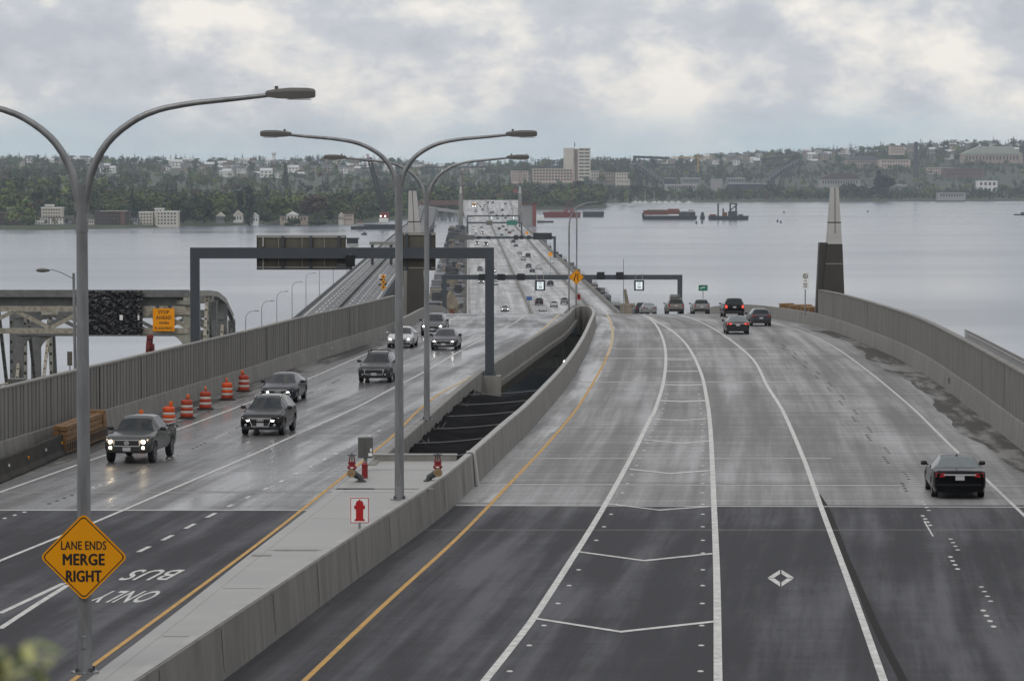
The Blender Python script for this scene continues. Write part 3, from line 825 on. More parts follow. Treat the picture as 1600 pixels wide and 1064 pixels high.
# ================================================================== STREET FURNITURE
def bez(p0, p1, p2, p3, n=10):
    p0, p1, p2, p3 = map(Vector, (p0, p1, p2, p3)); out = []
    for i in range(n + 1):
        t = i / n; out.append(p0 * (1 - t) ** 3 + p1 * 3 * t * (1 - t) ** 2 + p2 * 3 * t * t * (1 - t) + p3 * t ** 3)
    return out
def lamp_head(sgn, x0, z0, parent, L=.78, tilt=.02):
    """flat cobra-head luminaire pointing along +-x"""
    mb = MB(); secs = []
    for s, w, h0, h1 in ((0, .05, -.04, .05), (.06, .07, -.06, .07), (.22, .12, -.085, .09), (.5, .165, -.10, .11), (.85, .16, -.10, .10), (.97, .13, -.085, .08), (1, .09, -.06, .05)):
        x = x0 + sgn * s * L; z = z0 + s * L * tilt
        secs.append([(x, -w, z + h0), (x, w, z + h0), (x, w, z + h1 * .4), (x, w * .55, z + h1), (x, -w * .55, z + h1), (x, -w, z + h1 * .4)])
    o = smooth_edges(mb.loft(secs, close=True).build('lamp_head', 'lamp_housing', parent), 30)
    MB().lathe([(.035, 0), (.035, .05), (.02, .06), (0, .06)], 8, (x0 + sgn * L * .22, 0, z0 + .095)).build('photocell', 'lamp_housing', o)
    MB().box(min(x0 + sgn * L * .45, x0 + sgn * L * .92), max(x0 + sgn * L * .45, x0 + sgn * L * .92), -.12, .12, z0 - .108, z0 - .098).build('lens', 'glass_pale', o)
def double_lamp(label, base, zfork, half, ztip, rb=.145, rt=.085):
    """twin-arm street lamp: the two arms leave the pole side by side and sweep outwards"""
    x, y, z = base
    t = thing('street_lamp', label, 'street lamp', (x, y, z), 0, 'twin-arm street lamps on the median')
    H = zfork - z; tip = ztip - z
    rm = rb * .72
    smooth_edges(MB().tube([(0, 0, .04), (0, 0, H * .5), (0, 0, H + .35)], [rb, (rb + rm) / 2, rm], 16).build('pole', 'galv', t), 40)
    MB().lathe([(rm + .014, 0), (rm + .014, .22)], 16, (0, 0, H - .55)).build('collar', 'galv', t)
    MB().lathe([(.27, 0), (.27, .04), (.0, .04)], 8).build('base_plate', 'galv', t)
    for k in range(4):
        a = k * math.pi / 2 + .78; MB().lathe([(.03, .04), (.03, .12), (0, .12)], 6, (.2 * math.cos(a), .2 * math.sin(a), 0)).build('anchor_bolt', 'iron_dark', t)
    hl = .95
    MB().bbox((0, -rb + .004, .62), (.11, .03, .26), .01).build('hand_hole_cover', 'galv', t)
    for s in (-1, 1):
        D = tip - H
        ctl = [(.0, 0), (.012, .12), (.035, .31), (.10, .56), (.20, .745), (.32, .865), (.48, .93), (.64, .965), (1 - hl / half, 1.0)]
        fx = Curve1([(b_, a_) for a_, b_ in ctl])
        pts = [Vector((s * .05, 0, H - .15)), Vector((s * .05, 0, H - .05))]
        for k in range(len(ctl) - 1):
            for j in range(3):
                a_ = ctl[k][0] + (ctl[k + 1][0] - ctl[k][0]) * j / 3; b_ = ctl[k][1] + (ctl[k + 1][1] - ctl[k][1]) * j / 3
                if k < 6: a_ = fx(b_)
                pts.append(Vector((s * (.05 + a_ * half), 0, H + b_ * D)))
        pts.append(Vector((s * (half - hl + .05), 0, tip)))
        rr = [rt] * 4 + [rt - (rt - .042) * i / (len(pts) - 5) for i in range(len(pts) - 4)]
        smooth_edges(MB().tube(pts, rr, 12).build('arm', 'galv', t), 40)
        lamp_head(s, s * (half - hl), tip + .02, t, hl)
    return t
q = at(133, 1062, 61.5)
lamp1 = double_lamp('tall twin-arm street lamp carrying the yellow merge sign', (q.x, 61.5, zI(61.5)), at(124, 318, 61.5).z, at(491, 147, 61.5).x - q.x + .02, at(430, 149, 61.5).z)
q2 = on(624, 781, zI)
lamp2 = double_lamp('twin-arm street lamp on the island beside the red valves', q2, at(624, 292, q2.y).z, 4.2, at(800, 211, q2.y).z)
q3 = on(667, 656, zL, 1.05)
lamp3 = double_lamp('twin-arm street lamp on the barrier by the black netting', q3, at(662, 312, q3.y).z, 4.3, at(800, 247, q3.y).z, rb=.13)

# ---------------- signs
def diamond_plate(name, parent, c, half, m_plate, th=.006, rad=.12, border=True):
    """rounded diamond panel facing the camera side (-y)"""
    cx, cy, cz = c
    def ring(h, y, r):
        out = []
        for k, (ax, az) in enumerate(((0, -1), (1, 0), (0, 1), (-1, 0))):
            a0 = -math.pi / 2 + k * math.pi / 2
            d = h - r * math.sqrt(2)
            for i in range(5):
                a = a0 - math.pi / 4 + i * math.pi / 8
                out.append((cx + ax * d + r * math.cos(a), y, cz + az * d + r * math.sin(a)))
        return out
    f0, b0 = ring(half, cy - th, rad), ring(half, cy, rad)
    mb = MB(); mb.loft([f0, b0], close=True); pl = mb.build(name, m_plate, parent)
    if border:
        o_, i_ = ring(half - .045, cy - th - .0015, rad * .8), ring(half - .075, cy - th - .0015, rad * .72)
        mb = MB(); n = len(o_); mb.v = o_ + i_
        for k in range(n): mb.f.append((k, (k + 1) % n, n + (k + 1) % n, n + k))
        mb.build('border', 'sign_black', pl)
    return pl
def put_text(txt, size, parent, c, bold=0.0, sx=1.0, m='sign_black', spacing=1.0, flip=False):
    mb = text_mesh(txt, size, bold, sx, spacing=spacing)
    s = -1 if flip else 1
    mb.v = [(c[0] + s * x, c[1], c[2] + y) for x, y, z in mb.v]
    return mb.build('lettering', m, parent)
# "LANE ENDS MERGE RIGHT" bolted to the front of the first lamp
ms = thing('warning_sign', 'large yellow diamond sign reading LANE ENDS MERGE RIGHT on lamp pole', 'sign', at(131, 870, 61.28))
pl = diamond_plate('panel', ms, (0, 0, 0), .845, 'sign_yellow', .008, .10)
def fit_text(txt, w, h, parent, c, bold, m='sign_black'):
    mb = text_mesh(txt, 1.0, 0, spacing=1.05); v = np.array(mb.v); lo, hi = v.min(0), v.max(0)
    mb.v = [(c[0] + ((x - lo[0]) / (hi[0] - lo[0]) - .5) * w, c[1], c[2] + ((y - lo[1]) / (hi[1] - lo[1]) - .5) * h) for x, y, z in mb.v]
    v0, f0, n = list(mb.v), list(mb.f), len(mb.v); b_ = h * bold
    for k, (dx, dz) in enumerate(((b_, 0), (-b_, 0), (0, b_ * .7), (0, -b_ * .7)) if bold else ()):
        m0 = len(mb.v); mb.v += [(x + dx, y - .0004 * (k + 1), z + dz) for x, y, z in v0]; mb.f += [tuple(i + m0 for i in f) for f in f0]
    return mb.build('lettering', m, parent)
fit_text('LANE ENDS', .86, .165, pl, (0, -.0105, .225), .03)
fit_text('MERGE', .79, .215, pl, (0, -.0105, -.045), .05)
fit_text('RIGHT', .67, .215, pl, (0, -.0105, -.365), .05)
for z in (-.4, .4): MB().cbox((0, .05, z), (.34, .07, .05)).build('bracket', 'galv', ms)
# hydrant sign on the median wall
q = on(566, 826, zI, .03); q.x = eW(q.y) - .2
hs = thing('hydrant_sign', 'white sign with a red fire hydrant symbol on the median wall', 'sign', q)
sc = q.y / FPX
cz = at(567, 797, q.y).z - q.z; w, h = 30 * sc, 41 * sc
MB().cbox((0, .03, cz * .5), (.06, .06, cz)).build('post', 'galv', hs)
hp = MB().bbox((0, 0, cz), (w, .012, h), .004).build('panel', 'sign_white', hs)
mb = MB(); bw, bh, tt = w * .96, h * .97, .018
for a in (-1, 1):
    mb.cbox((a * (bw / 2 - tt / 2), -.0085, cz), (tt, .003, bh)); mb.cbox((0, -.0085, cz + a * (bh / 2 - tt / 2)), (bw - 2 * tt, .003, tt))
mb.build('border', 'sign_red', hp)
def hydrant_outline():
    half = [(.0, .36), (.02, .36), (.02, .33), (.075, .315), (.10, .27), (.10, .245), (.115, .245), (.115, .225), (.10, .225), (.10, .20), (.135, .20), (.15, .175), (.15, .115), (.135, .09), (.10, .09), (.10, -.16), (.105, -.17), (.14, -.20), (.14, -.235), (.0, -.235)]
    return half
mb = MB(); hh = hydrant_outline(); s = h / .72
full = [(x * s, y * s) for x, y in hh] + [(-x * s, y * s) for x, y in hh[::-1]]
n0 = len(hh)
for i in range(n0 - 1):
    (x0, y0), (x1, y1) = hh[i], hh[i + 1]
    if abs(y0 - y1) > 1e-6: mb.quad((-x0 * s, -.0115, cz - .06 * s + y0 * s), (x0 * s, -.0115, cz - .06 * s + y0 * s), (x1 * s, -.0115, cz - .06 * s + y1 * s), (-x1 * s, -.0115, cz - .06 * s + y1 * s))
mb.build('hydrant_symbol', 'sign_red', hp)

# ---------------- standpipe valves, cabinet, red post on the island
def valve(label, p, flip):
    t = thing('standpipe_valve', label, 'valve', p, 0, 'red fire valves on the island'); t.scale = (.78, .78, .76)
    s = flip
    smooth_edges(MB().tube([(s * .38, .05, 0), (s * .36, .05, .18), (s * .16, .02, .30), (0, 0, .42)], [.13, .13, .14, .15], 12).build('elbow', 'iron_dark', t), 40)
    MB().lathe([(.22, 0), (.22, .05), (.14, .06), (.14, .1), (0, .1)], 12, (s * .38, .05, 0)).build('foot_flange', 'iron_dark', t)
    o = smooth_edges(MB().lathe([(.0, -.2), (.17, -.2), (.185, -.14), (.17, -.1), (.15, 0), (.16, .1), (.0, .1)], 16, (-s * .02, -.12, .40), 'y').build('brass_cap', 'brass', t), 40)
    MB().lathe([(.05, -.23), (.05, -.2)], 8, (-s * .02, -.12, .40), 'y').build('cap_lug', 'brass', o)
    smooth_edges(MB().lathe([(.13, .5), (.15, .56), (.20, .60), (.20, .66), (.15, .70), (.14, .80), (.17, .82), (.17, .86), (.10, .88)], 16).build('body', 'valve_red', t), 40)
    for a in (-1, 1): MB().bar((a * .11, 0, .86), (a * .08, 0, 1.12), .03, .05).build('yoke', 'valve_red', t)
    MB().lathe([(.025, .85), (.025, 1.25)], 8).build('stem', 'iron_dark', t)
    wh = MB().lathe([(.16, 1.15), (.19, 1.135), (.22, 1.15), (.19, 1.165), (.16, 1.15)], 18).build('handwheel', 'iron_dark', t)
    mb = MB()
    for k in range(3): a = k * 2.1; mb.bar((0, 0, 1.15), (.17 * math.cos(a), .17 * math.sin(a), 1.15), .025)
    mb.build('spokes', 'iron_dark', wh)
    MB().cbox((s * .0, -.19, .63), (.14, .02, .05)).build('tag_plate', 'sign_white', t)
valve('red topped standpipe valve beside the grey electrical cabinet', on(550, 753, zI), 1)
valve('red topped standpipe valve next to the median wall', on(684, 752, zI), -1)
q = on(568, 742, zI)
t = thing('electrical_cabinet', 'grey electrical cabinet on a post at the island edge', 'cabinet', (q.x, q.y + 1.5, zI(q.y + 1.5)))
sc = (q.y + 1.5) / FPX
top = at(567, 683, q.y + 1.5).z - t.location.z; bot = at(567, 715, q.y + 1.5).z - t.location.z
MB().cbox((0, 0, bot / 2), (.12, .1, bot)).build('post', 'galv', t)
mat('cabinet_grey', (.105, .108, .10), .5, var=.1, vscale=2)
cb = MB().bbox((0, 0, (top + bot) / 2), (23 * sc, .28, top - bot), .012).build('box', 'cabinet_grey', t)
MB().cbox((-.02, -.144, (top + bot) / 2), (.006, .01, top - bot - .02)).build('door_seam', 'iron_dark', cb)
MB().cbox((.17, -.143, bot + .12), (.13, .006, .1)).build('label_plate', 'sign_white', cb)
MB().cbox((.19, -.143, bot + .27), (.06, .006, .12)).build('label_plate', 'sign_white', cb)
t = thing('red_bollard', 'short red pipe standing under the grey cabinet', 'bollard', on(570, 747, zI))
MB().lathe([(.10, 0), (.10, .42), (.12, .43), (.12, .46), (.08, .48), (.06, .52), (0, .53)], 14).build('pipe', 'valve_red', t)

# ---------------- orange drums with amber lamps
def drum():
    t = thing('traffic_drum', '', 'traffic drum', (0, 0, 0), .3, 'orange traffic drums along the inbound wall')
    MB().lathe([(.46, 0), (.46, .06), (.36, .09), (.0, .09)], 10).build('rubber_base', 'rubber', t)
    segs = [(.09, .29, .335, 'drum_orange_dull'), (.29, .41, .325, 'drum_white'), (.41, .585, .318, 'drum_orange'), (.585, .705, .308, 'drum_white'), (.705, .93, .300, 'drum_orange')]
    for z0, z1, r, m in segs:
        o = MB().lathe([(r - .012, z0), (r, z0 + .012), (r - .008, z1 - .012), (r - .016, z1)], 20).build('band', m, t); smooth_edges(o, 50)
    smooth_edges(MB().lathe([(.285, .93), (.25, .965), (.06, .98), (0, .98)], 20).build('drum_top', 'drum_orange', t), 50)
    MB().tube([(-.1, 0, .97), (-.1, 0, 1.04), (.1, 0, 1.04), (.1, 0, .97)], .02, 6).build('handle', 'drum_orange', t)
    lp = smooth_edges(MB().lathe([(.03, -.04), (.10, -.035), (.11, 0), (.10, .035), (.03, .05), (0, .05)], 16, (.12, 0, 1.15), 'y').build('warning_lamp', 'amber_lens', t), 50)
    MB().cbox((.12, 0, 1.03), (.12, .08, .08)).build('lamp_battery', 'drum_orange', lp)
    return t
proto = drum()
labs = ['orange and white drum hidden behind the grey pickup truck', 'bright orange drum just behind the grey pickup, nearest fully visible', 'orange drum second behind the pickup', 'orange drum third behind the pickup, midway along the wall', 'bright orange drum second from the far end of the row', 'orange drum at the far end of the row by the wall']
for i, (p, lab) in enumerate(zip([(217, 681), (264, 666), (292, 654), (321, 640), (355, 625), (381, 612)], labs)):
    dull = {'drum_orange': M['drum_orange_dull']} if i in (0, 2, 3, 5) else None
    o = copy_tree(proto, None, dull); o.location = on(*p, zL); o.rotation_euler.z = .5 * i; o['label'] = lab
    o.scale = (.92, .92, .92)
for ch in list(proto.children_recursive): bpy.data.objects.remove(ch)
bpy.data.objects.remove(proto)

# ---------------- dark jersey barriers and timber behind the first lamp
def jersey_mesh(L):
    prof = [(-.30, 0), (-.30, .08), (-.18, .26), (-.09, .80), (.09, .80), (.18, .26), (.30, .08), (.30, 0)]
    return MB().loft([[(x, s * L / 2, z) for x, z in prof] for s in (-1, 1)], close=True)
c_ = curve_px([(0, 757), (60, 731), (112, 707)], zL)
y = c_.y[-1]
labs = ['dark wet jersey barrier next to the timber stack', 'dark wet jersey barrier, second from the timber stack', 'dark wet jersey barrier, third from the timber stack', 'dark wet jersey barrier, fourth from the timber stack', 'dark wet jersey barrier, fifth from the timber stack']
for i in range(5):
    L = 3.7; ya = y - L / 2
    t = thing('jersey_barrier', labs[i], 'barrier', (c_(ya) - .3, ya, zL(ya)), -math.atan(c_(ya + .5) - c_(ya - .5)), 'dark jersey barriers by the inbound wall')
    jersey_mesh(L - .06).build('barrier_body', 'concrete_dark', t)
    MB().cbox((.16, .4, .5), (.05, .10, .10)).build('reflector', 'sign_yellow' if i % 2 == 0 else 'sign_white', t)
    y -= L
q0, q1 = on(108, 711, zL), on(172, 687, zL)
dirn = (q1 - q0); ang = math.atan2(dirn.y, dirn.x)
t = thing('timber_stack', 'orange brown timber beams stacked on a slatted crate by the wall', 'timber', q0, ang)
LEN = dirn.length
rt = random.Random(2)
for r_ in range(3):
    for k in range(2):
        zc = .62 + r_ * .21; MB().bbox((LEN * .5 + rt.uniform(-.3, .3), .3 + k * .34, zc), (LEN * rt.uniform(.85, 1.0), .28, .19), .015).build('beam', 'wood', t)
MB().bbox((LEN * .93, .45, .95), (.5, .7, .6), .02).build('beam', 'wood', t)
for k in range(int(LEN / .42)):
    MB().cbox((.2 + k * .42, .08, .27), (.05, .05, .52)).build('upright', 'iron_dark', t)
MB().cbox((LEN / 2, .10, .1), (LEN, .05, .08)).build('rail', 'wood', t)
MB().cbox((LEN / 2, .10, .47), (LEN, .05, .06)).build('rail', 'wood', t)
MB().cbox((LEN / 2, .4, .26), (LEN * .96, .5, .5)).build('crate', 'wood', t)

# ---------------- overhead gantries
def gantry_near():
    qb = on(765, 583, zL, .95)
    Y = qb.y; t = thing('sign_gantry', 'dark grey box-beam gantry with sign backs over the inbound lanes', 'gantry', (eI(Y) - .1, Y, zL(Y)))
    P = lambda px, py: at(px, py, Y)
    x1, x0 = P(765, 500).x, P(305, 500).x; zt, zb = P(600, 387).z, P(600, 404).z
    w = (x1 * 0 + 14 * Y / FPX)
    MB().box(x0 - w / 2, x1 + w / 2, Y - .22, Y + .22, zb, zt).build('beam', 'gantry_steel', t, world=True)
    MB().box(x1 - w / 2, x1 + w / 2, Y - .225, Y + .225, qb.z - .1, zb).build('post', 'gantry_steel', t, world=True)
    MB().box(x0 - w / 2, x0 + w / 2, Y - .225, Y + .225, zL(Y) - 1, zb).build('post', 'gantry_steel', t, world=True)
    for xx, zz in ((x1, qb.z),):
        MB().box(xx - w * .75, xx + w * .75, Y - .4, Y + .4, zz - .12, zz - .06).build('base_plate', 'gantry_steel', t, world=True)
        for a in (-.3, -.1, .1, .3):
            MB().lathe([(.03, 0), (.03, .16), (0, .16)], 6, (xx + a, Y - .34, zz - .06)).build('anchor_bolt', 'iron_dark', t, world=True)
    # pedestal bulging out of the barrier
    pa, pb = P(748, 600).x, P(783, 600).x
    MB().box(pa, pb, Y - .7, Y + .7, zL(Y) - 1.3, qb.z - .12).build('pedestal', 'concrete', t, world=True)
    # two sign panels seen from behind
    for nm, l, r, tp, bt, posts, seams in (('sign_panel', 399.5, 538, 368, 422, (409, 440, 484, 528), (433, 470, 505)), ('sign_panel', 629, 679, 364, 423, (635, 671), ())):
        a, b, c_, d = P(l, 0).x, P(r, 0).x, P(0, tp).z, P(0, bt).z
        pn = MB().box(a, b, Y + .42, Y + .47, d, c_).build(nm, 'alu_back', t, world=True)
        e_ = .05
        MB().box(a, b, Y + .36, Y + .419, c_ - .13, c_ - .02).build('stiffener', 'alu_rail', pn, world=False if False else True)
        MB().box(a, b, Y + .36, Y + .419, d + .10, d + .17).build('stiffener', 'alu_rail', pn, world=True)
        MB().box(a - .03, a, Y + .34, Y + .48, d, c_).build('edge_trim', 'iron_dark', pn, world=True)
        MB().box(b, b + .03, Y + .34, Y + .48, d, c_).build('edge_trim', 'iron_dark', pn, world=True)
        for sx_ in seams: MB().box(P(sx_, 0).x - .015, P(sx_, 0).x + .015, Y + .40, Y + .419, d + .18, c_ - .14).build('seam', 'alu_rail', pn, world=True)
        for i, px in enumerate(posts):
            x = P(px, 0).x; ww = .045 if i == 0 and nm and l < 500 else .07
            MB().box(x - ww, x + ww, Y + .23, Y + .355, d + .03, c_ - .04).build('hanger', 'gantry_steel' if not (l < 500 and i == 0) else 'alu_rail', t, world=True)
            MB().box(x - ww * 1.1, x + ww * 1.1, Y - .235, Y + .235, zt + .002, zt + .06).build('clamp', 'iron_dark', t, world=True)
    x = P(547, 0).x
    MB().box(x - .25, x + .25, Y - .5, Y - .23, P(0, 416).z, P(0, 399).z).build('camera_box', 'screen_black', t, world=True)
    MB().tube([(x, Y - .3, P(0, 422).z), (x, Y - .3, P(0, 396).z)], .03, 6).build('camera_mast', 'galv', t, world=True)
    MB().box(x - .7, x + .1, Y - .45, Y - .25, P(0, 421).z, P(0, 412).z).build('equipment_box', 'iron_dark', t, world=True)
    for px in (552, 560): MB().cbox(P(px, 396), (.5, .4, .08)).build('bracket', 'iron_dark', t, world=True)
gantry_near()
def gantry(Y, px0, px1, pyt, th_px, label, dark=(), lit=(), vms=None, extra=(), leftpost=True):
    sc = Y / FPX; P = lambda px, py: at(px, py, Y)
    x0, x1, zt = P(px0, 0).x, P(px1, 0).x, P(0, pyt).z; h = th_px * sc; zb = zt - h
    t = thing('overhead_gantry', label, 'gantry', (x1, Y, zR(Y)))
    MB().box(x0, x1 + h / 2, Y - h / 2, Y + h / 2, zb, zt).build('beam', 'gantry_steel', t, world=True)
    MB().box(x1 - h / 2, x1 + h / 2, Y - h * .49, Y + h * .49, zR(Y) - 1.5, zb).build('post', 'gantry_steel', t, world=True)
    if leftpost: MB().box(x0 + .02, x0 + h, Y - h * .49, Y + h * .49, zR(Y) - 6, zb).build('post', 'gantry_steel', t, world=True)
    for l, r, a, b in dark:
        c = MB().box(P(l, 0).x, P(r, 0).x, Y - h / 2 - .35, Y - h / 2 - .02, P(0, b).z, P(0, a).z).build('lane_signal', 'screen_black', t, world=True)
    for l, r, a, b in lit:
        xa, xb, za, zb2 = P(l, 0).x, P(r, 0).x, P(0, a).z, P(0, b).z
        c = MB().box(xa, xb, Y - h / 2 - .35, Y - h / 2 - .05, zb2, za).build('speed_sign', 'screen_black', t, world=True)
        iw = (xb - xa) * .17; ih = (za - zb2) * .13
        MB().box(xa + iw, xb - iw, Y - h / 2 - .36, Y - h / 2 - .351, zb2 + ih, za - ih).build('screen', 'screen_lit', c, world=True)
        if (r - l) > 12:
            cc = wloc(c); W_ = xb - xa - 2 * iw
            put_text('SPEED', W_ * .26, c, (0, -.20, 0), .002, .9); put_text('LIMIT', W_ * .26, c, (0, -.20, 0), .002, .9)
            k = [ch for ch in c.children if ch.name.startswith('lettering')]
            put_text('50', W_ * .62, c, (0, -.20, 0), .01, .9)
            k = [ch for ch in c.children if ch.name.startswith('lettering')]
            mid = (xa + xb) / 2; H_ = za - zb2
            for ch, fz in zip(k, (.80, .62, .32)): ch.location = Vector((mid, Y - h / 2 - .165, zb2 + H_ * fz)) - cc
        for xx in (xa + iw, xb - iw): MB().box(xx - .04, xx + .04, Y - h / 2 - .04, Y - h / 2 + .02, za - .02, zt + .35).build('hanger', 'alu_rail', t, world=True)
    if vms:
        l, r, a, b = vms
        MB().box(P(l, 0).x, P(r, 0).x, Y - h / 2 - .9, Y - h / 2 - .02, P(0, b).z, P(0, a).z).build('message_board', 'screen_black', t, world=True)
    for l, r, a, b, m in extra:
        MB().box(P(l, 0).x, P(r, 0).x, Y - h / 2 - .3, Y - h / 2 - .03, P(0, b).z, P(0, a).z).build('sign_panel', m, t, world=True)
    return t
gantry(480, 690, 1063.5, 429.5, 7.5, 'grey gantry with black lane signals spanning the road past the crest', dark=((933, 945, 425, 437), (963, 975, 425, 437), (777, 789, 428, 438), (808, 820, 427.5, 438), (748, 760, 428, 438)), lit=((836.5, 852, 438, 454), (991.5, 1007, 438, 454)))
gantry(1250, 697, 867, 369.5, 4, 'gantry with a long black message board midway along the bridge', dark=((803, 810, 367.5, 375), (812, 817.5, 368, 374), (824, 829, 368, 374), (745, 751, 369, 374), (760, 766, 369, 374)), vms=(833.5, 862.5, 364, 374.5), extra=((709, 741, 367.5, 375, 'cabinet_grey'),))
gantry(1700, 729, 815, 347, 2.6, 'far gantry with a green guide sign on the bridge', extra=((760, 769, 345, 352, 'alu_back'), (792, 808, 344.5, 352, 'sign_green')))
gantry(1950, 729, 812, 336.5, 2.2, 'farthest thin gantry with small lit speed signs', dark=((774, 777.5, 335.5, 339), (784, 787, 335.5, 339), (792.5, 795.5, 335.5, 339)), lit=((766, 770, 338, 343.5), (800.5, 804.5, 338, 343.5)))

# ---------------- pylons at the two ends of the bridge
def pylon(label, Y, pxb, py_top, py_step, pxs, base_px, zbase, m1='concrete_dark', yb=465, lside=True):
    """stepped, tapering obelisk: dark base with a lower shoulder on one side, pale upper shaft"""
    P = lambda px, py: at(px, py, Y)
    t = thing('bridge_pylon', label, 'pylon', (P(pxb, 0).x, Y, zbase))
    lb, rb, ls, rs, lt, rt_, sh = pxs             # left/right at base_px, step and top; shoulder left at the step
    def secs(xl, xr, z, dy): return [(xl, Y - dy, z), (xr, Y - dy, z), (xr, Y + dy, z), (xl, Y + dy, z)]
    zs, zt, zb = P(0, py_step).z, P(0, py_top).z, P(0, base_px).z
    ex = (zb - zbase) / (zs - zb)
    xl0, xr0 = P(lb, 0).x - (P(ls, 0).x - P(lb, 0).x) * ex, P(rb, 0).x - (P(rs, 0).x - P(rb, 0).x) * ex
    MB().loft([secs(xl0, xr0, zbase, 1.35), secs(P(ls, 0).x, P(rs, 0).x, zs, 1.0)], close=True).build('dark_base', m1, t, world=True)
    MB().loft([secs(P(ls, 0).x + .02, P(rs, 0).x - .02, zs, .98), secs(P(lt, 0).x, P(rt_, 0).x, zt, .5)], close=True).build('pale_shaft', 'concrete_pale', t, world=True)
    xa = P(sh, 0).x; xf = P(sh - 3.5, 0).x - (xa - P(sh - 3.5, 0).x) * ex
    MB().loft([secs(xf, xl0 + .1, zbase, 1.0), secs(xa, P(ls, 0).x + .05, zs + .1, .7)], close=True).build('side_fin', m1 if lside else 'concrete', t, world=True)
    zm = zs + (zt - zs) * .38
    mid = lambda z: .5 * (P(ls, 0).x + P(rs, 0).x) + (z - zs) / (zt - zs) * (.5 * (P(lt, 0).x + P(rt_, 0).x) - .5 * (P(ls, 0).x + P(rs, 0).x))
    dyz = lambda z: .98 - .48 * (z - zs) / (zt - zs)
    MB().quad((mid(zs + .9) - .03, Y - dyz(zs + .9) - .012, zs + .9), (mid(zs + .9) + .03, Y - dyz(zs + .9) - .012, zs + .9), (mid(zt) + .03, Y - dyz(zt) - .012, zt), (mid(zt) - .03, Y - dyz(zt) - .012, zt)).build('groove', 'concrete_dark', t, world=True)
    wz = lambda z: (P(rs, 0).x - P(ls, 0).x) * .5 + (z - zs) / (zt - zs) * ((P(rt_, 0).x - P(lt, 0).x) - (P(rs, 0).x - P(ls, 0).x)) * .5
    MB().box(mid(zm) - wz(zm) - .02, mid(zm) + wz(zm) + .02, Y - dyz(zm) - .02, Y + dyz(zm) + .02, zm - .04, zm + .04).build('band', 'concrete_dark', t, world=True)
    z2 = zs - (zs - zb) * .38
    f = (z2 - zbase) / (zs - zbase)
    MB().box(xl0 + (P(ls, 0).x - xl0) * f - .02, xr0 + (P(rs, 0).x - xr0) * f + .02, Y - 1.35 + .35 * f - .02, Y + 1.2, z2 - .05, z2 + .06).build('band', 'concrete', t, world=True)
mat('pylon_dark', (.048, .044, .040), .6, var=.25, vscale=.8, stretch=(1, 1, .3))
pylon('stepped concrete pylon with pale top behind the outbound ribbed wall', 277, 1300, 293, 381, (1285.5, 1320, 1293.5, 1316.5, 1299.5, 1311, 1281.5), 462, 20, 'pylon_dark')
pylon('stepped concrete pylon with dark base beside the inbound ribbed wall', 322, 648, 298.5, 376, (635, 664.5, 637, 658.5, 638, 650, 632), 488, 18, 'pylon_dark', lside=False)
def far_pylon(label, Y, px, top, bot):
    P = lambda a, b: at(a, b, Y); t = thing('bridge_pylon', label, 'pylon', (P(px, 0).x, Y, 2))
    x = P(px, 0).x; zt = P(0, top).z; zm = P(0, top + 11).z
    MB().loft([[(x + a * w, Y + b * w, z) for a, b in ((-1, -1), (1, -1), (1, 1), (-1, 1))] for w, z in ((1.7, 2), (1.15, zm))], close=True).build('dark_base', 'concrete', t, world=True)
    MB().loft([[(x + a * w, Y + b * w, z) for a, b in ((-1, -1), (1, -1), (1, 1), (-1, 1))] for w, z in ((1.0, zm), (.45, zt))], close=True).build('pale_shaft', 'concrete_pale', t, world=True)
far_pylon('slender far pylon at the west end, inbound side', 2130, 719.5, 291, 350)
far_pylon('slender far pylon at the west end, outbound side', 2150, 812.5, 291, 350)

# ---------------- signs and lamps past the crest
def post_sign(label, Y, px, py_top, w_px, h_px, zb, m, shape='rect', wide=.05, name='road_sign', back=False):
    P = lambda a, b: at(a, b, Y); sc = Y / FPX
    x = P(px, 0).x; zt = P(0, py_top).z
    t = thing(name, label, 'sign', (x, Y, zb))
    MB().tube([(0, .05, 0), (0, .05, zt - zb - .05)], wide, 7).build('post', 'galv', t)
    return t, x, zt, sc
t, x, zt, sc = post_sign('yellow diamond lane-shift sign on a pole at the crest', 345, 901, 421, 0, 0, zR(345), None, wide=.11)
t.location.y = 345
pl = diamond_plate('panel', t, (0, -.08, at(901, 433, 345).z - zR(345)), .82, 'sign_yellow', .01, .08)
zc = at(901, 433, 345).z - zR(345)
MB().tube([(.16, -.094, zc - .4), (.16, -.094, zc + .4)], .05, 4).build('lane_symbol', 'sign_black', pl)
MB().tube([(-.22, -.094, zc - .4), (-.22, -.094, zc - .1), (-.06, -.094, zc + .1), (-.06, -.094, zc + .4)], .055, 4).build('lane_symbol', 'sign_black', pl)
t, x, zt, sc = post_sign('small green mile sign on a post beyond the crest', 420, 1100, 445, 0, 0, zR(420), None)
MB().bbox((0, 0, at(0, 450, 420).z - zR(420)), (14 * sc, .02, 9 * sc), .004).build('panel', 'sign_green', t)
MB().poly([(-.4, -.0125, at(0, 450, 420).z - zR(420) - .12), (-.05, -.0125, at(0, 450, 420).z - zR(420) + .0), (.4, -.0125, at(0, 450, 420).z - zR(420) + .06), (.1, -.0125, at(0, 450, 420).z - zR(420) + .14), (-.35, -.0125, at(0, 450, 420).z - zR(420) + .02)]).build('sign_graphic', 'sign_white', t)
t, x, zt, sc = post_sign('tall white parking restriction sign on a post by the pylon', 273, 1260.5, 426, 0, 0, zR(273) + .9, None)
zc = at(0, 439, 273).z - zR(273) - .9
pn = MB().bbox((0, 0, zc), (11 * sc, .015, 26 * sc), .004).build('panel', 'sign_white', t)
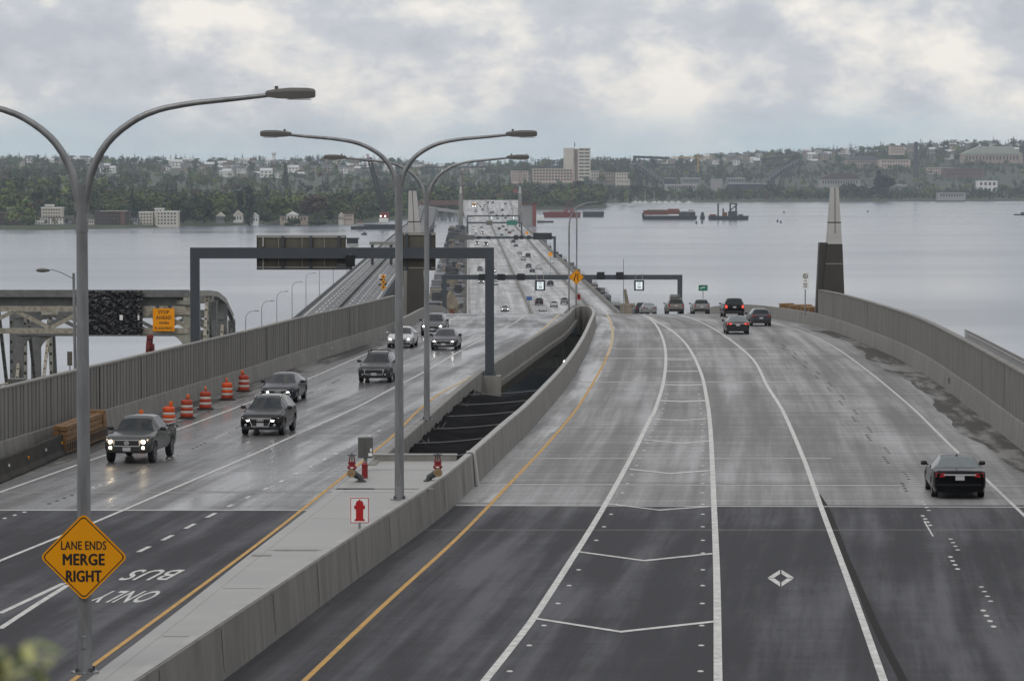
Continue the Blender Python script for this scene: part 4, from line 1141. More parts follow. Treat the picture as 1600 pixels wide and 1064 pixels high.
MB().lathe([(.16, 0), (.22, 0), (.22, .004), (.16, .004), (.16, 0)], 20, (0, -.014, zc + .40), 'y', False).build('prohibition_ring', 'sign_black', pn)
MB().bar((-.14, -.012, zc + .53), (.14, -.012, zc + .27), .05, .004, up=(0, 1, 0)).build('prohibition_bar', 'sign_black', pn)
MB().bar((-.03, -.011, zc + .3), (-.03, -.011, zc + .5), .08, .004, up=(0, 1, 0)).build('parking_symbol', 'sign_black', pn)
for k, (zz, ww) in enumerate(((0.02, .2), (-.22, .34), (-.36, .34), (-.52, .30))):
    MB().cbox((0, -.010, zc + zz), (ww, .004, .065)).build('text_line', 'sign_black', pn)
t, x, zt, sc = post_sign('small blue sign on two posts behind the inner barrier', 470, 827, 464, 0, 0, zR(470), None)
MB().bbox((0, 0, at(0, 466.5, 470).z - zR(470)), (8.5 * sc, .02, 6 * sc), .004).build('panel', 'sign_blue', t)
def curved_lamp(label, Y, px, zb, py_top, px_tip, r=.1):
    P = lambda a, b: at(a, b, Y); x = P(px, 0).x; zt = P(0, py_top).z - zb; dx = P(px_tip, 0).x - x
    t = thing('street_lamp', label, 'street lamp', (x, Y, zb)); s = 1 if dx > 0 else -1
    pts = [Vector((0, 0, 0)), Vector((0, 0, zt * .72))] + bez((0, 0, zt * .76), (0, 0, zt * .93), (dx * .25, 0, zt - .25), (dx * .6, 0, zt - .08), 8) + [Vector((dx - s * .6, 0, zt))]
    MB().tube(pts, [r] * 2 + [r - (r - .05) * i / (len(pts) - 3) for i in range(len(pts) - 2)], 8).build('pole', 'galv', t)
    lamp_head(s, dx - s * .65, zt, t, .8)
curved_lamp('single-arm curved lamp behind the yellow diamond sign', 375, 889.5, zR(375), 316, 943, .1)
t = thing('camera_mast', 'thin straight mast rising behind the yellow diamond sign', 'mast', (at(901.5, 0, 360).x, 360, zR(360)))
MB().tube([(0, 0, 0), (0, 0, at(0, 331, 360).z - zR(360))], .085, 8).build('pole', 'galv', t)
t = thing('camera_mast', 'thin whip mast over the grey sedan at the crest', 'mast', (at(975, 0, 500).x, 500, 2))
MB().tube([(0, 0, 0), (0, 0, at(0, 405, 500).z - 2)], [.09, .05], 6).build('pole', 'galv', t)
curved_lamp('low lamp arching over the outbound lanes on the bridge', 880, 836, zR(880), 411, 866, .09)
t = thing('object_marker', 'small red signal on the barrier nose', 'sign', (at(905, 0, 312).x, 312, zR(312) + 1.1))
zc = at(0, 464, 312).z - zR(312) - 1.1
MB().tube([(0, 0, 0), (0, 0, zc)], .03, 6).build('post', 'galv', t); MB().cbox((0, 0, zc), (.3, .1, .55)).build('panel', 'sign_red', t)
MB().cbox((0, -.056, zc + .05), (.18, .01, .3)).build('face', 'sign_black', t)
def construction_sign(label, Y, px, py, half, pxz):
    P = at(px, py, Y); t = thing('construction_sign', label, 'sign', (P.x, Y, zR(Y)))
    MB().tube([(0, .05, 0), (0, .05, P.z - zR(Y))], .08, 6).build('post', 'galv', t)
    diamond_plate('panel', t, (0, 0, P.z - zR(Y)), half, 'sign_orange', .02, .1)
construction_sign('orange diamond sign on the bridge path ahead', 1000, 860, 397.5, .85, 0)
construction_sign('far orange diamond sign by the outbound barrier', 1380, 823.5, 364, .85, 0)
# ================================================================== VEHICLES
def lerp_tab(tab, s):
    if s <= tab[0][0]: return tab[0][1]
    for (a, b), (c, d) in zip(tab, tab[1:]):
        if s <= c: return b + (d - b) * (s - a) / (c - a)
    return tab[-1][1]
SPECS = {
 # L, W, H, front axle, rear axle, wheel radius, hood/top line, belt line, glass zones
 'sedan': dict(L=4.85, W=1.85, fa=.93, ra=3.80, wr=.325, sill=.22, rw=.56,
    top=[(0, .60), (.06, .70), (.35, .79), (1.30, .95), (2.15, 1.36), (2.45, 1.42), (3.0, 1.44), (3.45, 1.38), (4.20, 1.06), (4.75, .99), (4.85, .90)],
    belt=[(0, .56), (.1, .66), (.5, .74), (1.3, .89), (2.6, .94), (4.2, 1.0), (4.75, .94), (4.85, .86)], ws=(1.30, 2.15), rg=(3.42, 4.18), win=[(1.62, 2.55), (2.65, 3.45), (3.55, 3.85)]),
 'suv': dict(L=4.65, W=1.88, fa=.92, ra=3.72, wr=.365, sill=.27, rw=.60,
    top=[(0, .68), (.06, .82), (.30, .93), (1.22, 1.10), (1.95, 1.57), (2.3, 1.66), (3.4, 1.67), (3.95, 1.61), (4.12, 1.56), (4.52, 1.12), (4.62, 1.0), (4.65, .90)],
    belt=[(0, .64), (.1, .78), (.5, .88), (1.2, 1.03), (2.6, 1.09), (4.1, 1.13), (4.5, 1.08), (4.65, .88)], ws=(1.22, 1.95), rg=(4.10, 4.50), win=[(1.52, 2.40), (2.50, 3.30), (3.40, 3.95)]),
 'big_suv': dict(L=5.15, W=2.02, fa=1.0, ra=4.0, wr=.40, sill=.32, rw=.70,
    top=[(0, .80), (.06, .98), (.30, 1.10), (1.45, 1.22), (2.05, 1.75), (2.4, 1.87), (4.3, 1.89), (4.75, 1.84), (4.85, 1.80), (5.05, 1.22), (5.12, 1.05), (5.15, .9)],
    belt=[(0, .76), (.1, .92), (.5, 1.04), (1.4, 1.18), (2.6, 1.22), (4.7, 1.25), (5.08, 1.18), (5.15, .88)], ws=(1.45, 2.05), rg=(4.83, 5.05), win=[(1.75, 2.70), (2.80, 3.70), (3.80, 4.65)]),
 'hatch': dict(L=4.30, W=1.80, fa=.85, ra=3.48, wr=.32, sill=.23, rw=.56,
    top=[(0, .62), (.06, .72), (.3, .82), (1.1, .98), (1.85, 1.42), (2.2, 1.49), (3.3, 1.49), (3.75, 1.42), (4.12, 1.03), (4.27, .95), (4.30, .85)],
    belt=[(0, .58), (.1, .68), (.5, .78), (1.1, .92), (2.6, .97), (3.8, 1.02), (4.2, .98), (4.3, .82)], ws=(1.10, 1.85), rg=(3.73, 4.12), win=[(1.40, 2.25), (2.35, 3.05), (3.13, 3.6)]),
 'pickup': dict(L=5.30, W=1.90, fa=.92, ra=4.17, wr=.40, sill=.42, rw=.58,
    top=[(0, .80), (.06, .98), (.30, 1.08), (1.42, 1.20), (2.02, 1.66), (2.3, 1.75), (3.25, 1.75), (3.42, 1.68), (3.55, 1.28), (3.60, 1.26), (5.22, 1.26), (5.30, 1.20)],
    belt=[(0, .76), (.1, .92), (.5, 1.04), (1.4, 1.14), (2.6, 1.17), (3.5, 1.20), (3.6, 1.235), (5.22, 1.235), (5.30, 1.17)], ws=(1.42, 2.02), rg=(3.40, 3.55), win=[(1.70, 2.50), (2.60, 3.25)]),
}
def build_car(kind, label, paint, group=None, heads='head_clear', tails='tail_red', grille='bar', rails=False, crossbars=False, load=False, emblem=None, lower=None, led=False, small=False):
    S = SPECS[kind]; L, W = S['L'], S['W']
    lower = lower or paint
    cat = {'sedan': 'car', 'hatch': 'car', 'suv': 'suv', 'big_suv': 'suv', 'pickup': 'pickup truck'}[kind]
    t = thing({'sedan': 'car', 'hatch': 'car', 'suv': 'suv', 'big_suv': 'suv', 'pickup': 'pickup_truck'}[kind], label, cat, (0, 0, 0), 0, group)
    ra_ = S['wr'] + .055
    st = set(round(s, 3) for s, _ in S['top']) | {0, .03, L - .03, L}
    for ax in (S['fa'], S['ra']):
        for k in range(9): st.add(round(ax + ra_ * math.cos(math.pi * k / 8), 3))
    for a, b in S['win']: st |= {a, b}
    s_ = 0
    while s_ < L: st.add(round(s_, 3)); s_ += .22 if not small else .5
    st = sorted(x for x in st if 0 <= x <= L)
    # thin out stations closer than 2 cm
    o_ = [st[0]]
    for x in st[1:]:
        if x - o_[-1] > .018: o_.append(x)
    st = o_
    def half(s):
        e0, e1 = s / .55, (L - s) / .5
        k = 1.0
        if e0 < 1: k = min(k, .80 + .20 * math.sqrt(max(0, 1 - (1 - e0) ** 2)))
        if e1 < 1: k = min(k, .84 + .16 * math.sqrt(max(0, 1 - (1 - e1) ** 2)))
        return W / 2 * k
    def zb(s):
        z = S['sill'] + .03
        if s < .25: z = S['sill'] + .02
        for ax in (S['fa'], S['ra']):
            d = abs(s - ax)
            if d < ra_: z = max(z, S['wr'] + math.sqrt(max(0, ra_ * ra_ - d * d)) - .01)
        return z
    ws, rg = S['ws'], S['rg']
    in_cab = lambda s: ws[0] < s < rg[1]
    secs = []
    for s in st:
        w = half(s); b = zb(s); tp = lerp_tab(S['top'], s); be = min(lerp_tab(S['belt'], s), tp - .015)
        b = min(b, be - .05)
        if in_cab(s):
            f = min(1, max(0, (tp - be) / .42)); wt = w * .86 * (1 - f) + S['rw'] * f; ze = tp - .045 * f - .01 * (1 - f)
        else: wt = w * .86; ze = tp - .012
        y = L / 2 - s
        P = [(0, b), (w * .93, b), (w * .99, b + .25 * (be - b)), (w, b + .55 * (be - b)), (w * .965, be), (wt, max(ze, be + .002)), (wt * .6, tp - .006), (0, tp)]
        secs.append([(x, y, z) for x, z in P])
    parts = {'body': MB(), 'windshield': MB(), 'rear_window': MB(), 'side_window': [], 'low': MB()}
    wins = [(MB(), MB()) for _ in S['win']]
    for i in range(len(st) - 1):
        sm = (st[i] + st[i + 1]) / 2
        for k in range(7):
            for sg in (1, -1):
                q = [secs[i][k], secs[i][k + 1], secs[i + 1][k + 1], secs[i + 1][k]]
                q = [(sg * x, y, z) for x, y, z in q]
                if sg < 0: q = q[::-1]
                tgt = parts['body']
                if k >= 5 and ws[0] < sm < ws[1]: tgt = parts['windshield']
                elif k >= 5 and rg[0] < sm < rg[1]: tgt = parts['rear_window']
                elif k == 4:
                    for j, (a, b) in enumerate(S['win']):
                        if a < sm < b: tgt = wins[j][0 if sg > 0 else 1]
                elif k <= 1: tgt = parts['low']
                tgt.poly(q)
    for s_i, rev in ((0, False), (-1, True)):
        c = [(x, y, z) for x, y, z in secs[s_i]]; full = c + [(-x, y, z) for x, y, z in c[-2:0:-1]]
        parts['body'].poly(full if not rev else full[::-1])
    def bm(mb, name, m, par=t, ang=32):
        o = mb.build(name, m, par)
        import bmesh
        b = bmesh.new(); b.from_mesh(o.data); bmesh.ops.remove_doubles(b, verts=b.verts, dist=.0005); b.to_mesh(o.data); b.free()
        return smooth_edges(o, ang)
    body = bm(parts['body'], 'body', paint)
    bm(parts['low'], 'lower_body', lower)
    bm(parts['windshield'], 'windshield', 'glass_dark'); bm(parts['rear_window'], 'rear_window', 'glass_pale' if kind in ('sedan',) else 'glass_dark')
    for a, b in wins:
        bm(a, 'side_window', 'glass_dark'); bm(b, 'side_window', 'glass_dark')
    # wheels
    n = 18 if not small else 10
    R_ = S['wr']
    ty = MB().lathe([(R_ * .62, -.10), (R_ * .94, -.11), (R_, -.085), (R_, .085), (R_ * .94, .11), (R_ * .62, .10)], n, axis='x').mesh(smooth=True); ty.materials.append(M['tyre'])
    rm = MB().lathe([(R_ * .66, .04), (R_ * .64, .105), (R_ * .56, .09), (R_ * .50, .05), (R_ * .2, .06), (0, .075)], n, axis='x')
    if not small:
        for k in range(5):
            a = k * 2 * math.pi / 5; rm.bar((.075, R_ * .15 * math.cos(a), R_ * .15 * math.sin(a)), (.085, R_ * .57 * math.cos(a), R_ * .57 * math.sin(a)), .05, .06, up=(1, 0, 0))
    rme = rm.mesh(); rme.materials.append(M['rim'])
    for ax in (S['fa'], S['ra']):
        for sg in (-1, 1):
            w = bpy.data.objects.new('wheel', ty); COL.objects.link(w); w.parent = t; w.location = (sg * (W / 2 - .125), L / 2 - ax, R_)
            r = bpy.data.objects.new('rim', rme); COL.objects.link(r); r.parent = w
            if sg < 0: r.rotation_euler.z = math.pi
    # dark floor so no light shows through the wheel arches
    MB().box(-W / 2 + .24, W / 2 - .24, -L / 2 + .3, L / 2 - .3, S['sill'] + .05, S['sill'] + .3).build('underbody', 'car_plastic', t)
    MB().box(-W / 2 + .2, W / 2 - .2, -L / 2 + .25, -L / 2 + L * .35, S['sill'] + .3, lerp_tab(S['belt'], L - .6) - .12).build('wheel_housing', 'car_plastic', t)
    MB().box(-W / 2 + .2, W / 2 - .2, L / 2 - L * .35, L / 2 - .2, S['sill'] + .3, lerp_tab(S['belt'], .4) - .12).build('wheel_housing', 'car_plastic', t)
    f0, r0 = L / 2, -L / 2
    hz = lerp_tab(S['belt'], .1); tz = lerp_tab(S['belt'], L - .12)
    wf, wb = half(.06), half(L - .06)
    # lights
    for sg in (-1, 1):
        hw, hh = (.36, .15) if kind not in ('pickup', 'big_suv') else (.36, .2)
        x1 = sg * (wf + .015); x0 = sg * (wf - hw)
        q = MB(); zc = hz - .06
        secs_ = [[(x0, f0 - .0, zc - hh * .35), (x0, f0 + .012, zc - hh * .35), (x0, f0 + .004, zc + hh * .25), (x0, f0 - .08, zc + hh * .25)],
                 [(x1 * .93, f0 - .13, zc - hh * .5), (x1 * .95, f0 - .06, zc - hh * .5), (x1 * .95, f0 - .10, zc + hh * .55), (x1 * .93, f0 - .24, zc + hh * .55)],
                 [(x1, f0 - .30, zc - hh * .2), (x1 * 1.005, f0 - .24, zc - hh * .2), (x1 * 1.0, f0 - .28, zc + hh * .6), (x1 * .985, f0 - .36, zc + hh * .6)]]
        h = q.loft(secs_, close=True).build('headlight', {'head_led': 'car_plastic', 'head_warm': 'head_glow_warm', 'head_on': 'head_glow'}.get(heads, 'head_clear'), t)
        if heads in ('head_on', 'head_warm'):
            MB().lathe([(0, 0), (.072, 0), (.072, .03), (0, .04)], 10, (sg * (wf - hw * .52), f0 - .035, zc), 'y').build('lit_lens', heads, h)
        if heads == 'head_led':
            xa, xb = sg * (wf - hw * .98), sg * (wf - .03)
            MB().bar((xa, f0 + .018, zc - hh * .28), (sg * (wf - .12), f0 - .055, zc - hh * .42), .03, .055).build('lit_strip', 'head_on', h)
            MB().bar((sg * (wf - .12), f0 - .06, zc - hh * .42), (sg * (wf - .05), f0 - .11, zc + hh * .35), .03, .045).build('lit_strip', 'head_on', h)
        tw, th = (.34, .16) if kind in ('sedan', 'hatch') else (.22, .34)
        q = MB(); zc2 = tz - .10 if kind in ('sedan', 'hatch') else tz - .17
        xo = sg * (wb + .012); xi = sg * (wb - tw)
        secs_ = [[(xi, r0 - .012, zc2 - th * .42), (xi, r0 + .05, zc2 - th * .42), (xi, r0 + .05, zc2 + th * .4), (xi, r0 - .005, zc2 + th * .4)],
                 [(xo * .95, r0 + .02, zc2 - th * .5), (xo * .93, r0 + .10, zc2 - th * .5), (xo * .93, r0 + .12, zc2 + th * .5), (xo * .95, r0 + .04, zc2 + th * .5)],
                 [(xo, r0 + .16, zc2 - th * .3), (xo * .98, r0 + .26, zc2 - th * .3), (xo * .98, r0 + .28, zc2 + th * .5), (xo, r0 + .2, zc2 + th * .5)]]
        q.loft(secs_, close=True).build('tail_light', tails, t)
        # mirrors
        zm = lerp_tab(S['belt'], ws[0] + .5) + .11; ym = f0 - ws[0] - .42
        o = MB().bbox((sg * (W / 2 + .10), ym, zm), (.22, .13, .15), .035).build('mirror', paint if paint == 'paint_white' else 'car_plastic', t); smooth_edges(o, 60)
        MB().bar((sg * (W / 2 - .06), ym, zm - .06), (sg * (W / 2 + .05), ym, zm - .02), .05).build('mirror_arm', 'car_plastic', o)
        if kind != 'pickup' or True:
            MB().lathe([(0, 0), (.055, 0), (.055, .02), (0, .025)], 8, (sg * (wf - .2), f0 + .0, S['sill'] + .22), 'y').build('fog_light', heads if heads in ('head_warm',) else 'head_clear', t)
    # grille, plates, bumpers
    gz0, gz1 = {'sedan': (.40, .64), 'hatch': (.40, .62), 'suv': (.48, .76), 'big_suv': (.55, .92), 'pickup': (.70, .93)}[kind]
    if grille == 'frame': gw0, gw1, gz0 = .36, .48, gz0 - .06
    elif grille == 'bar': gw0, gw1 = .50, .56
    else: gw0, gw1 = .40, .46
    fy = f0 + .006
    g = MB().poly([(-gw0, fy, gz0), (gw0, fy, gz0), (gw1, fy - .012, gz1), (-gw1, fy - .012, gz1)][::-1]).build('grille', 'car_plastic', t)
    if not small:
        ring = [(-gw0, gz0), (gw0, gz0), (gw1, gz1), (-gw1, gz1), (-gw0, gz0)]
        mb = MB()
        for (a, b), (c, d) in zip(ring, ring[1:]): mb.bar((a, fy + .008, b), (c, fy + .002, d), .03 if grille != 'frame' else .026, .02, up=(0, 1, 0))
        mb.build('grille_frame', 'chrome', g)
        mb = MB()
        if grille == 'frame':
            for k in range(9): x = -gw0 + .07 + k * (2 * gw0 - .14) / 8; mb.bar((x, fy + .003, gz0 + .02), (x * 1.15, fy, gz1 - .03), .014, .012, up=(0, 1, 0))
        else:
            for k in range(3): z = gz0 + (k + 1) * (gz1 - gz0) / 4; mb.bar((-gw0, fy + .002, z), (gw0, fy + .002, z), .018, .012, up=(0, 1, 0))
        mb.build('grille_bars', 'iron_dark', g)
        if emblem == 'oval':
            pts = [(.085 * math.cos(a), fy + .02, (gz0 + gz1) / 2 + .055 * math.sin(a)) for a in [i * math.pi / 8 for i in range(17)]]
            mb = MB().tube(pts, .014, 5, False)
            mb.tube([(.035 * math.cos(a), fy + .022, (gz0 + gz1) / 2 + .05 * math.sin(a)) for a in [i * math.pi / 6 for i in range(13)]], .01, 5, False)
            mb.build('emblem', 'chrome', g)
        if emblem == 'rings':
            mb = MB()
            for k in range(4):
                mb.tube([(-.105 + k * .07 + .045 * math.cos(a), fy + .02, gz1 - .07 + .045 * math.sin(a)) for a in [i * math.pi / 6 for i in range(13)]], .008, 4, False)
            mb.build('emblem', 'chrome', g)
        MB().box(-wf * .8, wf * .8, f0 - .05, f0 + .005, S['sill'] + .02, S['sill'] + .14).build('lower_grille', 'car_plastic', t)
    pz = {'sedan': .42, 'hatch': .42, 'suv': .50, 'big_suv': .55, 'pickup': .58}[kind]
    MB().box(-.155, .155, f0 + .008, f0 + .028, pz - .075, pz + .075).build('licence_plate', 'plate', t)
    rz_ = {'sedan': .74, 'hatch': .70, 'suv': .80, 'big_suv': .98, 'pickup': .62}[kind]
    MB().box(-.155, .155, r0 - .022, r0 - .004, rz_ - .075, rz_ + .075).build('licence_plate', 'plate', t)
    MB().bbox((0, r0 + .03, S['sill'] + .18), (W * .86, .14, .26), .03).build('rear_bumper', 'car_plastic' if kind != 'sedan' else lower, t)
    MB().bbox((0, f0 - .05, S['sill'] + .08), (W * .84, .14, .16), .03).build('front_bumper', 'car_plastic', t)
    if kind == 'sedan' and not small:
        MB().box(-.55, .55, r0 - .016, r0 + .02, .83, .875).build('chrome_strip', 'chrome', t)
    rz0 = max(z for s, z in S['top'])
    if rails:
        for sg in (-1, 1):
            pts = [(sg * (S['rw'] - .03), f0 - s, lerp_tab(S['top'], s) + d) for s, d in ((S['ws'][1] + .1, -.03), (S['ws'][1] + .3, .035), (S['rg'][0] - .5, .045), (S['rg'][0] - .2, -.03))]
            MB().tube(pts, .02, 6).build('roof_rail', 'alu_rail' if rails == 'silver' else 'car_plastic', t)
    if crossbars:
        for s in (S['ws'][1] + .45, S['rg'][0] - .75):
            MB().bar((-S['rw'] + .02, f0 - s, rz0 + .07), (S['rw'] - .02, f0 - s, rz0 + .07), .06, .03).build('crossbar', 'car_plastic', t)
            for sg in (-1, 1): MB().bar((sg * (S['rw'] - .04), f0 - s, rz0 - .04), (sg * (S['rw'] - .04), f0 - s, rz0 + .07), .04).build('crossbar_foot', 'car_plastic', t)
    if load:
        MB().bbox((-.12, f0 - 3.2, rz0 + .26), (.85, 1.5, .38), .05).build('roof_box', 'paint_silver', t)
        MB().bbox((.42, f0 - 3.2, rz0 + .26), (.2, 1.4, .36), .04).build('roof_bag', 'paint_tan', t)
        MB().box(-.62, .62, f0 - 3.9, f0 - 2.4, rz0 + .0, rz0 + .06).build('roof_rack', 'car_plastic', t)
    if kind == 'pickup':
        MB().box(-W / 2 + .14, W / 2 - .14, r0 + .08, r0 + 1.66, 1.266, 1.272).build('bed_shade_sheet', 'car_plastic', t)  # flat dark sheet standing in for the shaded open bed
        for sg in (-1, 1): MB().bar((sg * (W / 2 - .1), r0 + .06, 1.29), (sg * (W / 2 - .1), r0 + 1.7, 1.29), .09, .05).build('bed_rail', paint, t)
    if kind in ('sedan',): MB().cbox((0, f0 - 3.3, lerp_tab(S['top'], 3.3) + .02), (.05, .12, .05)).build('antenna', 'car_plastic', t)
    # rear wiper / high stop lamp
    return t
def dirn(f, Y): d = (f(Y + 3) - f(Y - 3)) / 6; return d
def place_car(o, S, anchor, P, zf, slope_f, toward):
    """anchor: 'fa' or 'ra' axle stands on point P; toward=True: drives to the camera"""
    d = slope_f; fwd = Vector((d, 1, 0)).normalized() * (-1 if toward else 1)
    off = (SPECS[S]['L'] / 2 - SPECS[S][anchor])            # axle position along forward axis from the centre
    c = Vector((P.x, P.y, 0)) - fwd * off
    g = (zf(c.y + 1.4) - zf(c.y - 1.4)) / 2.8
    rz = math.atan2(-fwd.x, fwd.y)
    fl = math.hypot(fwd.x, fwd.y); tilt = math.atan(g * fwd.y)
    o.rotation_mode = 'XYZ'; o.rotation_euler = (tilt, 0, rz)
    o.location = (c.x, c.y, zf(c.y))
def near(kind, label, paint, P, anchor, toward, zf, sf, **k):
    o = build_car(kind, label, paint, **k)
    place_car(o, kind, anchor, P, zf, sf, toward); return o
GI, GO = 'cars driving inbound over the crest', 'cars driving outbound towards the bridge'
def sl_in(Y): return dirn(cL1, Y)
def sl_out(Y): return .55 * dirn(cRE, Y) + .45 * dirn(cL3, Y) if Y < 265 else -.03
p = on(206, 722, zL); near('pickup', 'grey pickup truck with warm headlights, closest inbound vehicle', 'paint_grey', p, 'fa', True, zL, sl_in(p.y), group=GI, heads='head_warm', emblem='oval', lower='paint_grey')
p = on(412, 679, zL); near('suv', 'black suv with tall chrome framed grille behind the pickup', 'car_black', p, 'fa', True, zL, sl_in(p.y), group=GI, heads='head_led', grille='frame', rails='silver', emblem='rings')
p = on(438, 628, zL); near('sedan', 'dark sedan with white led headlight strips behind the black suv', 'paint_navy', p, 'fa', True, zL, sl_in(p.y), group=GI, heads='head_led', grille='frame', emblem='rings')
p = on(587, 597, zL); near('suv', 'dark grey suv with roof crossbars and unlit headlights', 'paint_dgrey', p, 'fa', True, zL, sl_in(p.y), group=GI, crossbars=True, rails='black', lower='car_plastic')
p = on(626, 543, zL); near('sedan', 'white sedan with headlights on, inbound left lane', 'paint_white', p, 'fa', True, zL, sl_in(p.y), group=GI, heads='head_on')
p = on(677, 524, zL); near('suv', 'dark suv with pale roof behind the white sedan', 'paint_slate', p, 'fa', True, zL, sl_in(p.y), group=GI, heads='head_on', lower='car_black', rails='silver')
p = on(694.5, 546.5, zL); near('sedan', 'dark plum sedan with round lit headlights, inbound centre lane', 'paint_navy', p, 'fa', True, zL, sl_in(p.y), group=GI, heads='head_on')
p = on(1496, 776, zR); near('sedan', 'black sedan with chrome boot strip driving away on the right', 'car_black', p, 'ra', False, zR, sl_out(p.y), group=GO, emblem='rings')
p = on(1152, 522, zR); near('sedan', 'dark grey sedan with bright tail lights, nearest of the crest group', 'paint_dgrey', p, 'ra', False, zR, sl_out(p.y), group=GO, tails='brake_on')
p = on(1188, 509.5, zR); near('hatch', 'slate hatchback with red tail lights beside the dark grey sedan', 'paint_slate', p, 'ra', False, zR, sl_out(p.y), group=GO)
p = on(1146, 495.5, zR); near('big_suv', 'large black suv with tall red lamps at the crest', 'car_black', p, 'ra', False, zR, sl_out(p.y), group=GO, tails='brake_on')
def crest(px, Y): return Vector((at(px, 0, Y).x, Y, zR(Y)))
near('suv', 'silver suv with roof rails topping the crest', 'paint_silver', crest(1097, 352), 'ra', False, zR, -.03, group=GO, rails='silver', lower='paint_dgrey')
near('big_suv', 'tan suv with a box loaded on its roof at the crest', 'paint_tan', crest(1056.5, 378), 'ra', False, zR, -.04, group=GO, load=True)
near('sedan', 'silver sedan dipping over the crest beside a dark suv', 'paint_silver', crest(1015, 386), 'ra', False, zR, -.045, group=GO)
near('suv', 'dark suv partly hidden behind the silver sedan at the crest', 'paint_dgrey', crest(1004, 400), 'ra', False, zR, -.045, group=GO)

# ---------------- traffic on the floating bridge: copies of small prototypes
protos = {}
for k in ('sedan', 'suv', 'hatch', 'pickup', 'big_suv'):
    protos[k] = (build_car(k, '', 'paint_grey', small=True, heads='head_clear'), build_car(k, '', 'paint_grey', small=True, heads='head_on'))
ORD = ['nearest', 'second nearest', 'third nearest', 'fourth nearest', 'fifth nearest', 'sixth nearest', 'seventh nearest', 'eighth nearest', 'ninth nearest', 'tenth nearest', 'eleventh nearest', 'twelfth nearest', 'thirteenth nearest', 'fourteenth nearest', 'fifteenth nearest', 'sixteenth nearest', 'seventeenth nearest', 'eighteenth nearest', 'nineteenth nearest', 'twentieth nearest', 'twenty-first nearest', 'twenty-second nearest', 'twenty-third nearest', 'twenty-fourth nearest', 'twenty-fifth nearest', 'twenty-sixth nearest', 'twenty-seventh nearest', 'twenty-eighth nearest', 'twenty-ninth nearest', 'thirtieth nearest', 'thirty-first nearest', 'thirty-second nearest', 'thirty-third nearest', 'thirty-fourth nearest']
CN = dict(navy='dark', white='white', silver='silver', dgrey='dark grey', maroon='maroon', red='red', slate='grey', blue='blue', teal='teal', tan='tan', grey='grey')
OUT = [(802, 380, 'suv', 'dgrey'), (806, 386, 'sedan', 'navy'), (812, 398, 'sedan', 'silver'), (818, 407, 'suv', 'white'), (825, 403, 'big_suv', 'dgrey'), (826, 419, 'suv', 'slate'), (832, 426, 'sedan', 'navy'), (842.5, 420.6, 'sedan', 'white'), (780, 359.5, 'suv', 'navy'),
       (786, 355.6, 'sedan', 'maroon'), (791, 361, 'sedan', 'maroon'), (796, 366, 'suv', 'red'), (801, 362.5, 'sedan', 'silver'), (784, 369, 'sedan', 'slate'), (860, 447, 'suv', 'navy'), (842.5, 477, 'big_suv', 'navy'), (848, 486.5, 'sedan', 'white'), (865.6, 480.6, 'suv', 'white'), (882, 476, 'pickup', 'silver'),
       (777.5, 343, 'sedan', 'teal'), (790, 342, 'sedan', 'dgrey'), (770, 333, 'sedan', 'slate'), (785, 330, 'suv', 'navy'), (790, 320, 'sedan', 'slate'), (800, 327, 'sedan', 'white')]
INB = [(750, 424, 'suv', 'slate'), (745.6, 383.5, 'big_suv', 'silver'), (759, 384.5, 'big_suv', 'dgrey'), (743.7, 367.5, 'sedan', 'white'), (754, 366.5, 'suv', 'maroon'), (741, 357.5, 'sedan', 'white'), (752.5, 357, 'sedan', 'silver'), (744, 331.5, 'big_suv', 'dgrey'), (774, 446, 'sedan', 'white'), (752, 443, 'sedan', 'slate'),
       (770, 426, 'suv', 'navy'), (789, 487, 'sedan', 'silver'), (750, 325, 'sedan', 'blue'), (757, 323, 'suv', 'navy'), (754, 329, 'sedan', 'navy'), (762.5, 329.5, 'sedan', 'slate'), (767, 334, 'sedan', 'navy'), (763, 318.5, 'suv', 'dgrey'), (735, 341.5, 'sedan', 'silver'), (740.5, 341.5, 'suv', 'dgrey'), (746, 319, 'sedan', 'white'), (738, 322, 'suv', 'white'), (770, 318, 'sedan', 'dgrey')]
for lst, toward, phrase, grp in ((OUT, False, 'driving away on the floating bridge', 'cars driving away on the floating bridge'), (INB, True, 'coming closer on the floating bridge', 'cars coming closer on the floating bridge')):
    it = []
    for px, py, k, c in lst: it.append((on(px, py, zR, 0, 715, 2510), k, c))
    it.sort(key=lambda x: x[0].y)
    for i, (P, k, c) in enumerate(it):
        o = copy_tree(protos[k][1 if toward and i % 3 != 1 else 0], None, {'paint_grey': M['paint_' + c]})
        kindw = {'sedan': 'sedan', 'suv': 'suv', 'big_suv': 'large suv', 'hatch': 'hatchback', 'pickup': 'pickup'}[k]
        o['label'] = f'{CN[c]} {kindw} {phrase}, {ORD[i]} of these'; o['group'] = grp
        place_car(o, k, 'fa' if toward else 'ra', P, zR, -.01394, toward)
for k in protos:
    for o in protos[k]:
        for ch in list(o.children_recursive): bpy.data.objects.remove(ch)
        bpy.data.objects.remove(o)
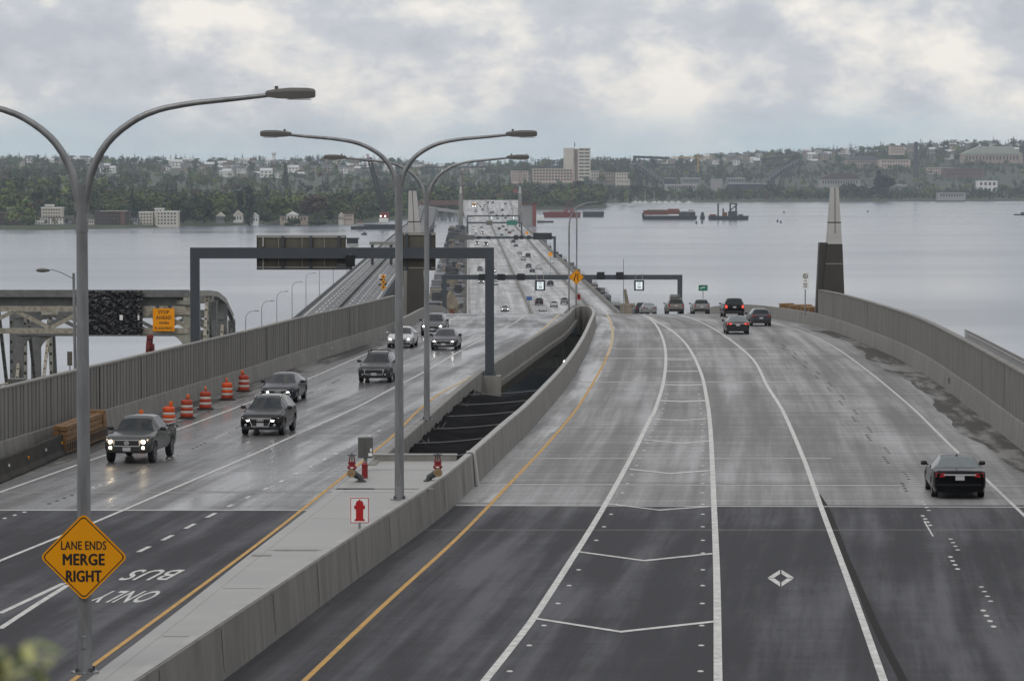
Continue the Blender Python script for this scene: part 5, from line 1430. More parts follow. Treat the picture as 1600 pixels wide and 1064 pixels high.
# yellow flat truck far up the ramp
p = on(741, 324.5, zR, 0, 2100, 2510)
t = thing('work_truck', 'yellow work truck far up the western ramp of the bridge', 'truck', p)
MB().bbox((0, 0, 2.0), (2.5, 7, 2.6), .1).build('cargo_box', 'sign_yellow', t); MB().bbox((0, -4.4, 1.6), (2.4, 1.6, 2.0), .15).build('cab', 'drum_white', t)
MB().box(-1.0, 1.0, -5.22, -5.2, 1.7, 2.4).build('windshield', 'glass_dark', t)
for sg in (-1, 1):
    for y in (-4.2, 2): MB().lathe([(.5, -.15), (.5, .15)], 10, (sg * 1.05, y, .5), 'x').build('wheel', 'tyre', t)
    MB().lathe([(0, 0), (.18, 0), (.18, .03), (0, .04)], 8, (sg * .9, -5.25, 1.0), 'y').build('headlight', 'head_on', t)
# ================================================================== OLD BRIDGE
OB_L, OB_R = -44.6, -25.7                                    # edges measured from the new deck's left edge
def zO(Y):
    if Y < 620: return 17.5 - 13.5 * sstep(300, 620, Y)
    if Y > 2350: return 4 + .00009 * min(Y - 2350, 200) ** 2 + .036 * max(0, Y - 2550)
    return 4.0
rd_old = road('old_bridge_deck', lambda y: bridge_left(y) + OB_L, lambda y: bridge_left(y) + OB_R, zO, 330, 2700, 'old_deck', st=12, nx=5)
def ob_span(off, prof, label, m='concrete_dark', Y0=330):
    f = lambda y: bridge_left(y) + off
    t = thing('bridge_barrier', label, 'barrier', (f(Y0), Y0, zO(Y0)))
    profile_loft(prof, frange(Y0, 2700, 20), f, zO).build('wall_body', m, t, world=True)
ob_span(OB_L, [(-.3, -3.5), (-.3, .8), (.1, .8), (.2, -.1)], 'dark outer rail of the old low bridge, south side', 'iron_dark')
ob_span(OB_R, [(-.2, -.1), (-.1, .8), (.3, .8), (.3, -3.5)], 'dark outer rail of the old low bridge, facing the new bridge', 'iron_dark')
ob_span((OB_L + OB_R) / 2 - .6, [(-.35, -.1), (-.12, .85), (.12, .85), (.35, -.1)], 'dark median barrier along the old low bridge')
for off in (OB_L + 1.2, OB_L + 3.4, OB_L + 4.6, OB_L + 6.6, OB_L + 8.0, OB_R - 8.4, OB_R - 6.2, OB_R - 5.0, OB_R - 3.2, OB_R - 1.4):
    mb = MB(); solid = off in (OB_L + 1.2, OB_R - 1.4)
    y = 740
    while y < 2300:
        L = 40 if solid else 9 + 4 * math.sin(off * 7)
        mb.quad(*[(bridge_left(yy) + off + s * .2, yy, zO(yy) + .03) for yy, s in ((y, -1), (y, 1), (y + L, 1), (y + L, -1))])
        y += 40 if solid else 19
    mb.build('lane_line', 'white_paint', rd_old, world=True)
# lamps along the old bridge
for i, Y in enumerate((640, 690, 745, 810, 880, 960, 1060, 1180)):
    x = bridge_left(Y) + OB_L + .4
    t = thing('street_lamp', f'thin lamp post on the old bridge edge, {ORD[i]} along the water', 'street lamp', (x, Y, zO(Y)), 0, 'thin lamp posts on the old bridge')
    H = 10.5
    pts = [Vector((0, 0, 0)), Vector((0, 0, H * .8))] + bez((0, 0, H * .82), (0, 0, H * .95), (.6, 0, H), (2.0, 0, H), 6)
    MB().tube(pts, [.1, .08] + [.06] * 7, 6).build('pole', 'galv', t)
    MB().bbox((2.3, 0, H), (.8, .3, .15), .03).build('lamp_head', 'lamp_housing', t)
# floats under the old bridge
for i, Y in enumerate(range(740, 2340, 115)):
    t = thing('old_pontoon', f'grey concrete float under the old bridge, {ORD[i]} one', 'pontoon', (bridge_left(Y) - 35, Y, 0), 0, 'floats under the old bridge')
    MB().box(-10.5, 10.5, -56, 56, -2, 2.0).build('hull', 'concrete_dark', t)
# stacked yellow lane signs on the old bridge
P = at(599, 441, 560); t = thing('warning_sign', 'three stacked yellow diamond signs above the old bridge lanes', 'sign', (P.x, 560, zO(560)))
for k in range(3): diamond_plate('panel', t, (0, 0, P.z - zO(560) + .95 - k * .92), .52, 'sign_yellow', .02, .06); 
MB().tube([(0, .08, 0), (0, .08, P.z - zO(560) + 1)], .06, 6).build('post', 'galv', t)
for k in range(3): MB().cbox((0, -.03, P.z - zO(560) + .95 - k * .92), (.25, .01, .3)).build('symbol', 'sign_black', t)
# parked truck and control house on the old bridge
Y = 1090; t = thing('box_truck', 'white box truck parked on the old bridge', 'truck', (bridge_left(Y) + OB_R - 3, Y, zO(Y)))
MB().bbox((0, 1, 2.1), (2.5, 7, 2.6), .08).build('cargo_box', 'drum_white', t); MB().bbox((0, -3.6, 1.5), (2.3, 1.9, 1.9), .15).build('cab', 'paint_white', t)
MB().box(-.95, .95, -4.57, -4.55, 1.6, 2.3).build('windshield', 'glass_dark', t)
for sg in (-1, 1):
    for y in (-3.4, 2.6): MB().lathe([(.48, -.15), (.48, .15)], 10, (sg * 1.0, y, .48), 'x').build('wheel', 'tyre', t)
Y = 1460; P = at(551, 386, Y)
t = thing('control_house', 'small pale control house with dark windows above the old bridge', 'building', (P.x, Y, 2))
MB().box(-1.2, 1.2, -1.2, 1.2, 0, P.z - 2 + .3).build('shaft', 'concrete_pale', t)
zc = P.z - 2
MB().box(-2.6, 2.6, -2.6, 2.6, zc, zc + 1.6).build('wall', 'concrete_top', t); MB().box(-2.5, 2.5, -2.5, 2.5, zc + 1.6, zc + 3.6).build('window_band', 'glass_dark', t); MB().box(-3, 3, -3, 3, zc + 3.6, zc + 4.1).build('roof', 'concrete_dark', t)
# long barge-like platform beside the old bridge
Y = 1330; P = at(611, 379, Y)
t = thing('work_platform', 'grey steel platform crossing beside the old bridge', 'platform', (P.x, Y, 0)); hw = 33 * Y / FPX
MB().box(-hw, hw, -4, 4, P.z - .9, P.z + .3).build('deck', 'concrete', t)
for x in (-hw + 1, 0, hw - 1): MB().tube([(x, 0, -2), (x, 0, P.z - .9)], .6, 8).build('pile', 'concrete_dark', t)
# truss span
XR, XL, YN_, YF_ = -33.2, -54.6, 330.0, 380.0
def truss():
    t = thing('truss_bridge', 'old grey green steel truss span with riveted portal beside the ribbed wall', 'bridge', (XR, YN_, 10))
    P = lambda px, py: at(px, py, YN_)
    dkm, hole = 'truss_grey', MB()
    def member(a, b, w, h, m, holes=True, name='member'):
        MB().bar(a, b, w, h).build(name, m, t, world=True)
        if holes:
            a, b = Vector(a), Vector(b); L = (b - a).length; n = int(L / 1.05); d = (b - a).normalized()
            for i in range(1, n):
                c = a + d * (L * i / n); c = c + Vector((0, -h / 2 - .012 if abs(d.y) < .9 else 0, 0))
                ring = [c + Vector((math.cos(k * math.pi / 4) * .14, 0, math.sin(k * math.pi / 4) * .2)) for k in range(8)]
                hole.poly(ring)
    zb, zt = 14.0, 29.6
    for X, sgn in ((XR, 1), (XL, -1)):
        ys = [YN_ + 10 * k for k in range(6)]; zt_ = [zt, zt - .35, zt - .7, zt - 1.2, zt - 2.3, zt - 4.6]
        if X == XL: ys = [YN_ - 24, YN_ - 16, YN_ - 8] + ys; zt_ = [zt - .4, zt - .2, zt] + zt_
        for i in range(len(ys) - 1):
            member((X, ys[i], zt_[i]), (X, ys[i + 1], zt_[i + 1]), .5, .6, 'truss_paint', False, 'top_chord')
            member((X, ys[i], zb), (X, ys[i + 1], zb), .8, .9, dkm, False, 'bottom_chord')
            a, b = ((zb, zt_[i + 1]) if i % 2 else (zt_[i], zb))
            member((X, ys[i] + .2, a), (X, ys[i + 1] - .2, b), .34, .34, 'truss_rust' if i % 2 else dkm, True, 'diagonal')
        for q_, (y, z) in enumerate(zip(ys, zt_)): member((X, y, zb), (X, y, z), .36, .36, 'truss_paint' if q_ % 2 == 0 else dkm, True, 'vertical')
    member((XR, YF_, zt - 5), (XR, YF_ + 3, zb), .8, .8, dkm, False, 'end_post'); member((XL, YF_, zt - 5), (XL, YF_ + 3, zb), .8, .8, dkm, False, 'end_post')
    # portal frames across the road, the near one rust stained
    for Y, m1, m2 in ((YN_, 'truss_rust', 'truss_paint'), (YN_ + 25, 'truss_grey', 'truss_grey'), (YF_ - 12, 'truss_grey', 'truss_grey')):
        dz = 0 if Y == YN_ else -(Y - YN_) * .058
        z1, z2, z3, z4 = P(0, 453).z + dz, P(0, 464).z + dz, P(0, 482).z + dz, P(0, 514).z + dz
        MB().box(XL, XR, Y - .4, Y + .4, z2, z1).build('top_strut', 'truss_grey', t, world=True)
        if Y == YN_: MB().box(XL, XR, Y + .5, Y + 1.2, z3, z2 - .02).build('sway_plate', 'truss_grey', t, world=True)
        MB().box(XL, XR, Y - .45, Y - .1, z3 - .32, z3 + .25).build('sway_strut', m1, t, world=True)
        MB().box(XL, XR, Y - .45, Y - .05, z4 - .45, z4 + .1).build('lower_strut', m1 if Y == YN_ else m2, t, world=True)
        n = 6; w = (XR - XL) / n
        for i in range(n):
            xa, xb = XL + i * w, XL + (i + 1) * w
            zz = (z3 - .2, z4 + .1) if i % 2 else (z4 + .1, z3 - .2)
            MB().bar((xa, Y - .25, zz[0]), (xb, Y - .25, zz[1]), .3, .4).build('brace', m1, t, world=True)
        for i in range(0, n + 1, 2): MB().bbox((XL + i * w + (0 if 0 < i < n else (.6 if i == 0 else -.6)), Y - .47, z3 - .25), (1.7, .04, .8), .01).build('gusset', m1, t, world=True)
        # curved knees down to the posts
        for sg, X in ((1, XL), (-1, XR)):
            A, B = [], []
            for j in range(9):
                a = j / 8 * math.pi / 2; A.append((X + sg * (3.0 - 2.6 * math.cos(a) * 1.0 + (0 if j else 0)), Y - .3, z4 - .3 - 2.2 * (1 - math.sin(a)))); B.append((X + sg * .2, Y - .3, z4 - .3 - 2.2 * (1 - math.sin(a))))
            MB().strip(A, B).build('knee', m2, t, world=True)
            MB().strip([(p[0], p[1], p[2]) for p in A], [(p[0], p[1] + .5, p[2]) for p in A]).build('knee_flange', 'truss_grey', t, world=True)
        for X in (XL, XR):
            MB().loft([[(X + a * .55, Y - .35 + b * .35, zz) for a, b in ((-1, 0), (1, 0), (1, 2), (-1, 2))] for zz in (zb, z2)], close=True).build('portal_post', m2, t, world=True)
    # laterals under the top strut, seen as long sloping slabs
    for k, (ya, yb, s) in enumerate(((YN_, YN_ + 25, 1), (YN_ + 25, YN_, 1), (YN_ + 25, YF_ - 12, 1))):
        MB().bar((XL, ya + .8, zt - .9 - .03 * abs(ya - YN_)), (XR, yb - .8, zt - .9 - .03 * abs(yb - YN_)), .5, .45).build('lateral', 'truss_paint', t, world=True)
    hole.build('perforations', 'sign_black', t, world=True)['kind'] = 'stuff'
truss()
# covered sign and yellow sign hung on the portal
Y = YN_ - .9; P = lambda px, py: at(px, py, Y)
def tarp():
    a, b, zt, zb = P(133, 0).x, P(220, 0).x, P(0, 454).z, P(0, 523).z
    t = thing('covered_sign', 'large sign wrapped in crumpled black tarp on the truss portal', 'sign', ((a + b) / 2, Y, zb))
    r_ = random.Random(9); nx, nz = 34, 26; mb = MB()
    ph = [(r_.uniform(2, 9), r_.uniform(3, 12), r_.uniform(0, 6)) for _ in range(7)]
    for j in range(nz + 1):
        for i in range(nx + 1):
            s, u = i / nx, j / nz
            d = sum(math.sin(p * s * 6.28 + q * u * 6.28 + c) for p, q, c in ph) * .030 + r_.uniform(-.09, .09)
            if i in (0, nx) or j in (0, nz): d = .05
            mb.v.append((a + (b - a) * s + (0 if 0 < i < nx else r_.uniform(-.05, .05)), Y - .12 + d, zb + (zt - zb) * u))
    for j in range(nz):
        for i in range(nx): k = j * (nx + 1) + i; mb.f.append((k, k + 1, k + nx + 2, k + nx + 1))
    mb.build('tarp', 'black_tarp', t, world=True)
    MB().box(a + .05, b - .05, Y + .05, Y + .4, zb + .05, zt - .05).build('sign_box', 'iron_dark', t, world=True)
    for px, py, w, h in ((190, 496, 5, 8), (217, 496, 2.5, 8)):
        c = P(px, py); MB().cbox((c.x, Y - .32, c.z), (w * Y / FPX, .02, h * Y / FPX)).build('paper_note', 'sign_white', t, world=True)
    for px in (154, 187): c = P(px, 524); MB().cbox((c.x, Y, c.z), (.14, .14, .14)).build('lashing', 'iron_dark', t, world=True)
tarp()
a, b, zt_, zb_ = P(236, 0).x, P(270, 0).x, P(0, 482).z, P(0, 517.5).z
t = thing('warning_sign', 'orange yellow square sign reading STOP AHEAD WHEN FLASHING on truss portal', 'sign', ((a + b) / 2, Y, zb_))
pn = MB().bbox((0, 0, (zt_ - zb_) / 2), (b - a, .05, zt_ - zb_), .01).build('panel', 'sign_orange', t)
W_, H_ = b - a, zt_ - zb_
for txt, f, w, h in (('STOP', .84, .50, .15), ('AHEAD', .60, .70, .15), ('WHEN', .36, .44, .12), ('FLASHING', .13, .82, .12)):
    fit_text(txt, W_ * w, H_ * h, pn, (0, -.028, H_ * f), .035)
for s in (-1, 1):
    MB().lathe([(.16, -.1), (.2, 0), (.16, .1), (0, .1)], 10, (s * W_ * .28, -.02, H_ + .22), 'y').build('flasher', 'iron_dark', t)
# road lamp beyond the inbound wall, with a sign plate on its pole
Y = 205; P = lambda px, py: at(px, py, Y); x = P(112, 0).x; zb = 14.0
t = thing('street_lamp', 'cobra-head road lamp on a plain pole beyond the inbound wall', 'street lamp', (x, Y, zb))
zt = P(0, 427).z - zb
MB().tube([(P(117, 0).x - x, 0, 0), (0, 0, zt)], [.13, .09], 10).build('pole', 'galv', t)
MB().tube([(0, 0, zt - .4)] + bez((-.1, 0, zt - .3), (-.7, 0, zt - .0), (-1.0, 0, zt + .16), (P(76, 0).x - x, 0, P(0, 421).z - zb), 6), .035, 6).build('arm', 'galv', t)
smooth_edges(MB().lathe([(0, -.46), (.06, -.42), (.12, -.25), (.13, 0), (.10, .25), (.05, .44), (0, .46)], 12, (P(64, 0).x - x, 0, P(0, 422.5).z - zb), 'x').build('lamp_head', 'lamp_housing', t), 60)
c = P(109.5, 560); MB().bbox((c.x - x, -.15, c.z - zb), (8 * Y / FPX, .02, 22 * Y / FPX), .005).build('sign_plate', 'alu_back', t)
MB().tube([(c.x - x, -.1, c.z - zb + .4 * 0), (c.x - x, -.1, c.z - zb - 4)], .04, 6).build('plate_post', 'galv', t)
# red boom lift between the truss and the wall
Y = 262; P = lambda px, py: at(px, py, Y); c = P(235, 560)
t = thing('boom_lift', 'folded red boom lift standing behind the inbound wall under the portal', 'machine', (c.x, Y, 12))
z0, z1 = P(0, 575).z - 12, P(0, 524).z - 12
MB().bar((0, 0, 0), (0, 0, z0), .9, .9).build('chassis', 'iron_dark', t)
for dx, a, b, w in ((-.12, z0 - 1, z1, .34), (.22, z0 - 1, z1 - .7, .26), (-.32, z0 - 1, z1 - .5, .2)): MB().bar((dx, 0, a), (dx * .4, .1, b), w, .4).build('boom', 'red_steel', t)
MB().bbox((.0, -.1, z1 - .1), (.5, .5, .35), .04).build('boom_head', 'red_steel', t)
for k in range(4): MB().tube([(-.3, -.25, z0 + k * .5), (.3, -.25, z0 + .25 + k * .5)], .04, 5).build('hose', 'rubber', t)
# railing and clutter behind the wall at the far left
Y = 150; t = thing('railing', 'rusty low rail behind the inbound wall under the truss', 'railing', (at(40, 0, Y).x, Y, 22))
MB().tube([at(-40, 607, Y), at(72, 590, Y)], .05, 6).build('rail', 'truss_rust', t, world=True)
for px in (0, 20, 40, 60): MB().tube([at(px, 640, Y), at(px, 602 - px * .15, Y)], .05, 6).build('post', 'truss_grey', t, world=True)
MB().bbox(at(27, 597, Y), (.8, .5, .35), .03).build('junction_box', 'cabinet_grey', t, world=True)

# ================================================================== PONTOONS OF THE NEW BRIDGE
for i, Y in enumerate(range(745, 2160, 112)):
    t = thing('pontoon', f'long concrete pontoon carrying the new bridge, {ORD[i]} one', 'pontoon', (bridge_left(Y) + 16, Y, 0), 0, 'main pontoons under the new bridge')
    MB().box(-18, 22, -55.5, 55.5, -2, 2.4).build('hull', 'concrete', t)
    for k in range(4):
        yy = -42 + k * 28
        MB().box(-17, 19.5, yy - .9, yy + .9, 4.9 + 1.2, 7.4).build('cross_beam', 'concrete', t)
        for x in (-15, -5, 5, 15): MB().lathe([(.7, 2.4), (.7, 6.1)], 10, (x, yy, 0)).build('column', 'concrete', t)
rp = random.Random(21)
mat('gear_dark', (.045, .048, .052), .6, var=.4, vscale=.4); mat('gear_grey', (.16, .16, .165), .6, var=.3, vscale=.4); mat('gear_tan', (.22, .19, .14), .7, var=.3, vscale=.5)
def side_pontoon(label, grp, xoff, Y, W, L, top, seed):
    r_ = random.Random(seed)
    t = thing('side_pontoon', label, 'pontoon', (bridge_left(Y) + xoff, Y, 0), 0, grp)
    MB().box(-W / 2, W / 2, -L / 2, L / 2, -2, top).build('hull', 'gear_dark', t)
    MB().box(-W / 2 + .1, W / 2 - .1, -L / 2 + .1, L / 2 - .1, top + .01, top + .25).build('deck', 'gear_grey', t)
    for k in range(r_.randint(2, 4)):
        w, l, h = r_.uniform(1.6, 4), r_.uniform(2, 6), r_.uniform(1.2, 3.2)
        x, y = r_.uniform(-W / 2 + w / 2, W / 2 - w / 2), r_.uniform(-L / 2 + l / 2, L / 2 - l / 2)
        MB().bbox((x, y, top + .25 + h / 2), (w, l, h), .08).build('deck_house' if h > 2.2 else 'deck_box', r_.choice(['gear_dark', 'gear_grey', 'gear_tan', 'gear_dark']), t)
    for e in (-1, 1):
        for hgt in (.6, 1.1): MB().bar((-W / 2 + .1, e * (L / 2 - .1), top + .25 + hgt), (W / 2 - .1, e * (L / 2 - .1), top + .25 + hgt), .06).build('rail', 'galv', t)
        for x in (-W / 2 + .1, 0, W / 2 - .1): MB().bar((x, e * (L / 2 - .1), top), (x, e * (L / 2 - .1), top + 1.35), .07).build('rail_post', 'galv', t)
    for k in range(4): MB().box(-W / 2 - .03, W / 2 + .03, -L / 2 - .05, -L / 2 - .005, .3 + k * top / 4, .5 + k * top / 4).build('fender', 'gear_grey', t)
for i, Y in enumerate(range(790, 2100, 42)):
    side_pontoon(f'stubby work pontoon on the inbound side of the bridge, {ORD[i]} one', 'work pontoons on the inbound side', -6.0, Y, 11.4, 30, 4.2 if i % 3 else 5.2, i)
for i, (Y, W, L) in enumerate(((800, 10, 26), (905, 8, 22), (985, 8, 22), (1070, 8, 22), (1160, 7, 22), (1260, 7, 22), (1370, 7, 22), (1490, 7, 24), (1620, 7, 24), (1760, 7, 24), (1900, 7, 24))):
    side_pontoon(f'work pontoon beside the bridge path, {ORD[i]} one', 'work pontoons beside the bridge path', 35.3 + W / 2 + (3 if i == 0 else 0), Y, W, L, 5.0, 60 + i)
t = thing('excavator_arm', 'tan excavator boom standing on a pontoon beyond the crest', 'machine', at(979, 488, 620))
q0, q1, q2 = at(982, 480, 620), at(976, 452, 620), at(983, 447, 620)
MB().bar(q0, q1, .5, .6).build('boom', 'gear_tan', t, world=True); MB().bar(q1, at(978, 476, 620), .3, .4).build('stick', 'gear_tan', t, world=True)
MB().bbox((at(983, 0, 620).x, 620, at(0, 483, 620).z), (3.2, 3, 2.2), .2).build('cab', 'gear_tan', t, world=True)
t = thing('covered_stack', 'brown tarp draped over gear at the edge of the inbound crest', 'tarp', at(703, 492, 520))
c = at(703, 492, 520); r_ = random.Random(5); secs = []
for z, rr in ((-2, 1.5), (0, 1.45), (1.2, 1.5), (2.4, 1.1), (3.4, .5), (4.0, .15)):
    secs.append([(c.x + (rr + r_.uniform(-.25, .25)) * math.cos(a), 520 + (rr + r_.uniform(-.2, .2)) * math.sin(a), c.z + z) for a in [k * math.pi / 6 for k in range(12)]])
MB().loft(secs, close=True).build('tarp', 'gear_tan', t, world=True)
MB().loft([[(c.x + .5 * math.cos(a) + .3, 519 + .6 * math.sin(a), c.z - 2 + z) for a in [k * math.pi / 3 for k in range(6)]] for z in (0, 3)], close=True).build('rust_frame', 'rust', t, world=True)
# orange building material behind the barrier by the pylon
t = thing('material_pile', 'orange brown building material stacked behind the barrier near the pylon', 'material pile', (eR(285) + 1.5, 285, zR(285)))
rq = random.Random(6)
for k in range(14):
    y = 278 + k * 1.9; MB().bbox((eR(y) + 1.2 + rq.uniform(-.3, .5), y, zR(y) + 1.0 + rq.uniform(0, .25)), (rq.uniform(.6, 1.6), rq.uniform(.8, 1.8), rq.uniform(.3, .7)), .03).build('board_stack', rq.choice(['wood', 'rust', 'wood']), t, world=True)
# ================================================================== FAR SHORE
def tab(t): c = sorted(t); return lambda x: lerp_tab(c, x)
shoreL = tab([(-400, 364), (-150, 361), (0, 359), (60, 360), (150, 358), (230, 356), (280, 354), (340, 354), (400, 351), (480, 353), (560, 350), (605, 345), (640, 342), (690, 339), (760, 333), (820, 329), (900, 327), (947, 325.5)])
shoreR = tab([(925, 318), (960, 317), (1100, 316.5), (1300, 315.5), (1600, 314.5), (2000, 314)])
def land(name, shore, px0, px1, rows, m, step=14):
    """rows: (extra distance behind the shore, ground height above the lake as a function of px)"""
    mb = MB(); pxs = frange(px0, px1, step)
    for dy, zf in rows:
        for px in pxs:
            w = water_at(px, shore(px)); Y = w.y + dy if dy < 1e5 else dy - 1e5
            mb.v.append((at(px, 0, Y).x, Y, zf(px)))
    n = len(pxs)
    for j in range(len(rows) - 1):
        for i in range(n - 1): a = j * n + i; mb.f.append((a, a + 1, a + n + 1, a + n))
    o = tag(smooth_edges(mb.build(name, m, world=True), 80), kind='structure')
    def height(px, Y):
        w = water_at(px, shore(px)).y; prev = None
        for dy, zf in rows:
            yy = w + dy if dy < 1e5 else dy - 1e5
            if prev and Y <= yy: return prev[1] + (zf(px) - prev[1]) * (Y - prev[0]) / (yy - prev[0])
            prev = (yy, zf(px))
        return prev[1]
    return o, height
mat('hill_ground', (.055, .065, .035), .9, var=.35, vscale=.02); mat('shore_ground', (.13, .12, .085), .9, var=.3, vscale=.05)
cst = lambda v: (lambda px: v)
ridgeL = tab([(-400, 66), (0, 62), (150, 60), (300, 58), (420, 57), (520, 60), (620, 55), (700, 46), (800, 52), (900, 56), (960, 58)])
midL = tab([(-400, 30), (0, 26), (130, 24), (220, 15), (330, 9), (480, 8), (560, 7), (700, 5), (948, 6)])
_, hL = land('left_hill', shoreL, -400, 948, [(-40, cst(-2.5)), (0, cst(.0)), (6, cst(1.6)), (160, cst(2.6)), (480, lambda p: midL(p) * .5 + 2), (1000, midL), (1e5 + 5000, lambda p: midL(p) * .45 + ridgeL(p) * .42), (1e5 + 6400, ridgeL), (1e5 + 7600, cst(10))], 'hill_ground')
ridgeR = tab([(925, 56), (1000, 58), (1100, 66), (1200, 74), (1300, 80), (1400, 88), (1500, 97), (1600, 98), (2000, 100)])
_, hR = land('right_hill', shoreR, 925, 2000, [(-60, cst(-2.5)), (0, cst(.0)), (12, cst(2.0)), (250, cst(4)), (600, lambda p: 6 + ridgeR(p) * .05), (1200, lambda p: ridgeR(p) * .42), (1e5 + 6700, ridgeR), (1e5 + 8000, cst(20))], 'hill_ground')

# ------------------------------------------------------------------ trees
def leaf_mat():
    m = bpy.data.materials.new('foliage'); m.use_nodes = True; nt = m.node_tree; b = nt.nodes['Principled BSDF']
    b.inputs['Roughness'].default_value = .8; b.inputs['Specular IOR Level'].default_value = .15
    a = nt.nodes.new('ShaderNodeAttribute'); a.attribute_name = 'tint'; a.attribute_type = 'GEOMETRY'
    nt.links.new(a.outputs['Color'], b.inputs['Base Color']); M['foliage'] = m
leaf_mat(); mat('bark', (.06, .05, .04), .9)
def tree_template(kind, seed, n):
    """leaf-clump quads filling a crown one unit tall; returns (n*4, 3) vertices"""
    r = np.random.RandomState(seed); out = []
    if kind == 'conifer':
        for i in range(n):
            t = r.uniform(.06, 1.0) ** .85; rad = .17 * (1 - t) ** .75 + .012; rad *= 1 + .25 * math.sin(t * 40 + seed)
            a = r.uniform(0, 6.283); rr = rad * r.uniform(.55, 1.0); c = np.array([rr * math.cos(a), rr * math.sin(a), t])
            s = .045 * (1.15 - t * .75); out.append((c, s, np.array([math.cos(a), math.sin(a), .55])))
    else:
        if kind == 'poplar': blobs = [(np.array([r.uniform(-.03, .03), r.uniform(-.03, .03), z]), .10 - .05 * abs(z - .5), .13) for z in np.linspace(.18, .9, 8)]
        else:
            blobs = [(np.array([0, 0, .62]), .27, .30)]
            for k in range(9):
                a = r.uniform(0, 6.28); q = r.uniform(.14, .3); blobs.append((np.array([q * math.cos(a), q * math.sin(a), r.uniform(.36, .82)]), r.uniform(.12, .2), r.uniform(.11, .17)))
        w = np.array([b[1] ** 2 for b in blobs]); w /= w.sum()
        for i in range(n):
            b = blobs[r.choice(len(blobs), p=w)]; d = r.normal(size=3); d /= np.linalg.norm(d); q = r.uniform(.75, 1.05)
            c = b[0] + d * np.array([b[1], b[1], b[2]]) * q; out.append((c, r.uniform(.045, .08) if kind != 'poplar' else .032, d + np.array([0, 0, .25])))
    V = []
    for c, s, nrm in out:
        nrm = nrm / np.linalg.norm(nrm) + r.normal(scale=.35, size=3); nrm /= np.linalg.norm(nrm)
        u = np.cross(nrm, [0, 0, 1.0]); u = u / (np.linalg.norm(u) + 1e-6); v = np.cross(nrm, u)
        a = r.uniform(0, 6.28); u, v = u * math.cos(a) + v * math.sin(a), v * math.cos(a) - u * math.sin(a)
        k = r.uniform(.7, 1.35, 4)
        V += [c + (u * k[0]) * s, c + (v * k[1]) * s, c - (u * k[2]) * s, c - (v * k[3]) * s]
    return np.array(V, dtype=np.float32)
def quads_mesh(V, tint):
    nq = len(V) // 4; me = bpy.data.meshes.new('m')
    me.vertices.add(len(V)); me.vertices.foreach_set('co', V.ravel())
    me.loops.add(len(V)); me.loops.foreach_set('vertex_index', np.arange(len(V), dtype=np.int32))
    me.polygons.add(nq); me.polygons.foreach_set('loop_start', np.arange(0, len(V), 4, dtype=np.int32))
    at_ = me.color_attributes.new('tint', 'FLOAT_COLOR', 'POINT'); at_.data.foreach_set('color', np.column_stack([tint, np.ones(len(tint), dtype=np.float32)]).astype(np.float32).ravel())
    me.update(calc_edges=True); me.materials.append(M['foliage']); return me
GREENS = np.array([(.048, .074, .032), (.062, .092, .034), (.085, .118, .038), (.12, .15, .05), (.036, .056, .034), (.092, .080, .046), (.052, .078, .042)])
DARKS = np.array([(.020, .032, .024), (.024, .038, .028), (.030, .045, .030), (.026, .036, .032)])
LOW = {k: [tree_template(k, s, n) for s in range(4)] for k, n in (('broad', 105), ('conifer', 80), ('poplar', 80))}
def wood(name, label, spots, seed):
    """one mass of trees: spots = (x, y, z, height, kind)"""
    r = np.random.RandomState(seed); Vs = []; Ts = []
    for x, y, z, h, kind in spots:
        V = LOW[kind][r.randint(4)]; a = r.uniform(0, 6.28); c, s = math.cos(a), math.sin(a); wd = h * r.uniform(.85, 1.2)
        W = np.empty_like(V); W[:, 0] = (V[:, 0] * c - V[:, 1] * s) * wd + x; W[:, 1] = (V[:, 0] * s + V[:, 1] * c) * wd + y; W[:, 2] = V[:, 2] * h + z - .06 * h
        base = (DARKS[r.randint(len(DARKS))] if kind != 'broad' else GREENS[r.randint(len(GREENS))]) * r.uniform(.7, 1.5)
        n = len(V) // 4; t = np.repeat(base[None, :] * r.uniform(.72, 1.3, (n, 1)), 4, axis=0)
        Vs.append(W); Ts.append(t)
    V = np.concatenate(Vs); T = np.concatenate(Ts); o0 = V.mean(0); o0[2] = V[:, 2].min(); V = V - o0
    o = bpy.data.objects.new(name, quads_mesh(V.astype(np.float32), T)); COL.objects.link(o); o.location = o0.tolist()
    return tag(o, label, 'woodland', None, 'stuff')
rw = random.Random(12)
spots = []; HREG = {0: 'in the bright cluster above the poplars', 1: 'on the slope left of the bright cluster', 2: 'half hidden in the woods above the brick apartments', 3: 'below the white dome', 4: 'on the long hazy slope behind the floating crane', 5: 'on the ridge behind the first lamp pole', 6: 'on the ridge at far left', 7: 'on the slope behind the western pylons', 8: 'on the hill behind the stadium', 9: 'on the hilltop around the chimney', 10: 'on the hill right of the hospital tower'}
for reg, (a, b, y0, y1, n) in enumerate(((345, 402, 256, 279, 22), (255, 345, 255, 274, 12), (150, 215, 262, 276, 6), (404, 470, 256, 280, 14), (470, 620, 250, 272, 26), (100, 155, 244, 262, 6), (0, 100, 247, 265, 5), (620, 760, 254, 274, 20), (1110, 1300, 232, 262, 26), (1300, 1600, 222, 250, 20), (955, 1110, 240, 258, 12))):
    for _ in range(n): spots.append((rw.uniform(a, b), rw.uniform(y0, y1), reg))
HOUSES = []
for px, py, reg in spots:
    hf, lo, hi = (hL, 3300, 6390) if px < 948 else (hR, 5600, 6690)
    Yh = hi
    for k in range(80):
        Y = lo + (hi - lo) * k / 79
        if at(px, py, Y).z < hf(px, Y): Yh = Y; break
    HOUSES.append((px, max(lo, Yh - 10), reg))
HB = {}
for h in HOUSES: HB.setdefault(int(h[0] // 12), []).append(h)
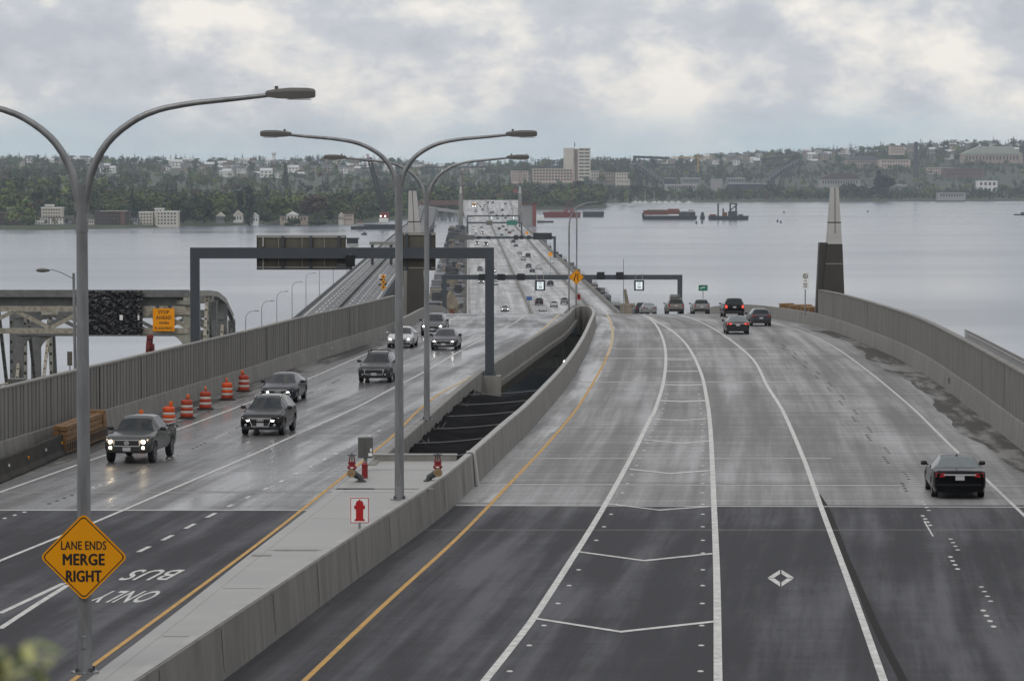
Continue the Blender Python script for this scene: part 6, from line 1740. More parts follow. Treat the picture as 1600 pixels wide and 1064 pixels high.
def near_house(px, Y): return any(abs(px - h[0]) < 5.5 and h[1] - 420 < Y < h[1] + 5 for b_ in (-1, 0, 1) for h in HB.get(int(px // 12) + b_, ()))
def scatter(n, px0, px1, d0, d1, hf, shore, h0, h1, pc, clear=(), absY=False, pw=1.0):
    out = []
    while len(out) < n:
        px = rw.uniform(px0, px1); u = rw.random() ** pw
        Y = (d0 + (d1 - d0) * u) if absY else water_at(px, shore(px)).y + d0 + (d1 - d0) * u
        if any(a < px < b and c < Y < d and rw.random() < .93 for a, b, c, d in clear): continue
        if Y > 3300 and near_house(px, Y) and rw.random() < .9: continue
        z = hf(px, Y); k = 'conifer' if rw.random() < pc else 'broad'
        h = rw.uniform(h0, h1) * (1.2 if k == 'conifer' else 1)
        out.append((at(px, 0, Y).x, Y, z, h, k))
    return out
CLR = [(-40, 32, 2300, 2560), (50, 99, 2300, 2570), (100, 202, 2300, 2560), (212, 279, 2300, 2570), (334, 349, 2400, 2640), (361, 378, 2400, 2660), (388, 402, 2400, 2640), (436, 478, 2400, 2640), (526, 552, 2400, 2680)]
wood('shore_woodland', 'dense green woodland along the south shore behind the old bridge', scatter(560, -330, 640, 45, 420, hL, shoreL, 13, 23, .2, CLR, pw=.8) + scatter(420, -330, 640, 6, 120, hL, shoreL, 4, 8.5, .0, CLR) + scatter(420, -330, 640, 400, 1100, hL, shoreL, 13, 20, .3), 1)
wood('point_woodland', 'green trees on the low point behind the bridge end', scatter(430, 640, 944, 25, 500, hL, shoreL, 14, 27, .25) + scatter(150, 640, 946, 6, 90, hL, shoreL, 5, 10, .0) + scatter(120, 560, 760, 500, 1400, hL, shoreL, 14, 22, .4), 2)
wood('ridge_woodland', 'hazy trees covering the far ridge on the south side', scatter(900, -330, 990, 3900, 5600, hL, shoreL, 12, 20, .4, absY=True) + scatter(950, -330, 990, 5600, 6450, hL, shoreL, 13, 21, .5, absY=True), 3)
wood('campus_woodland', 'trees along the north shore below the campus buildings', scatter(330, 945, 1800, 15, 160, hR, shoreR, 4, 9, .0, [(1465, 1515, 4500, 4700)]) + scatter(560, 945, 1800, 45, 420, hR, shoreR, 10, 20, .3, [(1465, 1515, 4500, 4700), (940, 985, 4500, 4660)]) + scatter(420, 930, 1800, 420, 1150, hR, shoreR, 9, 17, .35), 4)
wood('hilltop_woodland', 'trees covering the hilltop above the campus', scatter(900, 930, 1800, 1150, 1700, hR, shoreR, 10, 17, .4) + scatter(900, 930, 1800, 6250, 6750, hR, shoreR, 12, 20, .4, absY=True), 5)
wood('added_backdrop_woodland', 'unseen trees added behind the viewpoint to darken reflections in the cars', [(rw.uniform(-150, 150), yy, zg(yy) - 1, rw.uniform(18, 30), rw.choice(['broad', 'conifer', 'broad'])) for yy in [rw.uniform(-78, -26) for _ in range(260)]], 6)  # unseen backdrop trees, added so the car bodies reflect something dark
# single trees that stand out along the water
HI = {k: [tree_template(k, 40 + s, n) for s in range(3)] for k, n in (('broad', 420), ('conifer', 360), ('poplar', 320))}
crown_me = {}
def tree(name, label, px, py_base, Y, h, kind, col, i, wide=1.0):
    P = at(px, py_base, Y) if py_base else Vector((at(px, 0, Y).x, Y, hL(px, Y)))
    t = thing(name, label, 'tree', P, i * 1.3, 'trees standing out along the far shore')
    key = (kind, i % 3, tuple(col))
    if key not in crown_me:
        V = HI[kind][i % 3]; r = np.random.RandomState(i); n = len(V) // 4
        crown_me[key] = quads_mesh(V, np.repeat(np.array(col)[None, :] * r.uniform(.7, 1.3, (n, 1)), 4, axis=0))
    o = bpy.data.objects.new('crown', crown_me[key]); COL.objects.link(o); o.parent = t; o.scale = (h * wide, h * wide, h)
    MB().tube([(0, 0, -1), (.1, 0, h * .3), (0, 0, h * .75)], [h * .022, h * .016, h * .006], 7).build('trunk', 'bark', t)
G1, G2, G3, DK, BR = (.09, .115, .038), (.066, .09, .034), (.046, .066, .032), (.022, .034, .026), (.085, .062, .045)
for i, (px, Y, h, k, c, lab, wd) in enumerate([
    (388, 2560, 33, 'poplar', DK, 'tall dark poplar between two shoreline houses', 1.15), (374, 2600, 27, 'poplar', DK, 'slightly shorter dark poplar left of the tall one', 1.1), (317, 2540, 24, 'broad', G3, 'dark round tree beside the cream apartment blocks', 1.0), (285, 2530, 22, 'broad', G3, 'bushy dark green tree just past the cream apartment blocks', 1.1),
    (303, 2530, 14, 'broad', G2, 'low green tree at the water between apartments and houses', 1.4), (342, 2620, 23, 'broad', G1, 'light green round tree above a pale house', 1.1), (437, 2590, 23, 'broad', G1, 'bright green spreading tree above the cream waterfront house', 1.3), (488, 2600, 24, 'broad', BR, 'brownish broad tree near the tip of the wooded shore', 1.35), (520, 2620, 20, 'broad', G2, 'green tree right of the brownish tree', 1.1),
    (455, 2540, 8, 'broad', G3, 'low shrubby tree on the bank below the cream house', 2.2), (495, 2530, 9, 'broad', G3, 'low dark shrubby tree on the outer bank', 2.4), (562, 2680, 14, 'conifer', DK, 'small dark conifer at the tip of the shore', 1.1), (410, 2580, 16, 'broad', G3, 'round green tree right of the tall poplar', 1.2), (240, 2640, 22, 'broad', G1, 'pale green tree rising behind the cream apartments', 1.1), (170, 2640, 22, 'broad', G2, 'wide green tree above the dark brick apartments', 1.4), (445, 4500, 34, 'conifer', DK, 'lone tall dark conifer standing on the far hillside', 1.0),
    (205, 2600, 24, 'conifer', DK, 'dark conifer behind the brick apartment block', 1.1), (115, 2620, 22, 'conifer', DK, 'dark conifer behind the low waterfront house', 1.1), (60, 2650, 22, 'broad', G3, 'leafy tree behind the tall cream building', 1.2), (12, 2640, 20, 'broad', G2, 'leafy tree behind the dark apartments, far left', 1.3)]):
    tree('poplar_tree' if k == 'poplar' else ('conifer_tree' if k == 'conifer' else 'broadleaf_tree'), lab, px, None, Y, h, k, c, i, wd)
for i, (px, py, Y, h, k, c, lab, wd) in enumerate([(1373, 306, 4740, 38, 'conifer', (.020, .034, .030), 'large dark conifer clump in front of the campus', 1.9), (1385, 304, 4750, 30, 'broad', (.028, .042, .034), 'dark broad tree against the large conifer', 1.2), (905, 322, 4000, 34, 'broad', G2, 'tall leafy tree at the end of the point', 1.3), (925, 322, 4000, 27, 'broad', G3, 'outermost round tree on the point', 1.2), (870, 324, 3950, 32, 'broad', G2, 'leafy tree on the point behind the barge', 1.3), (1000, 312, 4700, 26, 'broad', G3, 'dark tree under the raked stadium stand', 1.6), (1210, 312, 4700, 24, 'broad', G3, 'dark tree under the second stadium stand', 1.6), (1322, 311, 4720, 25, 'broad', G3, 'dark round tree in front of the pavilion', 1.5), (1290, 311, 4710, 17, 'broad', G2, 'low green tree left of the pavilion', 1.5), (1345, 311, 4715, 20, 'broad', G3, 'dark tree at the right end of the pavilion', 1.4), (1545, 312, 4720, 15, 'broad', G2, 'green tree below the white blocky building', 1.5)]):
    tree('conifer_tree' if k == 'conifer' else 'broadleaf_tree', lab, px, py, Y, h, k, c, 30 + i, wd)

# ------------------------------------------------------------------ buildings
for n_, c_ in dict(cream=(.58, .54, .47), white=(.78, .77, .74), brick=(.15, .085, .07), dbrick=(.075, .055, .052), tan=(.36, .29, .23), pink=(.52, .42, .36), grey=(.25, .25, .26), roofgrey=(.12, .125, .135), roofbrown=(.10, .075, .06), roofwhite=(.62, .63, .64), roofgreen=(.36, .40, .34), concrete=(.33, .32, .31), slate=(.055, .062, .072)).items():
    mat('b_' + n_, c_, .75, var=.1, vscale=.1)
mat('b_glass', (.045, .05, .055), .25)
def block(t, P, Y, l, r, top, base, m, depth=14, floors=0, cols=0, ww=.55, wh=.5, roof=None, name='wall', yoff=0, margin=.06):
    """box given by its outline in the picture at distance Y, with real window openings standing proud"""
    Y = Y + yoff; a, b, zt, zb = P(l, 0, Y).x, P(r, 0, Y).x, P(0, top, Y).z, P(0, base, Y).z
    zb = min(zb, zt - 1)
    w = MB().box(a, b, Y, Y + depth, zb - 3, zt).build(name, m, t, world=True)
    if roof: MB().box(a - .4, b + .4, Y - .4, Y + depth + .4, zt + .01, zt + .7).build('roof', roof, t, world=True)
    if floors and cols:
        mb = MB(); fh = (zt - zb) / floors; cw = (b - a) * (1 - 2 * margin) / cols; x0 = a + (b - a) * margin
        for f in range(floors):
            for c in range(cols):
                xc = x0 + (c + .5) * cw; zc = zb + (f + .52) * fh
                mb.box(xc - cw * ww / 2, xc + cw * ww / 2, Y - .12, Y - .02, zc - fh * wh / 2, zc + fh * wh / 2)
        mb.build('windows', 'b_glass', w, world=True)['kind'] = 'stuff'
    return w
PX = lambda px, py, Y: at(px, py, Y)
def building(label, Y, l, base, name='apartment_building', cat='building', group=None):
    return thing(name, label, cat, PX(l, base, Y), 0, group)
Y = 2470
t = building('dark brick waterfront apartment block at the far left edge', Y - 20, 10, 360); block(t, PX, Y - 20, -22, 29, 334, 361, 'b_dbrick', 16, 4, 9, .6, .5, 'b_roofbrown')
t = building('dark flat-roofed apartment block behind the leftmost one', Y + 50, 38, 352); block(t, PX, Y + 50, 24, 48, 329.5, 350, 'b_dbrick', 14, 4, 5, .6, .45, 'b_grey'); block(t, PX, Y + 60, 8, 26, 326, 345, 'b_grey', 10, 3, 4, .5, .4, 'b_cream')
t = building('tall cream building with stepped white terraces on the shore', Y + 20, 78, 350); block(t, PX, Y + 20, 62, 94, 325.5, 346, 'b_cream', 14, 4, 7, .5, .45, 'b_white'); block(t, PX, Y + 22, 68, 80, 321.5, 326, 'b_cream', 8, 1, 3, .5, .5, 'b_white', 'penthouse'); block(t, PX, Y, 52, 73, 341, 357, 'b_white', 12, 3, 5, .55, .4, 'b_grey', 'terrace'); block(t, PX, Y, 75, 96, 341, 353, 'b_white', 12, 2, 4, .35, .6, 'b_brick', 'terrace')
t = building('low dark waterfront house between cream block and lamp pole', Y, 113, 357, 'house', 'house'); block(t, PX, Y, 103, 124, 342, 357, 'b_grey', 10, 3, 5, .6, .4, 'b_slate')
t = building('pale low house with curved bay beside the brick apartments', Y, 137, 357, 'house', 'house'); block(t, PX, Y, 130, 145, 344, 357, 'b_cream', 10, 2, 4, .55, .45, 'b_grey')
t = building('wide dark brick apartment block with an orange stair bay', Y, 175, 358); block(t, PX, Y, 145, 199, 331.5, 357, 'b_dbrick', 16, 5, 10, .62, .5, 'b_roofbrown', margin=.03); block(t, PX, Y - 1, 186, 193, 332, 355, 'b_brick', 2, 0, 0, name='stair_bay'); block(t, PX, Y + 1, 155, 196, 329.5, 332, 'b_cream', 8, 0, 0, None, name='parapet'); block(t, PX, Y + 2, 199, 213, 341, 357, 'b_grey', 8, 2, 3, .6, .5, 'b_slate', 'annex')
t = building('cream apartment block with hipped roof, left of the pair', Y + 10, 226, 353); block(t, PX, Y + 10, 215, 237, 332.5, 352, 'b_cream', 14, 4, 4, .5, .45, 'b_white')
t = building('cream apartment block with a tall corner tower, right of the pair', Y + 5, 258, 353); block(t, PX, Y + 5, 241, 276, 331.5, 352, 'b_cream', 14, 4, 6, .5, .5, 'b_white'); block(t, PX, Y + 6, 240, 252.5, 327, 333, 'b_cream', 10, 1, 2, .4, .5, 'b_white', 'tower')
def gable_house(label, Y, l, r, eave, base, ridge, m, roofm, depth=10, cols=3, group=None, floors=1):
    t = building(label, Y, (l + r) / 2, base, 'house', 'house', group); block(t, PX, Y, l, r, eave, base, m, depth, floors, cols, .45, .4)
    a, b, ze, zr = PX(l, 0, Y).x - .5, PX(r, 0, Y).x + .5, PX(0, eave, Y).z, PX(0, ridge, Y).z; c = (a + b) / 2
    MB().loft([[(a, Y + y, ze), (b, Y + y, ze), (c, Y + y, zr)] for y in (-.6, depth + .6)], close=True).build('roof', roofm, t, world=True)
    return t
gable_house('pale gabled house on the bank left of the poplars', 2560, 336, 348, 338, 347, 332, 'b_grey', 'b_cream')
gable_house('white gabled house just left of the poplars', 2590, 363, 377, 336, 346, 328.5, 'b_white', 'b_cream', 12)
gable_house('pale gabled house right of the tall poplar', 2560, 390, 402, 338.5, 349, 332.5, 'b_white', 'b_cream')
t = gable_house('cream waterfront house with pointed roof and long wings', 2550, 446, 464, 336, 346, 330.5, 'b_cream', 'b_white', 10); block(t, PX, 2552, 436, 480, 338.5, 346, 'b_tan', 10, 1, 8, .5, .5, 'b_roofgrey', 'wing')
t = gable_house('tan house with pale gable near the tip of the shore', 2600, 528, 536, 337, 346, 332, 'b_cream', 'b_cream', 8); block(t, PX, 2602, 534, 551, 335, 346, 'b_pink', 9, 2, 5, .5, .45, 'b_roofbrown', 'wing')
# small houses on the hillsides: copies of a few kinds
def small_house(m, roofm, w, d, h, rh):
    t = thing('house', 'small pale house among trees on the far hillside', 'house', (0, 0, 0), 0, 'small houses on the far hillsides')
    MB().box(-w / 2, w / 2, -d / 2, d / 2, -4, h).build('wall', m, t)
    MB().loft([[(x, -d / 2 - .5, h), (x, d / 2 + .5, h), (x, 0, h + rh)] for x in (-w / 2 - .4, w / 2 + .4)], close=True).build('roof', roofm, t)
    mb = MB()
    for k in range(3):
        for z in ((.25, .7) if h > 5 else (.5,)): x = -w / 2 + (k + .5) * w / 3; mb.box(x - w * .09, x + w * .09, -d / 2 - .1, -d / 2 - .02, h * z - .7, h * z + .7)
    mb.build('windows', 'b_glass', t)['kind'] = 'stuff'
    return t
hp = [small_house('b_white', 'b_roofgrey', 14, 10, 6.5, 3.5), small_house('b_cream', 'b_roofbrown', 12, 10, 6, 4), small_house('b_white', 'b_roofwhite', 16, 10, 7.5, 2.5), small_house('b_tan', 'b_roofgrey', 13, 10, 6, 3.5), small_house('b_grey', 'b_roofwhite', 12, 9, 5.5, 3)]
names = {}
for i in sorted(range(len(HOUSES)), key=lambda i: HOUSES[i][0]):
    px, Yh, reg = HOUSES[i]; hf = hL if px < 948 else hR
    lab = ['white grey-roofed house ', 'cream brown-roofed house ', 'white pale-roofed house ', 'tan grey-roofed house ', 'grey pale-roofed house '][i % 5] + HREG[reg]
    names[lab] = names.get(lab, 0) + 1
    o = copy_tree(hp[i % 5], None); o['label'] = lab + ', ' + ['first', 'second', 'third', 'fourth', 'fifth', 'sixth', 'seventh', 'eighth'][names[lab] - 1] + ' from left'
    o.location = (at(px, 0, Yh).x, Yh, hf(px, Yh) + 1.5); o.rotation_euler.z = rw.uniform(-.5, .5); s = rw.uniform(.8, 1.25); o.scale = (s, s, s * 1.15)
for o in hp:
    for ch in list(o.children_recursive): bpy.data.objects.remove(ch)
    bpy.data.objects.remove(o)
# hospital tower and wings
Y = 5000
t = building('tall pale twin-slab tower with rooftop mast above the bridge end', Y, 900, 266, 'tower_building'); block(t, PX, Y, 881, 898, 231.5, 280, 'b_cream', 22, 0, 0); block(t, PX, Y - 2, 903.5, 923, 231.5, 280, 'b_cream', 22, 9, 2, .86, .42, None, 'slab'); block(t, PX, Y + 6, 897, 905, 233, 280, 'b_tan', 14, 0, 0, name='core')
MB().tube([PX(898, 230, Y), PX(898, 223, Y)], .8, 6).build('mast', 'iron_dark', t, world=True)
t = building('long pinkish hospital wing with rows of windows below the tower', Y - 60, 860, 284, 'hospital_wing'); block(t, PX, Y - 60, 832, 896, 264.5, 283, 'b_pink', 20, 4, 13, .62, .55, 'b_cream', margin=.02)
t = building('smaller pinkish hospital wing left of the long one', Y - 70, 813, 284, 'hospital_wing'); block(t, PX, Y - 70, 798, 826, 268, 284, 'b_pink', 20, 4, 7, .5, .5, 'b_cream')
t = building('tan campus block right of the tower', Y + 60, 950, 285, 'campus_building'); block(t, PX, Y + 60, 923, 936, 267, 285, 'b_cream', 16, 4, 3, .5, .5); block(t, PX, Y + 60, 938, 960, 270, 286, 'b_tan', 16, 3, 5, .5, .5); block(t, PX, Y + 40, 962, 985, 270, 287, 'b_cream', 16, 3, 5, .4, .4)
# stadium: two stands with cantilever roofs
def stand(label, Y, roof, rake, cols):
    t = thing('stadium_stand', label, 'stadium', PX(rake[0][0], 300, Y)); D = 60
    def slab(p0, p1, th, name, m):
        a, b = PX(*p0, Y), PX(*p1, Y); n = Vector((-(b - a).z, 0, (b - a).x)).normalized() * th
        MB().loft([[(q.x, Y + y, q.z) for q in (a, b, b + n, a + n)] for y in (0, D)], close=True).build(name, m, t, world=True)
    for p0, p1, th in roof: slab(p0, p1, th, 'roof', 'b_slate')
    slab(rake[0], rake[1], 5.0, 'raked_seating', 'b_roofgrey'); slab((rake[0][0], rake[0][1] + 8), (rake[1][0], rake[1][1] + 3), 2.5, 'raker_beam', 'b_slate')
    for p0, p1 in cols:
        for y in (0, D): MB().bar(PX(*p0, Y) + Vector((0, y, 0)), PX(*p1, Y) + Vector((0, y, 0)), 1.6, 2).build('column', 'b_slate', t, world=True)
    mb = MB(); a, b = PX(*rake[0], Y), PX(*rake[1], Y)
    for k in range(10): c = a.lerp(b, k / 9); mb.bar(c + Vector((0, -.5, -3)), c + Vector((0, -.5, 3.5)), .8, .8)
    mb.build('facade_fins', 'b_concrete', t, world=True)['kind'] = 'stuff'
stand('dark raked stadium stand with a cantilever roof pointing outward', 5050, [((991, 247), (1046, 249), 3.5), ((992, 256), (995, 246), 3.0)], ((993, 256), (1036, 285)), [((1000, 262), (1000, 290)), ((1012, 270), (1012, 290)), ((1028, 262), (1020, 249)), ((992, 258), (1004, 290))])
stand('smaller far stadium stand mirrored to the first', 5150, [((1192, 250.5), (1239, 246), 2.5), ((1239, 246), (1251, 248), 2.5)], ((1203, 278), (1246, 253)), [((1210, 275), (1210, 295)), ((1230, 262), (1222, 290)), ((1244, 255), (1228, 276))])
# halls and campus buildings
def hall(label, Y, l, r, top, base, m, roofm, floors=0, cols=0, ridge=None, name='campus_building'):
    t = building(label, Y, (l + r) / 2, base, name); block(t, PX, Y, l, r, top, base, m, 24, floors, cols, .5, .5, roofm if ridge is None else None)
    if ridge is not None:
        a, b, ze, zr = PX(l, 0, Y).x - 1, PX(r, 0, Y).x + 1, PX(0, top, Y).z, PX(0, ridge, Y).z
        MB().loft([[(a, Y - 1 + y, ze), (b, Y - 1 + y, ze), (b - (b - a) * .2, Y - 1 + y, zr), (a + (b - a) * .3, Y - 1 + y, zr)] for y in (0, 26)], close=True).build('roof', roofm, t, world=True)
hall('long low white-roofed hall by the stadium', 4950, 1065, 1095, 279, 287, 'b_grey', 'b_roofwhite', 1, 8)
hall('grey hall with white eaves in front of the stadium', 4900, 1040, 1090, 289, 297, 'b_concrete', 'b_roofwhite', 1, 12)
hall('small white-roofed hall left of the low hall', 4970, 1040, 1056, 279, 288, 'b_slate', 'b_roofwhite')
hall('grey blank hall behind the shore trees', 4930, 1112, 1130, 280, 297, 'b_concrete', 'b_grey')
hall('large pavilion with a wide tan hipped roof', 5000, 1282, 1346, 280, 290, 'b_concrete', 'b_roofbrown', 1, 14, ridge=271)
hall('white-roofed sheds right of the stadium trees', 4980, 1137, 1165, 279, 286, 'b_grey', 'b_roofwhite', 1, 6)
hall('low shed with pale eaves on the campus shore', 4920, 1140, 1196, 287.5, 294, 'b_slate', 'b_roofwhite', 1, 10)
hall('dark roofed brick library block with tan towers', 6100, 1322, 1375, 251, 262, 'b_tan', 'b_roofgrey', 2, 12, ridge=244)
hall('long brick campus range left of the chimney', 6000, 1376, 1424, 250, 262, 'b_pink', 'b_tan', 2, 10)
hall('brick campus range right of the chimney', 5900, 1448, 1502, 262, 272, 'b_pink', 'b_roofgrey', 2, 12)
hall('brick range with dark roofs lower on the hill', 5700, 1475, 1540, 264, 275, 'b_brick', 'b_slate', 2, 14)
hall('white blocky building near the right shore', 5000, 1530, 1561, 283, 302, 'b_white', 'b_roofwhite', 2, 4)
hall('broad pale-roofed field house on the hill at far right', 6150, 1504, 1600, 241, 253, 'b_tan', 'b_roofgreen', 1, 16, ridge=229)
hall('low dark boathouse with white doors on the north shore', 4660, 1468, 1511, 301, 310, 'b_concrete', 'b_slate', 1, 9)
hall('small white building among trees below the chimney', 5000, 1395, 1420, 290, 297, 'b_concrete', 'b_roofwhite', 1, 6)
hall('tan building with red roof high on the hill', 6250, 1392, 1415, 228, 240, 'b_pink', 'b_brick', 3, 5)
t = thing('chimney', 'tall slim dark chimney stack on the campus hill', 'chimney', PX(1431, 275, 5600))
c = PX(1431, 280, 5600); MB().lathe([(4.4, 0), (3.4, PX(0, 222, 5600).z - c.z)], 14, c).build('stack', 'b_slate', t, world=True)
t = thing('water_dome', 'small white dome above the far ridge trees', 'dome', PX(428, 245, 6300))
c = PX(428, 240, 6300); smooth_edges(MB().lathe([(4.6 * math.sin(k * math.pi / 10), -4.6 * math.cos(k * math.pi / 10)) for k in range(11)], 14, c).build('dome', 'b_white', t, world=True)); MB().lathe([(3, -20), (3, 0)], 10, c).build('tower', 'b_white', t, world=True)
# high freeway bridge in the distance
def far_bridge():
    Y = 5900; t = thing('freeway_bridge', 'long high steel deck bridge crossing behind the hospital tower', 'bridge', PX(800, 270, Y))
    a, b = PX(565, 263.5, Y), PX(1085, 257.5, Y)
    MB().bar(a, b, 18, 3.2).build('deck', 'b_slate', t, world=True)
    c0, c1 = PX(925, 0, Y).x, PX(1085, 0, Y).x; n = 14
    lo = lambda x: a.lerp(b, (x - a.x) / (b.x - a.x)).z - 2
    for k in range(n):
        x0, x1 = c0 + (c1 - c0) * k / n, c0 + (c1 - c0) * (k + 1) / n; d = 12 + 6 * abs(math.sin(k * math.pi / 5))
        MB().bar((x0, Y, lo(x0)), ((x0 + x1) / 2, Y, lo(x0) - d), 1.1).build('diagonal', 'truss_grey', t, world=True); MB().bar(((x0 + x1) / 2, Y, lo(x0) - d), (x1, Y, lo(x1)), 1.1).build('diagonal', 'truss_grey', t, world=True)
        MB().bar((x0, Y, lo(x0) - d), (x1, Y, lo(x1) - d), 1.0).build('lower_chord', 'truss_grey', t, world=True)
    for k in range(9): x = a.x + (c0 - a.x) * (k + .5) / 9; MB().box(x - 1.2, x + 1.2, Y - 2, Y + 2, 10, lo(x)).build('pier', 'b_concrete', t, world=True)
far_bridge()
# cranes
mat('crane_yellow', (.55, .33, .10), .5); mat('crane_red', (.22, .05, .045), .6); mat('crane_dark', (.035, .04, .045), .6)
def lattice(mb, a, b, w, n, r):
    a, b = Vector(a), Vector(b); d = (b - a).normalized(); s = d.cross(Vector((0, 1, 0)));
    if s.length < .1: s = Vector((1, 0, 0))
    s.normalize(); u = Vector((0, 1, 0))
    cs = [(s * i + u * j) * (w / 2) for i, j in ((-1, -1), (1, -1), (1, 1), (-1, 1))]
    for c in cs: mb.bar(a + c, b + c, r)
    for k in range(n):
        p, q = a.lerp(b, k / n), a.lerp(b, (k + 1) / n)
        for i in range(4): mb.bar(p + cs[i], q + cs[(i + 1) % 4], r * .7)
    return mb
Y = 5600; t = thing('tower_crane', 'yellow tower crane with a long jib behind the stadium', 'crane', PX(1091, 266, Y))
lattice(MB(), PX(1091, 270, Y), PX(1091, 240, Y), 2.2, 12, .7).build('mast', 'crane_yellow', t, world=True); lattice(MB(), PX(1052, 246, Y), PX(1115, 247.5, Y), 2, 18, .6).build('jib', 'crane_yellow', t, world=True); MB().bar(PX(1110, 249, Y), PX(1115, 250, Y), 4).build('counterweight', 'b_concrete', t, world=True)
for lab, Y, p0, p1, w in (('red lattice crane leaning left of the bridge end', 3300, (805, 300), (823.5, 240), 1.6), ('tall thin red crane boom in front of the hospital tower', 3300, (894, 330), (897, 232), .9), ('red lattice boom beside the western pylon', 2500, (724, 335), (722, 268), 1.6), ('short red crane boom over the barge', 3300, (884, 332), (890, 312), 3.0)):
    t = thing('lattice_crane', lab, 'crane', PX(*p0, Y)); lattice(MB(), PX(*p0, Y), PX(*p1, Y), w, 16, .16).build('boom', 'crane_red', t, world=True)
    MB().bbox(PX(p0[0], p0[1] - 1, Y), (5, 5, 4), .4).build('crane_cab', 'crane_red', t, world=True); MB().tube([PX(*p1, Y), PX(p1[0] + 3, p0[1] - 6, Y)], .12, 5).build('cable', 'crane_dark', t, world=True)
# west end: old viaduct on white columns, wall of the ramp
def viaduct():
    Y = 2850; t = thing('viaduct', 'dark curved viaduct on white columns behind the old bridge', 'bridge', PX(690, 345, Y)); r_ = random.Random(3)
    pts = [(655, 323), (672, 325), (690, 328), (706, 330), (718, 331.5)]
    for p, q in zip(pts, pts[1:]): MB().bar(PX(*p, Y), PX(*q, Y), 12, 2.6).build('deck', 'b_concrete', t, world=True)
    MB().bar(PX(650, 317, Y + 30), PX(740, 317.5, Y + 30), 10, 4).build('far_deck', 'b_brick', t, world=True)
    for k, px in enumerate((670, 677, 683, 690, 692, 696, 703, 710, 715)): q = PX(px, 325 + (px - 670) * .13, Y); MB().lathe([(1.0, 0), (1.0, q.z)], 8, (q.x, Y + (k % 3) * 3, 0)).build('column', 'b_white' if k % 3 else 'b_grey', t, world=True)
viaduct()
t = thing('sheet_wall', 'grey sheet-pile wall beside the ramp at the west end', 'wall', PX(822, 342, 2560))
for k in range(10): a = PX(815 + k * 1.7, 0, 2560); MB().box(a.x, a.x + .8, 2560 + (k % 2) * .4, 2561, 0, PX(0, 320.5, 2560).z).build('sheet_pile', 'b_concrete', t, world=True)
MB().box(PX(832, 0, 2560).x, PX(838, 0, 2560).x, 2559, 2562, 0, PX(0, 317, 2560).z).build('end_frame', 'crane_red', t, world=True); MB().box(PX(806, 0, 2560).x, PX(842, 0, 2560).x, 2559, 2561, PX(0, 319.5, 2560).z, PX(0, 317.5, 2560).z).build('beam', 'rust', t, world=True)
# ------------------------------------------------------------------ barges and boats
def hull(t, P0, L, W, H, m, bow=.15, name='hull'):
    x, y, z = P0; secs = []
    for s, k in ((-.5, 1 - bow * 2.2), (-.5 + bow, 1), (.5 - bow, 1), (.5, 1 - bow * 1.2)):
        secs.append([(x + s * L, y - W / 2 * k, z + H), (x + s * L, y + W / 2 * k, z + H), (x + s * L * .97, y + W / 2 * k * .9, z - 1), (x + s * L * .97, y - W / 2 * k * .9, z - 1)])
    return MB().loft(secs, close=True).build(name, m, t, world=True)
P = water_at(1046, 343); Y = P.y; mpp = Y / FPX
t = thing('barge', 'long barge heaped with rusty steel on the open lake', 'barge', P)
hull(t, P, 85 * mpp, 16, 3.2, 'crane_dark', .04)
for l, r, tp, b, m in ((1006, 1045, 329, 336, 'rust'), (1044, 1062, 326.5, 335, 'rust'), (1062, 1087, 331, 338, 'gear_dark'), (1004, 1008, 333, 340, 'crane_dark'), (1012, 1040, 327.5, 331, 'gear_tan')):
    MB().bbox(((PX(l, 0, Y).x + PX(r, 0, Y).x) / 2, Y, (PX(0, tp, Y).z + PX(0, b, Y).z) / 2), ((r - l) * mpp, 9, (b - tp) * mpp), .3).build('cargo', m, t, world=True)
rr = random.Random(8)
for k in range(16): a = PX(rr.uniform(1006, 1086), rr.uniform(328, 335), Y); MB().bar(a, a + Vector((rr.uniform(-6, 6), rr.uniform(-3, 3), rr.uniform(-1, 2))), .8).build('steel_beam', rr.choice(['rust', 'gear_dark']), t, world=True)
P = water_at(1138, 343.5); Y = P.y; mpp = Y / FPX
t = thing('crane_barge', 'dark crane barge with spuds moored right of the rusty barge', 'barge', P); hull(t, P, 62 * mpp, 14, 3.4, 'crane_dark', .06)
for px, tp in ((1122, 318), (1130, 326), (1141, 317.5), (1150, 318)): MB().tube([PX(px, 340, Y), PX(px, tp, Y)], .8, 6).build('spud', 'crane_dark', t, world=True)
MB().bar(PX(1141, 318, Y), PX(1151, 319, Y), 1.2).build('top_frame', 'crane_dark', t, world=True); MB().bar(PX(1140, 330, Y), PX(1152, 320, Y), 1.0).build('boom', 'crane_dark', t, world=True)
for l, r, tp, b, m in ((1110, 1120, 335, 340, 'rust'), (1130, 1137, 332, 339, 'rust'), (1139, 1153, 330, 339, 'crane_dark'), (1155, 1162, 335, 340, 'gear_dark')): MB().bbox(((PX(l, 0, Y).x + PX(r, 0, Y).x) / 2, Y, (PX(0, tp, Y).z + PX(0, b, Y).z) / 2), ((r - l) * mpp, 6, (b - tp) * mpp), .3).build('deck_house', m, t, world=True)
P = water_at(1097.5, 343); t = thing('float', 'small dark float between the two moored barges', 'barge', P); hull(t, P, 7 * P.y / FPX, 6, 3.5, 'crane_dark', .1); MB().cbox(P + Vector((0, 0, 5)), (2.5, 2.5, 3)).build('deck_box', 'crane_dark', t, world=True)
P = water_at(885, 339.5); Y = P.y; mpp = Y / FPX
t = thing('barge', 'red brown barge with rubble lying off the wooded point', 'barge', P); hull(t, PX(878, 339, Y) * 1, 58 * mpp, 16, 4.2, 'red_steel', .04)
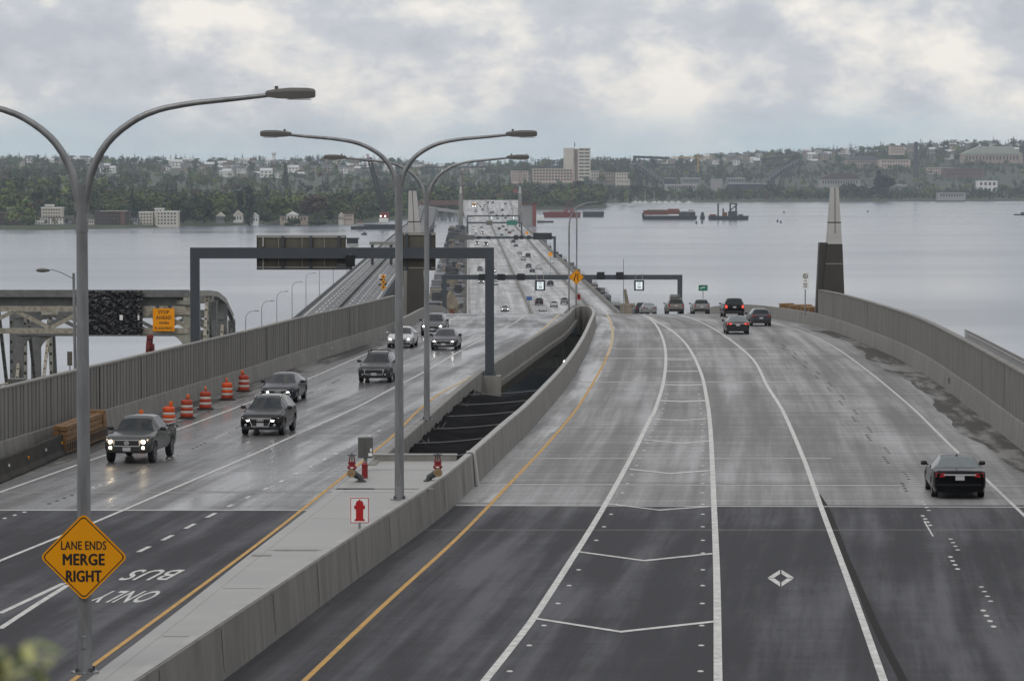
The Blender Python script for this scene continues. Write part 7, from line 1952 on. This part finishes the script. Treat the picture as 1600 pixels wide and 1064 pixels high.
MB().bbox((PX(872, 0, Y).x, Y, PX(0, 333, Y).z), (30 * mpp, 8, 3), .6).build('cargo', 'rust', t, world=True); MB().bbox((PX(852, 0, Y).x, Y, PX(0, 333, Y).z), (8 * mpp, 8, 3), .6).build('cargo', 'gear_tan', t, world=True)
P = water_at(927, 339); t = thing('barge', 'plain black barge at the end of the wooded point', 'barge', P); hull(t, P, 33 * P.y / FPX, 12, 4.5, 'crane_dark', .04); MB().bbox(P + Vector((0, 0, 5)), (20, 6, 1), .2).build('hatch_cover', 'b_grey', t, world=True)
P = water_at(852, 348); t = thing('tug_boat', 'small white workboat with a wheelhouse near the bridge end', 'boat', P); hull(t, P, 26 * P.y / FPX, 5, 1.4, 'b_slate', .15); MB().bbox(P + Vector((-4, 0, 3.6)), (6, 3.6, 4.2), .3).build('wheelhouse', 'b_white', t, world=True); MB().tube([P + Vector((-4, 0, 5)), P + Vector((-4, 0, 10))], .12, 5).build('mast', 'galv', t, world=True)
# floating crane left of the old bridge
P = water_at(590, 358); Y = P.y; mpp = Y / FPX
t = thing('floating_crane', 'dark lattice floating crane on a barge by the old bridge', 'crane barge', P); hull(t, PX(592, 358, Y), 56 * mpp, 16, 3.4, 'crane_dark', .05)
lattice(MB(), PX(602, 340, Y), PX(577, 247, Y), 2.6, 24, .9).build('boom', 'crane_dark', t, world=True); lattice(MB(), PX(577, 250, Y), PX(573.5, 241, Y), 1.4, 4, .35).build('jib_tip', 'crane_red', t, world=True)
MB().tube([PX(577, 247, Y), PX(606, 318, Y)], .15, 5).build('stay', 'crane_dark', t, world=True); lattice(MB(), PX(605, 336, Y), PX(597, 298, Y), 1.5, 8, .35).build('mast', 'crane_dark', t, world=True)
MB().bbox((PX(600, 0, Y).x, Y, PX(0, 336, Y).z), (13 * mpp, 6, 9 * mpp), .3).build('engine_house', 'red_steel', t, world=True); MB().bbox((PX(599, 0, Y).x, Y, PX(0, 344.5, Y).z), (14 * mpp, 7, 7 * mpp), .3).build('deck_house', 'b_white', t, world=True)
for px in (595, 602): MB().lathe([(0, 0), (.55, 0), (.55, .2), (0, .25)], 10, PX(px, 337.8, Y) + Vector((0, -3.5, 0)), 'y').build('flood_lamp', 'lamp_on', t, world=True)
P = water_at(563, 358.5); Y = P.y; mpp = Y / FPX
t = thing('tug_boat', 'dark tug with pale wheelhouse beside the floating crane', 'boat', P); hull(t, P, 30 * mpp, 7, 2.2, 'crane_dark', .2); MB().bbox(P + Vector((0, 0, 3.4)), (11 * mpp, 4, 2.4), .2).build('deck_house', 'b_concrete', t, world=True); MB().bbox(P + Vector((0, 0, 5.6)), (5 * mpp, 3, 2.4), .2).build('wheelhouse', 'rust', t, world=True); MB().tube([P + Vector((0, 0, 6)), P + Vector((0, 0, 10))], .1, 5).build('mast', 'galv', t, world=True)
P = water_at(569, 367); t = thing('motor_boat', 'small grey motorboat in front of the tug', 'boat', P); hull(t, P, 9 * P.y / FPX, 2.4, 1.0, 'b_slate', .2); MB().bbox(P + Vector((.3, 0, 1.6)), (2.2, 1.6, 1.3), .15).build('cabin', 'b_grey', t, world=True)
P = water_at(1592, 336.5); t = thing('barge', 'low dark barge at the right edge of the lake', 'barge', P); hull(t, P + Vector((6, 0, 0)), 34 * P.y / FPX, 8, 1.2, 'crane_dark', .2); MB().bbox(P + Vector((6, 0, 2)), (8, 4, 2), .2).build('deck_house', 'crane_dark', t, world=True)
for i, (px, tall) in enumerate(((993, 16), (1008, 30), (1022, 26), (1040, 8), (1060, 8), (1076, 8), (1000, 8), (1030, 8), (1050, 7))):
    P = water_at(px, 317.6); t = thing('sail_boat' if tall > 10 else 'motor_boat', f'white moored boat along the north shore, {["first", "second", "third", "fourth", "fifth", "sixth", "seventh", "eighth", "ninth"][sorted([993, 1008, 1022, 1040, 1060, 1076, 1000, 1030, 1050]).index(px)]} from the point', 'boat', P, 0, 'white boats moored along the north shore')
    hull(t, P, 11, 3.2, 1.5, 'b_white', .2); MB().bbox(P + Vector((0, 0, 2.1)), (4, 2, 1.3), .2).build('cabin', 'b_white', t, world=True)
    if tall > 10: MB().tube([P, P + Vector((0, 0, tall * .62))], .18, 5).build('mast', 'b_white', t, world=True)
for i, (px, py) in enumerate(((1215, 347), (1220, 348.5), (1225, 333), (1356, 332), (1097, 349), (1088, 349.5))):
    P = water_at(px, py); t = thing('buoy', f'tiny dark buoy on the lake, {["first", "second", "third", "fourth", "fifth", "sixth"][[4, 3, 0, 5, 2, 1].index(i) if False else i]} of the scattered floats', 'buoy', P, 0, 'tiny buoys on the lake'); MB().lathe([(.8, -.5), (.8, .8), (.3, 2.2), (0, 2.2)], 8).build('float_body', 'crane_dark', t)
# ------------------------------------------------------------------ shrub close to the camera, lower left corner
mat('leaf_near', (.20, .26, .06), .55, var=.35, vscale=30); mat('leaf_near2', (.42, .42, .16), .55, var=.3, vscale=30)
P = at(26, 1022, 3.0); t = thing('shrub', 'blurred green shrub tips close to the camera in the corner', 'shrub', (P.x, 3.0, P.z - .5))
rs = random.Random(4)
for k in range(5):
    x = rs.uniform(-.02, .02); MB().tube([(x, rs.uniform(-.03, .03), 0), (x * 1.2, 0, .30), (x + rs.uniform(-.01, .01), 0, .49)], [.004, .003, .0015], 5).build('stem', 'bark', t)
for k in range(150):
    c = Vector((rs.gauss(0, .014), rs.uniform(-.04, .05), .5 + rs.uniform(-.10, .006))); a = rs.uniform(0, 6.28); l = rs.uniform(.010, .018); d = Vector((math.cos(a), math.sin(a) * .6, rs.uniform(-.2, .7))).normalized(); s = d.cross(Vector((0, 0, 1))).normalized() * l * .38
    MB().poly([c - d * l, c + s * .9, c + d * l * .5 + s * .7, c + d * l, c + d * l * .5 - s * .7, c - s * .9]).build('leaf', 'leaf_near' if k % 3 else 'leaf_near2', t)
# ================================================================== AIR
m = bpy.data.materials.new('haze'); m.use_nodes = True; nt = m.node_tree; nt.nodes.clear()
o_ = nt.nodes.new('ShaderNodeOutputMaterial'); v_ = nt.nodes.new('ShaderNodeVolumePrincipled')
v_.inputs['Color'].default_value = (.82, .91, 1.0, 1); v_.inputs['Density'].default_value = 5.5e-5; v_.inputs['Anisotropy'].default_value = 0.1
nt.links.new(v_.outputs[0], o_.inputs['Volume'])
hz = MB().box(-3700, 3700, -260, 8200, -4, 132).build('haze', m)
tag(hz, 'pale damp air over the lake and hills', 'haze', None, 'stuff')
